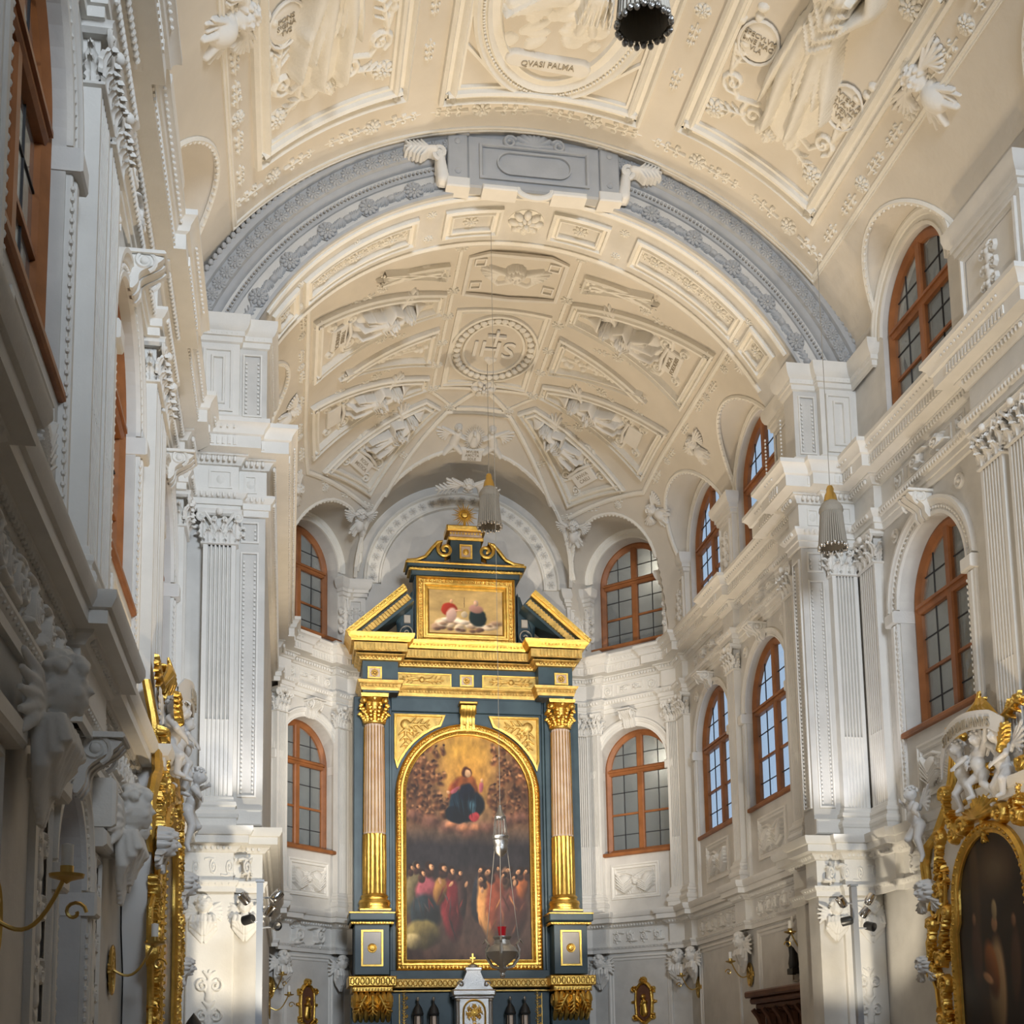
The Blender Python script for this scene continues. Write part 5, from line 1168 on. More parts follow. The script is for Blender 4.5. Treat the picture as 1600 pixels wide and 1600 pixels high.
    for k in (-1,1):
        g.tube([(X+k*.42+c0,3.0+.16*(1-i/22)*math.sin(i*.45),.42+.16*(1-i/22)*math.cos(i*.45)) for i in range(20)],.035,6); g.lathe([(.17,-.02),(.17,.02),(.0,.03)],(0,0,0),14) if False else g.ell((X+k*.40+c0,3.0,.42),(.05,.16,.16))
    v,f=relief([p for a in (-.5,0,.5) for p in leaf(a*.3,0,-PI/2+a,.42,.16,.1,.05,4)],.012); v+=np.array([X+c0,3.12,.6]); g.add(v,f)
    aobj('scroll_corbel',g,GO)
    # spandrel panels beside the arch
    g=G(AM); A_=[(s*1.68,9.6)]+[(s*q,9.6) for q in (.50,)]+[(c*s,z) for c,z in [(1.72*math.sin(t),7.72+1.72*math.cos(t)) for t in np.linspace(.36,1.22,12)]]+[(s*1.68,8.55)]
    A_=[(x+c0,z) for x,z in A_]
    A_=A_ if s<0 else A_[::-1]
    ar=sum(A_[i][0]*A_[(i+1)%len(A_)][1]-A_[(i+1)%len(A_)][0]*A_[i][1] for i in range(len(A_))); A_=A_ if ar>0 else A_[::-1]
    g.sweep(A_,[(0,-.05),(0,.03),(.05,.04),(.06,.0)],closed=True); aobj('spandrel_border',g,GO)
    g=G(AM); g.prism(A_,-.05,.0); v,f=relief([p for a in (0,1,2) for p in leaf(0,0,-PI/2 if a==0 else (PI if s>0 else 0) if a==1 else (-PI*.75 if s>0 else -PI*.25),.55 if a<2 else .35,.16,.05)]+[('e',0,0,.12,.12,0,.06)],.012); v+=np.array([s*1.42+c0,9.36,0]); g.add(v,f); aobj('spandrel_inlay',g,GP)
    # raking pediment
    A=np.array([s*2.82+c0,11.28]); B=np.array([s*1.52+c0,12.42]); d=(B-A)/np.linalg.norm(B-A); n=np.array([d[1],-d[0]])*s*-1
    if n[1]>0: n=-n
    def slab(g,t0,t1,h1,a0=0,a1=1): P=[A+(B-A)*a0+n*t0,A+(B-A)*a1+n*t0,A+(B-A)*a1+n*t1,A+(B-A)*a0+n*t1]; g.prism([tuple(p) for p in P],-.3,h1)
    g=G(AM); slab(g,0,.10,.80); slab(g,.10,.15,.74); 
    for i in range(24): q=A+(B-A)*(i+.5)/24+n*.05; g.ell((q[0],q[1],.81),(.035,.03,.02),0,6,3)
    aobj('raking_cornice',g,GO)
    g=G(AM); slab(g,.15,.40,.58,.12,1); aobj('raking_fascia',g,TE)
    g=G(AM); slab(g,.20,.34,.62,.16,.98)
    for i in range(17): q=A+(B-A)*(.2+.76*i/16)+n*.27; g.prism([tuple(q+d*-.02+n*-.07),tuple(q+d*.02+n*-.07),tuple(q+d*.02+n*.07),tuple(q+d*-.02+n*.07)],.5,.66)
    aobj('raking_dentils',g,GP)
    # attic side scroll
    g=G(AM); cx=c0+s*1.38; g.tube([(cx+s*.2*(1-i/30)*math.cos(-PI/2+i*.42)*.95,11.50+.22*(1-i/30)*math.sin(-PI/2+i*.42),.05) for i in range(26)],.04,6); g.tube([(cx+s*.18,11.5,.05),(cx+s*.2,11.75,.05),(cx+s*.1,12.0,.05),(cx-s*.05,12.2,.03),(cx-s*.12,12.5,.02)],[.05,.06,.06,.05,.03],6)
    g.prism([(cx-s*.15,11.25),(cx+s*.2,11.3),(cx+s*.2,11.8),(cx-s*.02,12.2),(cx-s*.15,12.6)][::s],-.2,.02); aobj('attic_scroll',g,TE)
    g=G(AM); g.tube([(cx+s*.2*(1-i/30)*math.cos(-PI/2+i*.42)*.95,11.50+.22*(1-i/30)*math.sin(-PI/2+i*.42),.10) for i in range(26)],.014,5); g.box(cx-.07,cx+.08,11.75,11.95,0,.06,.01); aobj('attic_scroll_gilding',g,CR)
    # top volutes
    g=G(AM); cx=c0+s*.48; P=[(c0+s*1.38,13.24),(c0+s*1.15,13.27),(c0+s*.95,13.36),(c0+s*.8,13.56),(c0+s*.66,13.72)]+[(cx+s*(.2*(1-i/30))*math.cos(PI/2-.3-i*.36),13.55+.2*(1-i/30)*math.sin(PI/2-.3-i*.36)) for i in range(26)]
    g.tube([(x,z,.12) for x,z in P],.045,7); g.tube([(x,z,-.1) for x,z in P],.045,7)
    for i in range(len(P)-1): g.add([(P[i][0],P[i][1]+.03,-.12),(P[i+1][0],P[i+1][1]+.03,-.12),(P[i+1][0],P[i+1][1]+.03,.14),(P[i][0],P[i][1]+.03,.14)],[(0,1,2,3)])
    aobj('top_volute',g,GO)
    g=G(AM); g.prism([(c0+s*1.3,13.22),(c0+s*.5,13.22),(c0+s*.5,13.5),(c0+s*.7,13.62),(c0+s*.85,13.4)][::-s],-.1,.08); g.ell((c0+s*.48,13.55,0),(.13,.13,.12)); aobj('volute_core',g,TE)
# attic storey
g=G(AM); g.box(-1.28+c0,1.28+c0,12.92,13.12,-.45,.10,.02); g.box(-1.38+c0,1.38+c0,13.10,13.2,-.45,.2,.02); aobj('attic_body',g,TE); g=abox(-1.3,1.3,11.2,11.3,-.4,.06); aobj('attic_plinth',g,TE); g=abox(-.36,.36,13.2,13.8,-.2,.14); aobj('top_block',g,TE)
g=G(AM); g.box(-1.34+c0,1.34+c0,13.02,13.08,-.45,.16,.02); g.box(-1.42+c0,1.42+c0,13.16,13.21,-.45,.24,.02); g.box(-.42+c0,.42+c0,13.78,13.86,-.3,.2,.02); g.box(-.46+c0,.46+c0,13.98,14.12,-.35,.28,.03)
for i in range(30): g.ell((-1.26+c0+.087*i,13.05,.17),(.03,.03,.02),0,6,3)
for i in range(11): g.ell((-.36+c0+.072*i,13.93,.22),(.03,.035,.02),0,6,3)
g.sweep([(-.15+c0,13.33),(.15+c0,13.33),(.15+c0,13.68),(-.15+c0,13.68)],[(0,.14),(0,.18),(.04,.18),(.04,.15)],closed=True); g.ell((c0,13.5,.16),(.08,.08,.04)); aobj('attic_gilding',g,GO)
g=G(AM); g.box(-.12+c0,.12+c0,13.36,13.65,.1,.15); g.box(-.38+c0,.38+c0,13.86,13.98,-.3,.2,.01); aobj('top_block_inlay',g,PK)
g=G(AM); g.sweep([(-1.16+c0,11.26),(1.16+c0,11.26),(1.16+c0,12.90),(-1.16+c0,12.90)],[(0,-.02),(0,.08),(.04,.10),(.06,.06),(.14,.06),(.16,.09),(.20,.09),(.22,.05),(.26,.06),(.30,.02)],closed=True)
for (x0,z0,x1,z1) in ((-1.06,11.36,1.06,11.36),(1.06,11.36,1.06,12.8),(1.06,12.8,-1.06,12.8),(-1.06,12.8,-1.06,11.36)):
    L=math.hypot(x1-x0,z1-z0); n=int(L/.09)
    for i in range(n): t=(i+.5)/n; g.ell((x0+(x1-x0)*t+c0,z0+(z1-z0)*t,.08),(.035,.035,.03),0,6,4)
aobj('attic_picture_frame',g,GO)
# main arched frame
HW,ZS=1.44,7.72
def aframe(hw,z0,zs,n=36): return [(hw+c0,z0)]+[(c0+hw*math.cos(PI*i/n),zs+hw*math.sin(PI*i/n)) for i in range(n+1)]+[(-hw+c0,z0)]
OUT=aframe(1.66,3.72,ZS)
g=G(AM); g.sweep(OUT,[(0,-.1),(0,.10),(.03,.12),(.05,.08),(.10,.07),(.12,.10),(.16,.10),(.18,.06),(.24,.03),(.25,-.05)],closed=True)
def rowp(P,step,fn,closed=True):
    P=[np.array(p) for p in P]
    for i in range(len(P) if closed else len(P)-1):
        a,b=P[i],P[(i+1)%len(P)]; L=np.linalg.norm(b-a); n=max(1,int(round(L/step)))
        for j in range(n): fn(a+(b-a)*(j+.5)/n)
rowp(aframe(1.585,3.795,ZS),.085,lambda p: g.ell((p[0],p[1],.09),(.035,.035,.035),0,6,4)); rowp(aframe(1.465,3.915,ZS),.06,lambda p: g.ell((p[0],p[1],.06),(.02,.02,.02),0,5,3))
aobj('main_picture_frame',g,GO)
g=G(AM); console(g,AM,c0,9.86,9.2,.34,.26); aobj('keystone',g,GO)
g=abox(-1.75,1.75,9.66,9.98,-.05,.03); g.box(-1.80+c0,-1.74+c0,3.72,9.7,-.05,.04,.01); g.box(1.74+c0,1.80+c0,3.72,9.7,-.05,.04,.01); g.box(-2.6+c0,-1.8+c0,5.0,9.95,-.05,.1,.01); g.box(1.8+c0,2.6+c0,5.0,9.95,-.05,.1,.01); aobj('field_border',g,TE)
# predella
g=abox(-1.78,1.78,0,3.3,-.4,.12); g.box(-1.8+c0,1.8+c0,3.5,3.72,-.2,.1,.01); g.box(-2.66+c0,-1.8+c0,0,3.0,-.4,.3,.01); g.box(1.8+c0,2.66+c0,0,3.0,-.4,.3,.01); aobj('predella',g,TE)
g=abox(-1.78,1.78,3.32,3.52,-.3,.30,.02); g.box(-1.78+c0,1.78+c0,3.24,3.27,-.3,.22)
for i in range(32): q=-1.7+.11*i+c0; g.tube([(q+.045*math.cos(a),3.42+.06*math.sin(a),.30) for a in np.linspace(0,2*PI,10)],.012,4)
for s in (-1,1):
    g.box(s*1.6-.01+c0,s*1.6+.01+c0,0,3.2,.1,.14)
    v,f=relief(sum([leaf(0,y,PI/2,.2,.06,.03)+spiral(.05,y,.01,.04,0,1.2,.012,.012,.03) for y in np.arange(0,1.1,.2)],[]),.008); v+=np.array([s*1.5+c0,2.1,.12]); g.add(v,f)
aobj('predella_gilding',g,GP)
# sunburst on top
g=G(AM); 
for i in range(26):
    a=2*PI*i/26; L=.31 if i%2 else .24; g.tube([(c0+.08*math.cos(a),14.47+.08*math.sin(a),0),(c0+L*.6*math.cos(a),14.47+L*.6*math.sin(a),0),(c0+L*math.cos(a),14.47+L*math.sin(a),0)],[.018,.016,.004],5)
g.lathe([(.07,-.03),(.08,0),(.06,.04),(0,.05)],(c0,14.47,0),16); g.tube([(c0,14.1,0),(c0,14.4,0)],.025,6); aobj('sunburst',g,GO)
# ---- paintings: flat canvases with painted colour
def painting(name,parent,fmap,w,h,paint,shape=None,res=.012,rough=.5):
    nx,nz=int(w/res),int(h/res); X=np.linspace(0,1,nx); Z=np.linspace(0,1,nz); XX,ZZ=np.meshgrid(X,Z)
    col=paint(XX,ZZ); v=fmap(XX.ravel(),ZZ.ravel()); idx=np.arange(nx*nz).reshape(nz,nx)
    k=np.ones((nz-1,nx-1),bool) if shape is None else shape(XX,ZZ)[:-1,:-1]
    f=np.stack([idx[:-1,:-1],idx[:-1,1:],idx[1:,1:],idx[1:,:-1]],-1)[k]
    me=bpy.data.meshes.new(name); me.from_pydata(v.tolist(),[],[tuple(q) for q in f.tolist()]); me.update()
    ca=me.color_attributes.new('paint','FLOAT_COLOR','POINT'); c=np.ones((nx*nz,4),np.float32); c[:,:3]=np.clip(col.reshape(-1,3),0,1)**2.2; ca.data.foreach_set('color',c.ravel())
    m=mat(name+'_canvas',(1,1,1),rough,spec=.3); nt=m.node_tree; a=nt.nodes.new('ShaderNodeVertexColor'); a.layer_name='paint'; nt.links.new(a.outputs['Color'],nt.nodes['Principled BSDF'].inputs['Base Color']); me.materials.append(m)
    return put(name,me,parent)
def noise2(X,Z,seed,sc,oct=4):
    R=np.random.default_rng(seed); o=np.zeros_like(X)
    for k in range(oct):
        n=int(sc*2**k)+3; A=R.random((n,n)); x=X*(n-2); z=Z*(n-2); i=x.astype(int); j=z.astype(int); fx=x-i; fz=z-j; fx=fx*fx*(3-2*fx); fz=fz*fz*(3-2*fz)
        o+=(A[j,i]*(1-fx)*(1-fz)+A[j,i+1]*fx*(1-fz)+A[j+1,i]*(1-fx)*fz+A[j+1,i+1]*fx*fz)/2**k
    return o/2
def blob(col,X,Z,cx,cz,rx,rz,c,rot=0,soft=.25,asp=1.0,shade=.35):
    dx=(X-cx);dz=(Z-cz)*asp; u=dx*math.cos(rot)+dz*math.sin(rot); w=-dx*math.sin(rot)+dz*math.cos(rot)
    q=np.hypot(u/rx,w/(rz*asp)); a=np.clip((1-q)/soft,0,1)[...,None]
    sh=(1+shade*(u/rx*-.5+w/(rz*asp)*.5))[...,None]; return col*(1-a)+np.array(c)*sh*a
def P_main(X0,Z0):
    X=X0+.035*(noise2(X0,Z0,31,9,3)-.5)+.014*(noise2(X0,Z0,32,34,2)-.5); Z=Z0+.022*(noise2(X0,Z0,33,9,3)-.5)+.009*(noise2(X0,Z0,34,34,2)-.5)
    A=5.15/2.88
    n=noise2(X0,Z0,1,5); n2=noise2(X0,Z0,2,24)
    top=np.array([.60,.47,.36]); mid=np.array([.22,.20,.21]); low=np.array([.33,.25,.22])
    t=np.clip((Z-.50)/.10,0,1)[...,None]; b=np.clip((.42-Z)/.1,0,1)[...,None]
    c=mid*(1-t)+top*t; c=c*(1-b)+low*b; c=c*(.75+.5*n[...,None])
    g=np.exp(-(((X-.47)/.30)**2+((Z-.93)/.17)**2))[...,None]; c=c*(1-g)+np.array([.93,.72,.33])*g
    g=np.exp(-(((X-.5)/.19)**2+((Z-.79)/.12)**2))[...,None]*.9; c=c*(1-g)+np.array([.90,.66,.30])*g
    e=np.clip((np.abs(X-.5)-.16)/.22,0,1)*np.clip((Z-.56)/.06,0,1)*np.clip((1.02-Z)/.2,0,1); e=e[...,None]*.75; c=c*(1-e)+np.array([.40,.27,.19])*e
    R=random.Random(4)
    for i in range(230):   # small clustered figures massed at both sides
        s=R.choice((-1,1)); x=.5+s*R.uniform(.17,.50); z=R.uniform(.62,.95)
        if abs(x-.5)<.12+.35*abs(z-.78): continue
        k=R.uniform(.7,1.2)*(1.05 if z>.8 else .9); c=blob(c,X,Z,x,z-.018,R.uniform(.02,.045),R.uniform(.010,.022),(.44*k,.29*k,.19*k),R.uniform(0,3),.8,A,.9)
        c=blob(c,X,Z,x,z,R.uniform(.014,.026),R.uniform(.008,.015),(.66*k,.48*k,.34*k),R.uniform(0,3),.8,A,.9)
        if i%3==0: c=blob(c,X,Z,x+.01,z+.012,.015,.007,(.28,.17,.11),0,.6,A,.6)
    for x,z,r in ((.08,.63,.10),(.2,.60,.12),(.33,.58,.1),(.5,.565,.13),(.65,.58,.1),(.8,.61,.12),(.93,.63,.1),(.42,.575,.08)):
        c=blob(c,X,Z,x,z,r,r*.36,(.52,.37,.31),0,.8,A,.9)
    for x,z,r in ((.36,.59,.06),(.46,.575,.07),(.56,.58,.06)): c=blob(c,X,Z,x,z,r,r*.35,(.80,.55,.40),0,.7,A,.7)
    c=blob(c,X,Z,.47,.71,.14,.10,(.55,.27,.14),.15,.2,A); c=blob(c,X,Z,.485,.68,.15,.085,(.10,.16,.20),.1,.15,A,.9); c=blob(c,X,Z,.40,.635,.10,.045,(.07,.11,.15),-.3,.2,A); c=blob(c,X,Z,.54,.665,.028,.06,(.30,.42,.47),.1,.5,A)
    c=blob(c,X,Z,.55,.625,.05,.026,(.78,.28,.30),0,.3,A); c=blob(c,X,Z,.49,.765,.085,.055,(.62,.36,.18),0,.25,A); c=blob(c,X,Z,.49,.735,.07,.04,(.11,.13,.19),0,.3,A)
    c=blob(c,X,Z,.40,.745,.05,.012,(.75,.42,.45),.5,.4,A); c=blob(c,X,Z,.60,.765,.018,.03,(.75,.42,.45),0,.4,A); c=blob(c,X,Z,.60,.795,.012,.012,(.85,.66,.5),0,.4,A); c=blob(c,X,Z,.345,.735,.02,.009,(.85,.66,.5),0,.4,A)
    for i in range(9): c=blob(c,X,Z,.40+.022*i,.67+.01*(i%3),.007,.055,(.20,.28,.33) if i%2 else (.05,.08,.11),.25-.05*i,.8,A,.3)
    c=blob(c,X,Z,.485,.822,.042,.030,(.34,.19,.10),0,.3,A); c=blob(c,X,Z,.492,.815,.026,.024,(.90,.72,.55),0,.3,A,.4)
    # kneeling crowd
    for x,z,rx,rz,cc in ((.06,.30,.07,.13,(.42,.38,.28)),(.17,.29,.10,.08,(.60,.33,.36)),(.15,.20,.13,.10,(.16,.20,.22)),(.12,.11,.16,.07,(.47,.42,.26)),(.36,.22,.10,.15,(.43,.15,.17)),(.27,.30,.06,.07,(.55,.40,.22)),(.44,.27,.04,.10,(.25,.18,.17)),(.57,.27,.06,.11,(.16,.17,.20)),(.64,.22,.08,.17,(.72,.52,.32)),(.72,.24,.10,.15,(.50,.27,.19)),(.84,.20,.13,.14,(.36,.22,.20)),(.92,.33,.06,.07,(.70,.42,.25)),(.80,.36,.05,.05,(.50,.38,.30)),(.05,.08,.08,.04,(.62,.56,.40))):
        c=blob(c,X,Z,x,z,rx,rz,cc,R.uniform(-.2,.2),.25,A,.9)
    HD=((.19,.40,.040,1),(.30,.395,.036,1),(.36,.385,.030,1),(.42,.38,.028,1),(.09,.40,.030,1),(.04,.395,.026,1),(.13,.37,.028,1),(.60,.385,.034,-1),(.66,.38,.040,-1),(.60,.345,.036,-1),(.74,.395,.026,-1),(.82,.39,.030,-1),(.90,.385,.036,-1),(.96,.385,.032,-1),(.78,.365,.026,-1),(.86,.36,.026,-1))
    for x,z,r,s in HD:
        c=blob(c,X,Z,x-s*.006,z-.02,r*1.1,r*.7,(.30,.20,.16),0,.4,A,.6); c=blob(c,X,Z,x-s*r*.25,z+.006,r*.95,r*.62,(.20,.13,.09),s*.4,.3,A,.5); c=blob(c,X,Z,x+s*r*.22,z,r*.62,r*.46,(.80,.60,.45),s*.5,.4,A,.9); c=blob(c,X,Z,x+s*r*.35,z+.003,r*.18,r*.08,(.35,.22,.16),0,.5,A,.3)
    for i in range(26):  # strokes of drapery
        x=R.uniform(.05,.45) if i%2 else R.uniform(.58,.95); z=R.uniform(.10,.30); k=R.uniform(.6,1.5); c=blob(c,X,Z,x,z,.010,R.uniform(.03,.07),tuple(np.array([(.5,.33,.25),(.25,.22,.22),(.6,.42,.25),(.42,.18,.17)][i%4])*k),R.uniform(-.5,.5),.9,A,.6)
    for x,z in ((.27,.345),(.35,.33),(.47,.33),(.60,.30),(.86,.34)): c=blob(c,X,Z,x,z,.014,.018,(.85,.64,.48),R.uniform(-.6,.6),.4,A)
    c=c**1.12; c*=(.66+.62*n2[...,None]); return c*.90
def mainmap(X,Z): return AM(np.c_[c0-1.44+X*2.88,3.94+Z*(9.17-3.94),np.full(len(X),-.035)])
def mainshape(XX,ZZ):
    x=-1.44+XX*2.88; z=3.94+ZZ*5.23; return (z<ZS)|(np.hypot(x,z-ZS)<1.445)
pm=painting('altar_painting',alt,mainmap,2.88,5.23,P_main,mainshape,.011); pm['label']='arched canvas of a seated figure in dark blue on clouds above a kneeling crowd'
def P_att(X0,Z0):
    X=X0+.03*(noise2(X0,Z0,41,8,3)-.5); Z=Z0+.03*(noise2(X0,Z0,42,8,3)-.5)
    A=1.1/1.7; c=np.ones(X.shape+(3,))*np.array([.80,.66,.42])*(.8+.35*noise2(X,Z,7,6)[...,None])
    R=random.Random(8)
    for i in range(34): c=blob(c,X,Z,.08+.86*R.random(),.08+.24*R.random(),R.uniform(.06,.12),R.uniform(.05,.11),[(.80,.70,.58),(.60,.48,.38),(.88,.80,.70)][i%3],0,.6,A,.8)
    for i in range(10): c=blob(c,X,Z,.1+.8*R.random(),.06+.06*R.random(),.06,.05,(.40,.30,.24),0,.6,A,.6)
    c=blob(c,X,Z,.27,.55,.12,.17,(.62,.20,.12),.2,.2,A); c=blob(c,X,Z,.30,.42,.08,.20,(.78,.63,.56),-.2,.3,A); c=blob(c,X,Z,.30,.74,.026,.06,(.86,.64,.48),0,.3,A)
    c=blob(c,X,Z,.66,.38,.13,.24,(.12,.17,.17),.2,.2,A); c=blob(c,X,Z,.64,.58,.11,.12,(.66,.48,.42),-.2,.3,A); c=blob(c,X,Z,.64,.72,.04,.08,(.72,.60,.50),0,.3,A); c=blob(c,X,Z,.63,.72,.022,.05,(.88,.68,.54),0,.3,A)
    c=blob(c,X,Z,.48,.44,.045,.085,(.74,.66,.54),0,.2,A); c=blob(c,X,Z,.48,.72,.005,.18,(.35,.28,.2),0,.4,A); c=blob(c,X,Z,.40,.53,.07,.02,(.84,.64,.5),.1,.4,A); return c
pa=painting('attic_painting',alt,lambda X,Z: AM(np.c_[c0-.86+X*1.72,11.56+Z*1.04,np.full(len(X),.03)]),1.72,1.04,P_att,None,.012); pa['label']='small oblong canvas of two seated figures on clouds holding a globe'
# ------------------------------------------------------------ tabernacle and lantern reliquaries
tb=thing('tabernacle','silver domed tabernacle with cross and gilded round-arched door on the altar','tabernacle',(AX,AY-.45,0))
L_=lambda v: np.c_[v[:,0],-v[:,2],1.6+(v[:,1]-1.6)*AS]
g=G(L_); g.box(-.42,.42,1.2,3.12,-.25,.15,.02); g.box(-.50,.50,3.12,3.26,-.3,.22,.03); g.box(-.46,.46,3.06,3.12,-.28,.19,.02)
for s in (-1,1):
    g.tube([(s*.38,1.3,.18),(s*.38,3.05,.18)],.045,8); g.ell((s*.38,3.02,.18),(.06,.05,.06))
obj('case',g,SV,tb)
g=G(L_); P=[(-.45,3.26),(-.36,3.36),(-.22,3.5),(-.16,3.64),(-.16,3.7),(.16,3.7),(.16,3.64),(.22,3.5),(.36,3.36),(.45,3.26)]; g.prism(P[::-1],-.2,.14); g.box(-.19,.19,3.68,3.75,-.16,.16,.01); g.lathe([(.13,3.75),(.12,3.8),(.05,3.86),(.03,3.95)],n=14) if False else g.ell((0,3.77,0),(.12,.07,.1))
for s in (-1,1): g.tube([(s*(.30+.08*(1-i/16)*math.cos(i*.5)),3.38+.08*(1-i/16)*math.sin(i*.5),.16) for i in range(14)],.02,5)
obj('roof',g,SV,tb)
g=G(L_); g.box(-.014,.014,3.84,4.06,-.012,.012); g.box(-.06,.06,3.95,3.98,-.012,.012); g.ell((0,3.84,0),(.04,.03,.04)); obj('cross',g,GO,tb)
g=G(L_); g.tube([(.25*math.cos(a),2.78+.25*math.sin(a),.17) for a in np.linspace(0,PI,16)],.025,6); g.tube([(-.25,1.4,.17),(-.25,2.78,.17)],.025,6); g.tube([(.25,1.4,.17),(.25,2.78,.17)],.025,6)
v,f=relief(sum([leaf(0,0,a,.2,.06,.03) for a in np.arange(0,6.2,PI/4)],[])+sum([spiral(.13*math.cos(a),.13*math.sin(a),.01,.05,a,1.3,.012,.014,.03) for a in np.arange(.4,6.2,PI/3)],[]),.006); v+=np.array([0,2.75,.155]); g.add(v,f); v2=v.copy(); v2[:,1]-=.4; g.add(v2,f); obj('door',g,GO,tb,label='gilded round-arched door')
lanL=['leftmost of the four small glass and silver lantern reliquaries','second from left of the small silver lantern reliquaries','third from left of the small lantern reliquaries, right of the tabernacle','rightmost of the four small silver lantern reliquaries']
lt=None
for k,x in enumerate((-1.27,-.92,.79,1.12)):
    M=Matrix.Translation((AX+(x+.06)*AS,AY-.32,0))
    if lt is None:
        lt=thing('lantern_reliquary',lanL[0],'lantern',M=M,group='lantern reliquaries beside the tabernacle')
        g=G(); g.lathe([(.13,2.05),(.14,2.1),(.12,2.12)],n=12)
        for i in range(6): a=PI/3*i; g.tube([(.11*math.cos(a),.11*math.sin(a),2.1),(.11*math.cos(a),.11*math.sin(a),2.78)],.012,5)
        g.lathe([(.12,2.76),(.135,2.8),(.12,2.84),(.10,2.92),(.05,3.0),(.025,3.03),(.02,3.08)],n=12); obj('housing',g,BK,lt)
        g=G(); g.lathe([(.08,2.12),(.085,2.4),(.08,2.74),(0,2.78)],n=12); obj('relic_cylinder',g,PK,lt)
        g=G(); g.ell((0,0,3.13),(.035,.035,.055)); obj('finial',g,SV,lt)
    else: copy_tree(lt,None,M,label=lanL[k])
# ------------------------------------------------------------ hanging tassels and sanctuary lamp
def tassel(loc,s,top,label):
    t=thing('hanging_tassel',label,'tassel',loc)
    g=G(); g.lathe([(.0,1.04),(.04,1.02),(.06,.97),(.055,.93),(.085,.88),(.105,.78),(.11,.72)],n=14); obj('brass_cap',g,BRS,t,Matrix.Scale(s,4))
    g=G(); g.lathe([(.09,.76),(.13,.74),(.17,.68),(.185,.62),(.17,.58),(.15,.57)],n=24)
    for k in range(4):
        g.tube([((.10+.022*k)*math.cos(a),(.10+.022*k)*math.sin(a),.755-.033*k+.006*math.sin(a*14)) for a in np.linspace(0,2*PI,40)],.013,5)
    obj('cord_collar',g,CD,t,Matrix.Scale(s,4))
    g=G(); n=36
    for i in range(n):
        a=2*PI*i/n; g.tube([(.155*math.cos(a),.155*math.sin(a),.60),(.175*math.cos(a),.175*math.sin(a),.35),(.205*math.cos(a),.205*math.sin(a),.06)],.0155,5)
    g.lathe([(.15,.6),(.165,.35),(.19,.06)],n=24); obj('fringe',g,CD,t,Matrix.Scale(s,4))
    g=G()
    for i in range(24): a=2*PI*i/24; g.ell((.21*math.cos(a),.21*math.sin(a),.03+.02*(i%2)),(.026,.026,.03),0,8,5)
    obj('bead_fringe',g,SV,t,Matrix.Scale(s,4))
    g=G(); g.tube([(0,0,1.0*s),(0,0,top-loc[2])],.006,5); obj('cord',g,CD,t)
    return t
tassel((.16,26.5,13.15),1.23,16.98,'grey fringed tassel with brass cap hanging in front of the apse vault')
tassel((4.40,18.5,9.62),1.05,14.6,'grey fringed tassel hanging before the right pier capital')
tassel((-1.03,10.0,10.72),1.15,17.2,'dark tassel seen from below at the top edge of the photo')
sl=thing('sanctuary_lamp','silver hanging sanctuary lamp with red glass in front of the altar painting','lamp',(-.62,21.0,3.0))
g=G(); g.lathe([(0,0),(.03,.02),(.05,.06),(.03,.1),(.06,.13),(.09,.17),(.06,.21),(.13,.27),(.23,.36),(.26,.44),(.22,.52),(.14,.57),(.12,.64),(.15,.68),(.15,.70),(.1,.70)],n=24)
for k in range(3):
    a=2*PI*k/3+.3; c,s=math.cos(a),math.sin(a); g.tube([(r*c,r*s,z) for r,z in ((.08,.18),(.2,.22),(.3,.36),(.31,.5),(.27,.58),(.33,.66),(.38,.60))],[.025,.03,.03,.03,.025,.02,.012],6)
obj('bowl',g,SV,sl)
g=G(); g.lathe([(.05,.68),(.06,.72),(.075,.86),(.07,.86),(.0,.74)],n=16); obj('red_glass',g,RG,sl)
g=G()
for k in range(3): a=2*PI*k/3+.3; g.tube([(.31*math.cos(a),.31*math.sin(a),.62),(.10*math.cos(a),.10*math.sin(a),2.35)],.005,4)
g.tube([(0,0,2.9),(0,0,13.9)],.0045,4); obj('chain',g,CD,sl)
g=G(); g.lathe([(0,2.02),(.05,2.05),(.1,2.1),(.12,2.18),(.11,2.22),(.13,2.3),(.12,2.32),(0,2.34)],n=16); g.lathe([(.13,2.33),(.145,2.36),(.145,2.38)],n=16)
for k in range(12): a=PI/6*k; g.tube([(.12*math.cos(a),.12*math.sin(a),2.36),(.09*math.cos(a),.09*math.sin(a),2.68)],.006,4)
g.lathe([(.09,2.66),(.1,2.7),(.05,2.78),(.02,2.9)],n=14); obj('upper_crown',g,SV,sl)
# ------------------------------------------------------------ light posts
def post(x,lab):
    t=thing('light_post',lab,'light post',(x,18.5,0))
    g=G(); g.box(-.045,.045,-.045,.045,0.03,4.22,.01); g.box(-.25,.25,-.25,.25,0,.04); obj('pole',g,PM,t)
    for k,(dx,dz,ax,m) in enumerate(((-.22,3.98,(-.5,-.2,.6),CH),(.24,4.02,(.5,.3,.6),CH),(.15,3.82,(.4,-.2,.5),CH),(-.16,3.68,(-.5,.4,-.1),BK),(.22,3.60,(.3,-.6,-.2),BK))):
        d=Vector(ax).normalized(); M=Matrix.Translation((dx,-.06,dz))@d.to_track_quat('Z','Y').to_matrix().to_4x4()
        g=G(); g.lathe([(0,-.10),(.05,-.095),(.068,-.07),(.07,.07),(.06,.075),(.055,.05),(0,.03)],n=16); g2=g; g=G(); g.tube([(dx*.15,-.03,dz-.03),(dx,-.06,dz-.02)],.014,5); ar=obj('spotlight_arm',g,PM,t); obj('spotlight_head',g2,m,ar,M)
    g=G(); g.box(-.06,.06,-.06,.06,4.22,4.25); obj('pole_cap',g,PM,t)
post(4.42,'grey light post with chrome and black spotlights in front of the right pier')
post(-4.49,'grey light post with chrome and black spotlights in front of the left pier')
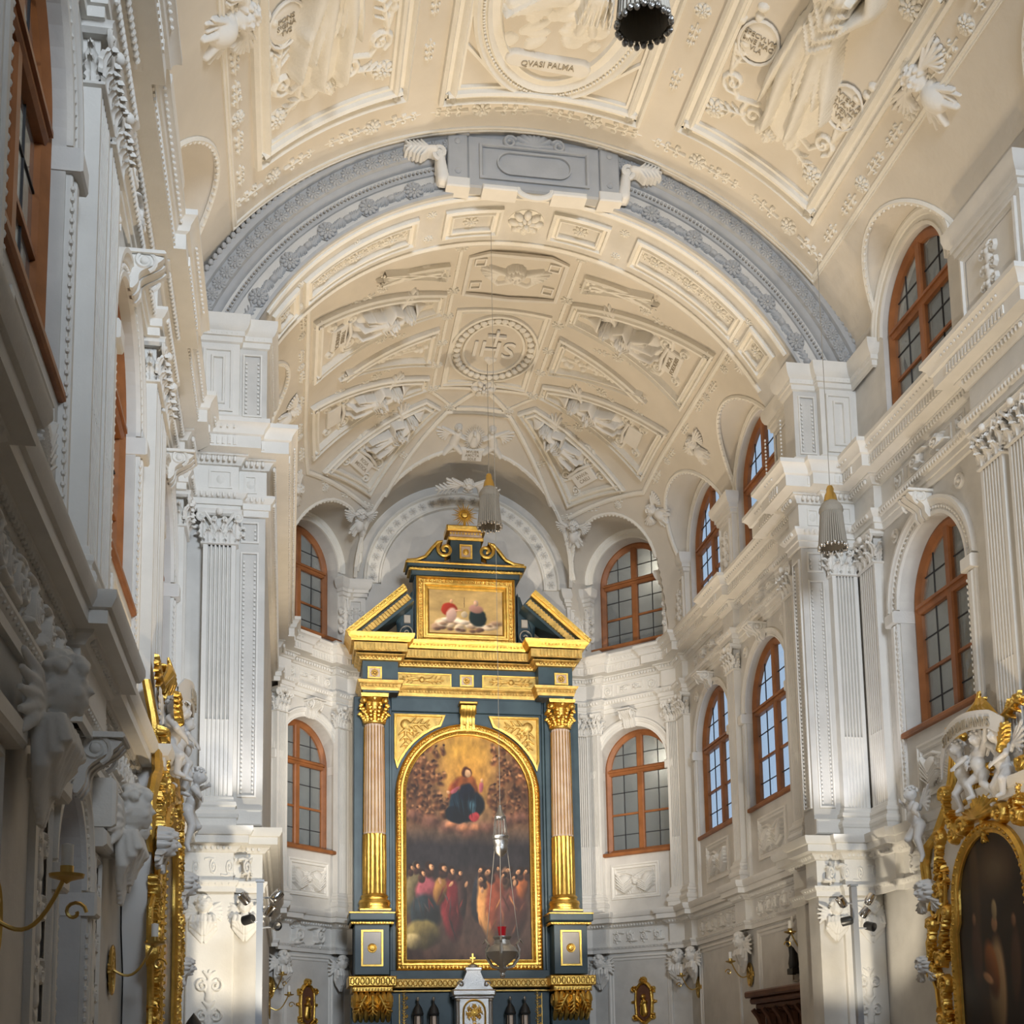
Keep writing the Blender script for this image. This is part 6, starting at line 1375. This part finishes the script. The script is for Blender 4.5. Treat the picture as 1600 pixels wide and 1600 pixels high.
# ------------------------------------------------------------ wall sconces
def sconce(w,u,z,label,s=1.0,sg=1):
    t=thing('wall_sconce',label,'sconce',M=w.at(u,z,.02,s)); 
    g=G(); 
    for r in ((.15,.24),(.12,.20)): g.tube([(r[0]*math.cos(a),r[1]*math.sin(a),.02) for a in np.linspace(0,2*PI,24)],.014,5,)
    g.prism([(.14*math.cos(a),.23*math.sin(a)) for a in np.linspace(0,2*PI,20,endpoint=False)],0,.012); v,f=relief(sum([leaf(0,0,a,.18,.07,.03) for a in np.arange(0,6.2,PI/3)],[]),.01); v[:,2]+=.01; g.add(v,f); obj('backplate',g,BRS,t)
    g=G(); P=[(0,-.07*math.sin(q*PI*1.15)+.26*q**3,.03+.39*q) for q in np.linspace(0,1,12)]; g.tube(P,.014,7)
    g.tube([(0,.05+.07*(1-i/16)*math.sin(i*.5),.47+.07*(1-i/16)*math.cos(i*.5)) for i in range(14)],.012,5); arm=obj('arm',g,BRS,t)
    g=G(lambda v: np.c_[v[:,0],v[:,2],v[:,1]+.42]); g.lathe([(.0,.22),(.03,.24),(.10,.26),(.105,.28),(.04,.28),(.04,.33)],n=16); obj('drip_pan',g,BRS,arm)
    g=G(lambda v: np.c_[v[:,0],v[:,2],v[:,1]+.42]); g.lathe([(.035,.28),(.035,.46),(.0,.47)],n=14); obj('candle',g,WAX,arm)
sconce(wNL,8.05,2.5,'brass wall sconce with white candle at the lower left edge',1.0)
sconce(wNL,13.35,2.6,'dim brass candle sconce between the arched door and left side altar')
sconce(wCR,25.3,3.35,'brass candle sconce on the right choir wall left of the wooden stall')
sconce(wCR,22.0,3.6,'brass candle sconce on the right choir wall above the wooden stall',1.05)
sconce(wCR,28.7,3.3,'brass candle sconce at the right corner of the apse')
sconce(wDL,-.02,3.4,'upper brass candle sconce seen past the left pier edge')
sconce(wCL,28.2,2.9,'lower brass candle sconce seen past the left pier edge')
# ------------------------------------------------------------ gilded wall reliquaries
def wallreliq(w,u,label):
    t=thing('wall_reliquary',label,'wall ornament',M=w.at(u,3.05,.02))
    g=G(); o=[]
    for s in (-1,1): o+=line([(s*.2,-.35),(s*.22,0),(s*.2,.3)],.035,.06)+spiral(s*.26,.3,.01,.07,0,1.3*s,.02,.025,.07)+spiral(s*.24,-.36,.01,.07,0,-1.3*s,.02,.025,.07)+leaf(s*.22,0,0 if s>0 else PI,.12,.06,.05)
    o+=line([(-.2,.3),(-.1,.42),(0,.46),(.1,.42),(.2,.3)],.04,.07)+line([(-.2,-.36),(0,-.52),(.2,-.36)],.04,.07)+face_prims(0,.5,.08,.12)+leaf(0,-.48,-PI/2,.18,.1,.07); v,f=relief(o,.008); g.add(v,f); obj('gilt_frame',g,GO,t)
    g=G(); g.prism([(-.18,-.32),(0,-.46),(.18,-.32),(.18,.28),(.1,.4),(-.1,.4),(-.18,.28)],0,.02); obj('back',g,DW,t)
    g=G(); v,f=relief([('c',0,.0,.07,0,-.25,.11,.07,.07),('e',0,.12,.055,.07,0,.1),('c',-.08,.0,.03,.06,-.08,.03,.1,.1)]+[('e',.03,-.05,.04,.04,0,.12)],.007); v[:,2]+=.02; g.add(v,f); obj('figure',g,GO,t)
wallreliq(wDR,1.28,'small gilded wall reliquary on the right slanted apse wall'); wallreliq(wDL,1.18,'small gilded wall reliquary on the left slanted apse wall')
# ------------------------------------------------------------ niche with statue and stall, right choir wall
t=thing('niche_statue','dark carved statuette on a block in the pale wall niche above the stall','statue',(CRX-.02,22.8,3.18))
g=G(); g.box(-.16,.02,-.13,.13,0,.12,.02); obj('plinth',g,BK,t)
g=G(); g.lathe([(.09,.12),(.10,.2),(.075,.35),(.085,.5),(.10,.6),(.085,.7),(.035,.76)],(-.08,0,0),14); g.ell((-.08,0,.82),(.055,.055,.07)); g.ell((-.10,0,.92),(.05,.05,.05)); g.tube([(-.10,-.09,.62),(-.16,-.03,.5),(-.17,.04,.56)],.028,6); g.ell((-.17,.02,.62),(.04,.05,.07)); obj('figure',g,ST,t)
g=G(wCR); g.box(22.55,23.02,3.1,4.35,-.0,.012,.004); g.sweep([(22.51,3.06),(23.06,3.06),(23.06,4.39),(22.51,4.39)],[(0,0),(0,.03),(.03,.035),(.035,.01)],closed=True); obj('niche_lining',g,CR,w3)
t=thing('choir_stall','dark brown carved choir stall with arcaded back along the right choir wall','stall',(0,0,0))
wS=Wall((CRX,0),(0,1),(-1,0)); y0,y1=21.6,24.35
g=G(wS); g.box(y0,y1,0,2.62,0,.10,.01); obj('back_board',g,BR if False else DW,t)
g=G(wS); g.box(y0-.08,y1+.08,2.82,2.95,0,.50,.03); g.box(y0-.02,y1+.02,2.7,2.82,0,.42,.04); g.box(y0,y1,2.6,2.7,0,.30,.02); obj('stall_canopy',g,DW,t)
n=5
for i in range(n+1):
    u=y0+(y1-y0)*i/n; g=G(wS); g.box(u-.05,u+.05,0,2.3,.1,.17,.01); v,f=relief([('c',0,0,.06,0,.18,.07,.09,.12),('e',0,.28,.06,.07,0,.15)],.01); v+=np.array([u,2.3,.14]); g.add(v,f); g.tube([(u,2.2,.15),(u,2.45,.24),(u,2.6,.36)],[.05,.06,.05],6); obj('carved_post',g,DW,t)
for i in range(n):
    a=y0+(y1-y0)*(i+.12)/n; b=y0+(y1-y0)*(i+.88)/n; c=(a+b)/2; hw=(b-a)/2; g=G(wS); g.sweep([(b,.9)]+[(c+hw*math.cos(q),1.9+hw*math.sin(q)) for q in np.linspace(0,PI,14)]+[(a,.9)],[(0,.1),(0,.13),(.04,.13),(.04,.1)],closed=True); obj('arched_panel',g,DW,t)
# ------------------------------------------------------------ putti and rococo side altars
def limb(g,P,R):
    g.tube(P,R,10)
    for p,r in zip(P,R): g.ell(p,(r,r,r),0,10,8)
def putto_meshes(pose):
    g=G(); hp=pose.get('hip',(0,.34,0)); ch=pose.get('chest',(0,.60,.02)); hd=pose.get('head',(.02,.80,.05))
    V=np.array; hp,ch,hd=V(hp,float),V(ch,float),V(hd,float)
    g.ell(hp,(.115,.10,.10),0,14,10); g.ell((hp+ch)/2+V((0,-.01,.03)),(.105,.12,.105),0,14,10); g.ell(ch,(.12,.09,.085),0,14,10)
    limb(g,[ch,(ch+hd)/2,hd],[.07,.045,.05])
    g.ell(hd,(.088,.105,.10),0,16,12); g.ell(hd+V((0,-.035,.055)),(.055,.045,.045),0,10,8)
    for s in (-1,1): g.ell(hd+V((s*.038,-.025,.065)),(.032,.03,.028),0,8,6); g.ell(hd+V((s*.09,-.01,0)),(.016,.028,.018),0,8,6)
    g.ell(hd+V((0,-.012,.108)),(.014,.02,.016),0,8,6); g.ell(hd+V((0,-.048,.098)),(.022,.009,.01),0,8,6)
    for s,k in ((1,'arm_r'),(-1,'arm_l')):
        P=[ch+V((s*.10,.03,0))]+[V(p,float) for p in pose[k]]; limb(g,P,[.05,.042,.030])
        w=P[-1]; d=(P[-1]-P[-2]); d/=np.linalg.norm(d); a=np.cross(d,(0,0,1.)); a/=np.linalg.norm(a)+1e-6
        g.ell(w+d*.035,(.032,.032,.022),0,8,6)
        for q,(o_,l) in enumerate(((-.024,.055),(-.008,.065),(.008,.062),(.024,.05))): g.tube([w+d*.045+a*o_,w+d*(.045+l*.55)+a*o_*1.2,w+d*(.045+l)+a*o_*1.2+V((0,0,-.012))],[.0105,.010,.009],6)
        g.tube([w+d*.02+a*.03,w+d*.05+a*.055],[.012,.010],6)
    for s,k in ((1,'leg_r'),(-1,'leg_l')):
        P=[hp+V((s*.06,-.03,0))]+[V(p,float) for p in pose[k]]; limb(g,P,[.088,.06,.038]); w=P[-1]; d=V(pose.get('toe',(0,-.4,1.)),float); d/=np.linalg.norm(d); limb(g,[w,w+d*.09],[.036,.028])
    body=fuse('putto_body',g,PW,.0125,3)
    g=G(); R=random.Random(3)
    for i in range(46):
        a=R.uniform(0,2*PI); e=R.uniform(.05,1.45); p=hd+V((.09*math.cos(a)*math.cos(e),.035+.085*math.sin(e),-.015+.10*math.sin(a)*math.cos(e)))
        if p[2]>hd[2]+.05 and p[1]<hd[1]+.06: continue
        g.ell(p,(.024,.022,.024),0,7,5)
    hair=g.mesh('curls',PW)
    g=G(); v,f=relief(wing(.0,.0,.9,.42,.05,1,6),.012); w=np.c_[v[:,0]*.9+ch[0]+.05,v[:,1]+ch[1],-v[:,2]*.6+ch[2]-.09]; g.add(w,f); w=np.c_[v[:,0]*.9+ch[0]+.05,v[:,1]+ch[1],v[:,2]*.6+ch[2]-.09]; g.add(w,f)
    for q in range(2): pass
    w=np.c_[-v[:,0]*.9+ch[0]-.05,v[:,1]+ch[1],v[:,2]*.6+ch[2]-.09]; g.add(w,f); w=np.c_[-v[:,0]*.9+ch[0]-.05,v[:,1]+ch[1],-v[:,2]*.6+ch[2]-.09]; g.add(w,f)
    return body,hair,g.mesh('wings',PW,ang=70)
POSES=dict(
 hold=dict(arm_r=[(.22,.76,.05),(.30,.95,.08)],arm_l=[(-.24,.60,.10),(-.12,.50,.20)],leg_r=[(.10,.16,.10),(.09,-.06,.02)],leg_l=[(-.11,.18,.02),(-.08,-.03,-.02)],head=(.05,.80,.06)),
 lean=dict(arm_r=[(.20,.50,.10),(.06,.42,.18)],arm_l=[(-.24,.72,.06),(-.34,.88,.10)],leg_r=[(.14,.20,.14),(.08,.02,.10)],leg_l=[(-.16,.16,.08),(-.26,-.02,-.02)],head=(-.05,.80,.07)),
 fly=dict(chest=(-.02,.58,.08),head=(-.08,.78,.14),arm_r=[(.18,.66,.12),(.05,.68,.24)],arm_l=[(-.20,.50,.16),(-.36,.42,.20)],leg_r=[(.12,.14,.12),(.24,.04,-.02)],leg_l=[(-.06,.12,.06),(-.08,-.14,.0)],toe=(0,-1,.4)),
)
PUT={k:putto_meshes(v) for k,v in POSES.items()}
def putto(kind,M,label,flip=False):
    if flip: M=M@Matrix.Diagonal((-1,1,1,1))
    t=thing('putto',label,'sculpture',M=M); b,h,w=PUT[kind]; put('body',b,t); put('curls',h,t); put('wings',w,t); return t
def P_side(X,Z):
    A=3.7/1.9; c=np.ones(X.shape+(3,))*np.array([.17,.125,.095])*(.6+.8*noise2(X,Z,11,5)[...,None])
    c=blob(c,X,Z,.45,.85,.35,.12,(.36,.30,.23),0,.8,A); c=blob(c,X,Z,.72,.8,.08,.3,(.27,.21,.15),0,.5,A)
    c=blob(c,X,Z,.5,.42,.13,.22,(.52,.42,.30),.05,.3,A,.8); c=blob(c,X,Z,.56,.5,.10,.12,(.45,.27,.15),-.2,.3,A,.8); c=blob(c,X,Z,.49,.66,.045,.035,(.62,.45,.32),0,.3,A); c=blob(c,X,Z,.48,.71,.04,.045,(.60,.52,.38),0,.3,A); c=blob(c,X,Z,.62,.47,.09,.02,(.66,.48,.34),.5,.4,A)
    c=blob(c,X,Z,.25,.5,.08,.16,(.30,.22,.17),.1,.4,A); c=blob(c,X,Z,.24,.66,.035,.03,(.50,.36,.26),0,.4,A); c=blob(c,X,Z,.75,.56,.09,.14,(.28,.20,.16),0,.4,A); c=blob(c,X,Z,.76,.69,.03,.028,(.48,.35,.26),0,.4,A); c=blob(c,X,Z,.3,.22,.2,.05,(.42,.30,.20),0,.5,A)
    for i in range(10): c=blob(c,X,Z,.1+.08*i,.12+.02*(i%3),.08,.04,(.24+.03*(i%2),.18,.13),0,.6,A)
    return c
def rocaille(L,sg=1,seed=0):
    R=random.Random(seed); o=[]
    for i in range(9):
        t=i/8; a=PI/2+sg*(.9-1.6*t); o+=leaf(sg*.08*math.sin(t*5),L*t*.8,a,L*(.24+.12*R.random()),.07,.09,.02,4)
    o+=spiral(sg*.08,.0,.02,L*.16,0,1.6*sg,.03,.04,.10)+spiral(-sg*.06,L*.85,.02,L*.14,PI,-1.5*sg,.03,.04,.10); return o
def side_altar(w,uc,sg,nm,banner):
    # sg=+1: local +U runs towards the chancel arch
    t=thing('side_altar','rococo side altar in white and gold with dark arched painting on the %s nave wall'%nm,'altar')
    M=lambda v: w(np.c_[uc+v[:,0]*1.0,v[:,1],v[:,2]+.02])
    g=G(M); half=[(1.45,0),(1.45,2.6),(1.7,3.1),(1.75,3.7),(1.55,4.1),(1.6,4.5),(1.3,4.75),(1.12,5.0),(1.0,5.35),(.55,5.5),(0,5.55)]
    g.prism(half+[(-x,z) for x,z in half[-2::-1]],0,.28); g.prism([(.55,5.0),(.75,6.15),(.5,6.3),(0,6.35),(-.5,6.3),(-.75,6.15),(-.55,5.0)],-.0,.12); obj('marble_body',g,PW,t)
    m_=painting('side_painting',t,lambda X,Z: M(np.c_[-.95+X*1.9,.9+Z*3.75,np.full(len(X),.30)]),1.9,3.75,P_side,lambda XX,ZZ:(.9+ZZ*3.75<3.75)|(np.hypot(-.95+XX*1.9,.9+ZZ*3.75-3.7)<.97),.02,.35)
    g=G(M); P=[(.98,.88),(.98,3.35),(.90,3.5),(.88,3.7)]+[(.88*math.cos(a),3.78+.9*math.sin(a)) for a in np.linspace(.1,PI-.1,24)]+[(-.88,3.7),(-.90,3.5),(-.98,3.35),(-.98,.88)]
    g.sweep(P,[(-.1,.27),(-.1,.34),(-.06,.38),(0,.36),(.02,.33),(.06,.33),(.07,.29)],closed=True); beads_on(g,M,P,.08,.025,.38,off=-.03); obj('picture_frame',g,GO,t)
    g=G(M)
    for s in (-1,1):
        S1=[(s*1.05,6.0,.12),(s*1.0,5.6,.2),(s*1.10,5.2,.26),(s*1.35,4.85,.3),(s*1.68,4.7,.3),(s*1.82,4.45,.28),(s*1.78,4.1,.28),(s*1.62,3.95,.28)]
        for k in (-1,1): g.tube([(x+k*.05,z,h) for x,z,h in S1],[.05,.055,.06,.06,.06,.055,.05,.04],7)
        S2=[(s*1.30,4.3,.32),(s*1.28,3.9,.34),(s*1.38,3.55,.34),(s*1.62,3.55,.32),(s*1.85,3.3,.3),(s*1.82,2.9,.3),(s*1.66,2.6,.3),(s*1.60,2.1,.3),(s*1.72,1.6,.3),(s*1.66,1.0,.3),(s*1.7,.3,.3)]
        g.tube(S2,.036,7); g.tube([(x-s*.12,z,h) for x,z,h in S2],.03,6)
        g.tube([(s*1.5+.16*(1-i/26)*math.cos(i*.45),3.75+.16*(1-i/26)*math.sin(i*.45),.34) for i in range(22)],.035,6)
        for q,(u,z,L,a,sd) in enumerate(((1.30,4.0,.9,0,1),(1.62,2.85,.8,.1,2),(1.6,1.5,.75,-.1,3),(.75,4.75,.8,.5,4),(1.35,3.0,.8,-.2,5),(1.25,1.7,1.1,.15,6))):
            v,f=relief(rocaille(L,s,sd+q),.018); c_,s_=math.cos(-s*a),math.sin(-s*a); v=np.c_[v[:,0]*c_-v[:,1]*s_+s*u,v[:,0]*s_+v[:,1]*c_+z,v[:,2]*1.15+.28]; g.add(v,f)
    obj('gilt_scroll',g,GO,t)
    g=G(M); v,f=relief([('c',0,0,.05,.48*math.cos(a),.42*math.sin(a),.07,.16,.12) for a in np.linspace(.15,PI-.15,11)]+spiral(.5,-.05,.03,.14,0,1.5,.04,.05,.14)+spiral(-.5,-.05,.03,.14,PI,-1.5,.04,.05,.14)+leaf(0,0,-PI/2,.35,.14,.1),.015); v+=np.array([.05,4.85,.28]); g.add(v,f)
    v,f=relief(leaf(0,0,PI/2,.45,.2,.12,0,4)+leaf(.1,0,PI/2-.7,.35,.14,.1)+leaf(-.1,0,PI/2+.7,.35,.14,.1),.014); v+=np.array([.1,5.25,.3]); g.add(v,f); obj('gilt_shell',g,GO,t)
    g=G(M)
    for k in range(6): a=PI/2+(-.9+.36*k)*1.0; L=.55-.1*abs(k-2.5)*.5; g.tube([(.15*k-.35,6.15,.22),(.15*k-.35+math.cos(a)*L*.5,6.15+L*.5,.3),(.15*k-.35+math.cos(a)*L*1.1,6.2+L*.8,.26)],[.03,.06,.015],7)
    v,f=relief(leaf(.55,0,.3,.5,.16,.08)+leaf(-.5,0,PI-.3,.5,.16,.08)+leaf(0,0,PI/2,.4,.2,.1),.014); v+=np.array([.05,6.12,.2]); g.add(v,f); obj('gilt_finial',g,GO,t)
    # ribbon
    g=G(M); N=26; P=[]
    for i in range(N+1):
        q=i/N; P.append((.85-1.7*q,5.98+.16*math.sin(q*PI)-.30*max(0,(.15-q)/.15)-.1*max(0,(q-.85)/.15),.46+.12*math.sin(q*PI)))
    for dz in (0,):
        v=[];f=[]
        for x,z,h in P: v+=[(x,z-.13,h),(x,z+.13,h),(x,z+.13,h-.02),(x,z-.13,h-.02)]
        for i in range(N): f+=[(4*i+k,4*i+(k+1)%4,4*i+4+(k+1)%4,4*i+4+k) for k in range(4)]
        g.add(v,f)
    obj('banner',g,PW,t)
    def bm(v):
        q=np.clip((v[:,0]+.85)/1.7,0,1) if sg>0 else np.clip((v[:,0]+.85)/1.7,0,1); x=(.85-1.7*q)*(1 if w is wNR else -1)
        return w(np.c_[uc+x,5.98+.16*np.sin(q*PI)+v[:,1]-.04,.02+.475+.12*np.sin(q*PI)+v[:,2]])
    g=G(bm); add_text(g,banner,.20,0,0,0,sx=.78); obj('banner_lettering',g,bpy.data.materials['dark_letter'],t)
    for u,z,s_ in ((1.62,4.02,.75),(1.82,2.95,.6),(-1.62,4.02,.75)): 
        g=G(); v,f=relief(face_prims(0,0,.16,.2)+wing(.1,-.1,-.3,.3,.08,1,5)+wing(-.1,-.1,PI+.3,.3,.08,-1,5),.012); g.add(v,f); put('cherub_head',g.mesh('cherub_head',PW,ang=75),t,w.at(uc+u,z,.38,s_*1.3))
    g=G(M); g.box(-1.6,1.6,.0,.75,.2,.9,.03); obj('altar_table',g,CR,t)
    lb=' on the %s side altar'%nm; f2=w is wNL
    putto('hold',w.at(uc+.30,5.08,.42,1.0),'white putto raising one arm to the inscribed ribbon'+lb)
    putto('lean',w.at(uc-.10,5.10,.40,1.0),'white putto leaning against its companion under the ribbon'+lb)
    putto('lean',w.at(uc-.62,5.0,.36,1.05),'white putto with gilded quiver at the crown'+lb,True)
    putto('fly',w.at(uc+1.72,4.72,.42,1.0),'white putto flying off the outer scroll toward the pier'+lb,sg<0)
    g=G(); v,f=relief(leaf(0,0,PI/2,.35,.16,.1,0,4),.014); g.add(v,f); put('gilt_quiver',g.mesh('gilt_quiver',GO,ang=70),t,w.at(uc-.75,5.6,.45,1.0,rot=.4))
    return t
side_altar(wNR,16.05,1,'right','ST MAXIMILIANVS')
side_altar(wNL,15.85,1,'left','SANCTA')
# dark bust shape before the left side altar
t=thing('figure_on_altar','dark draped statuette with pointed hood before the left side altar','statue',(-5.0,13.1,1.5))
g=G(); g.lathe([(.16,0),(.17,.3),(.13,.45),(.06,.58),(0,.66)],n=14); obj('hooded_figure',g,ST,t)
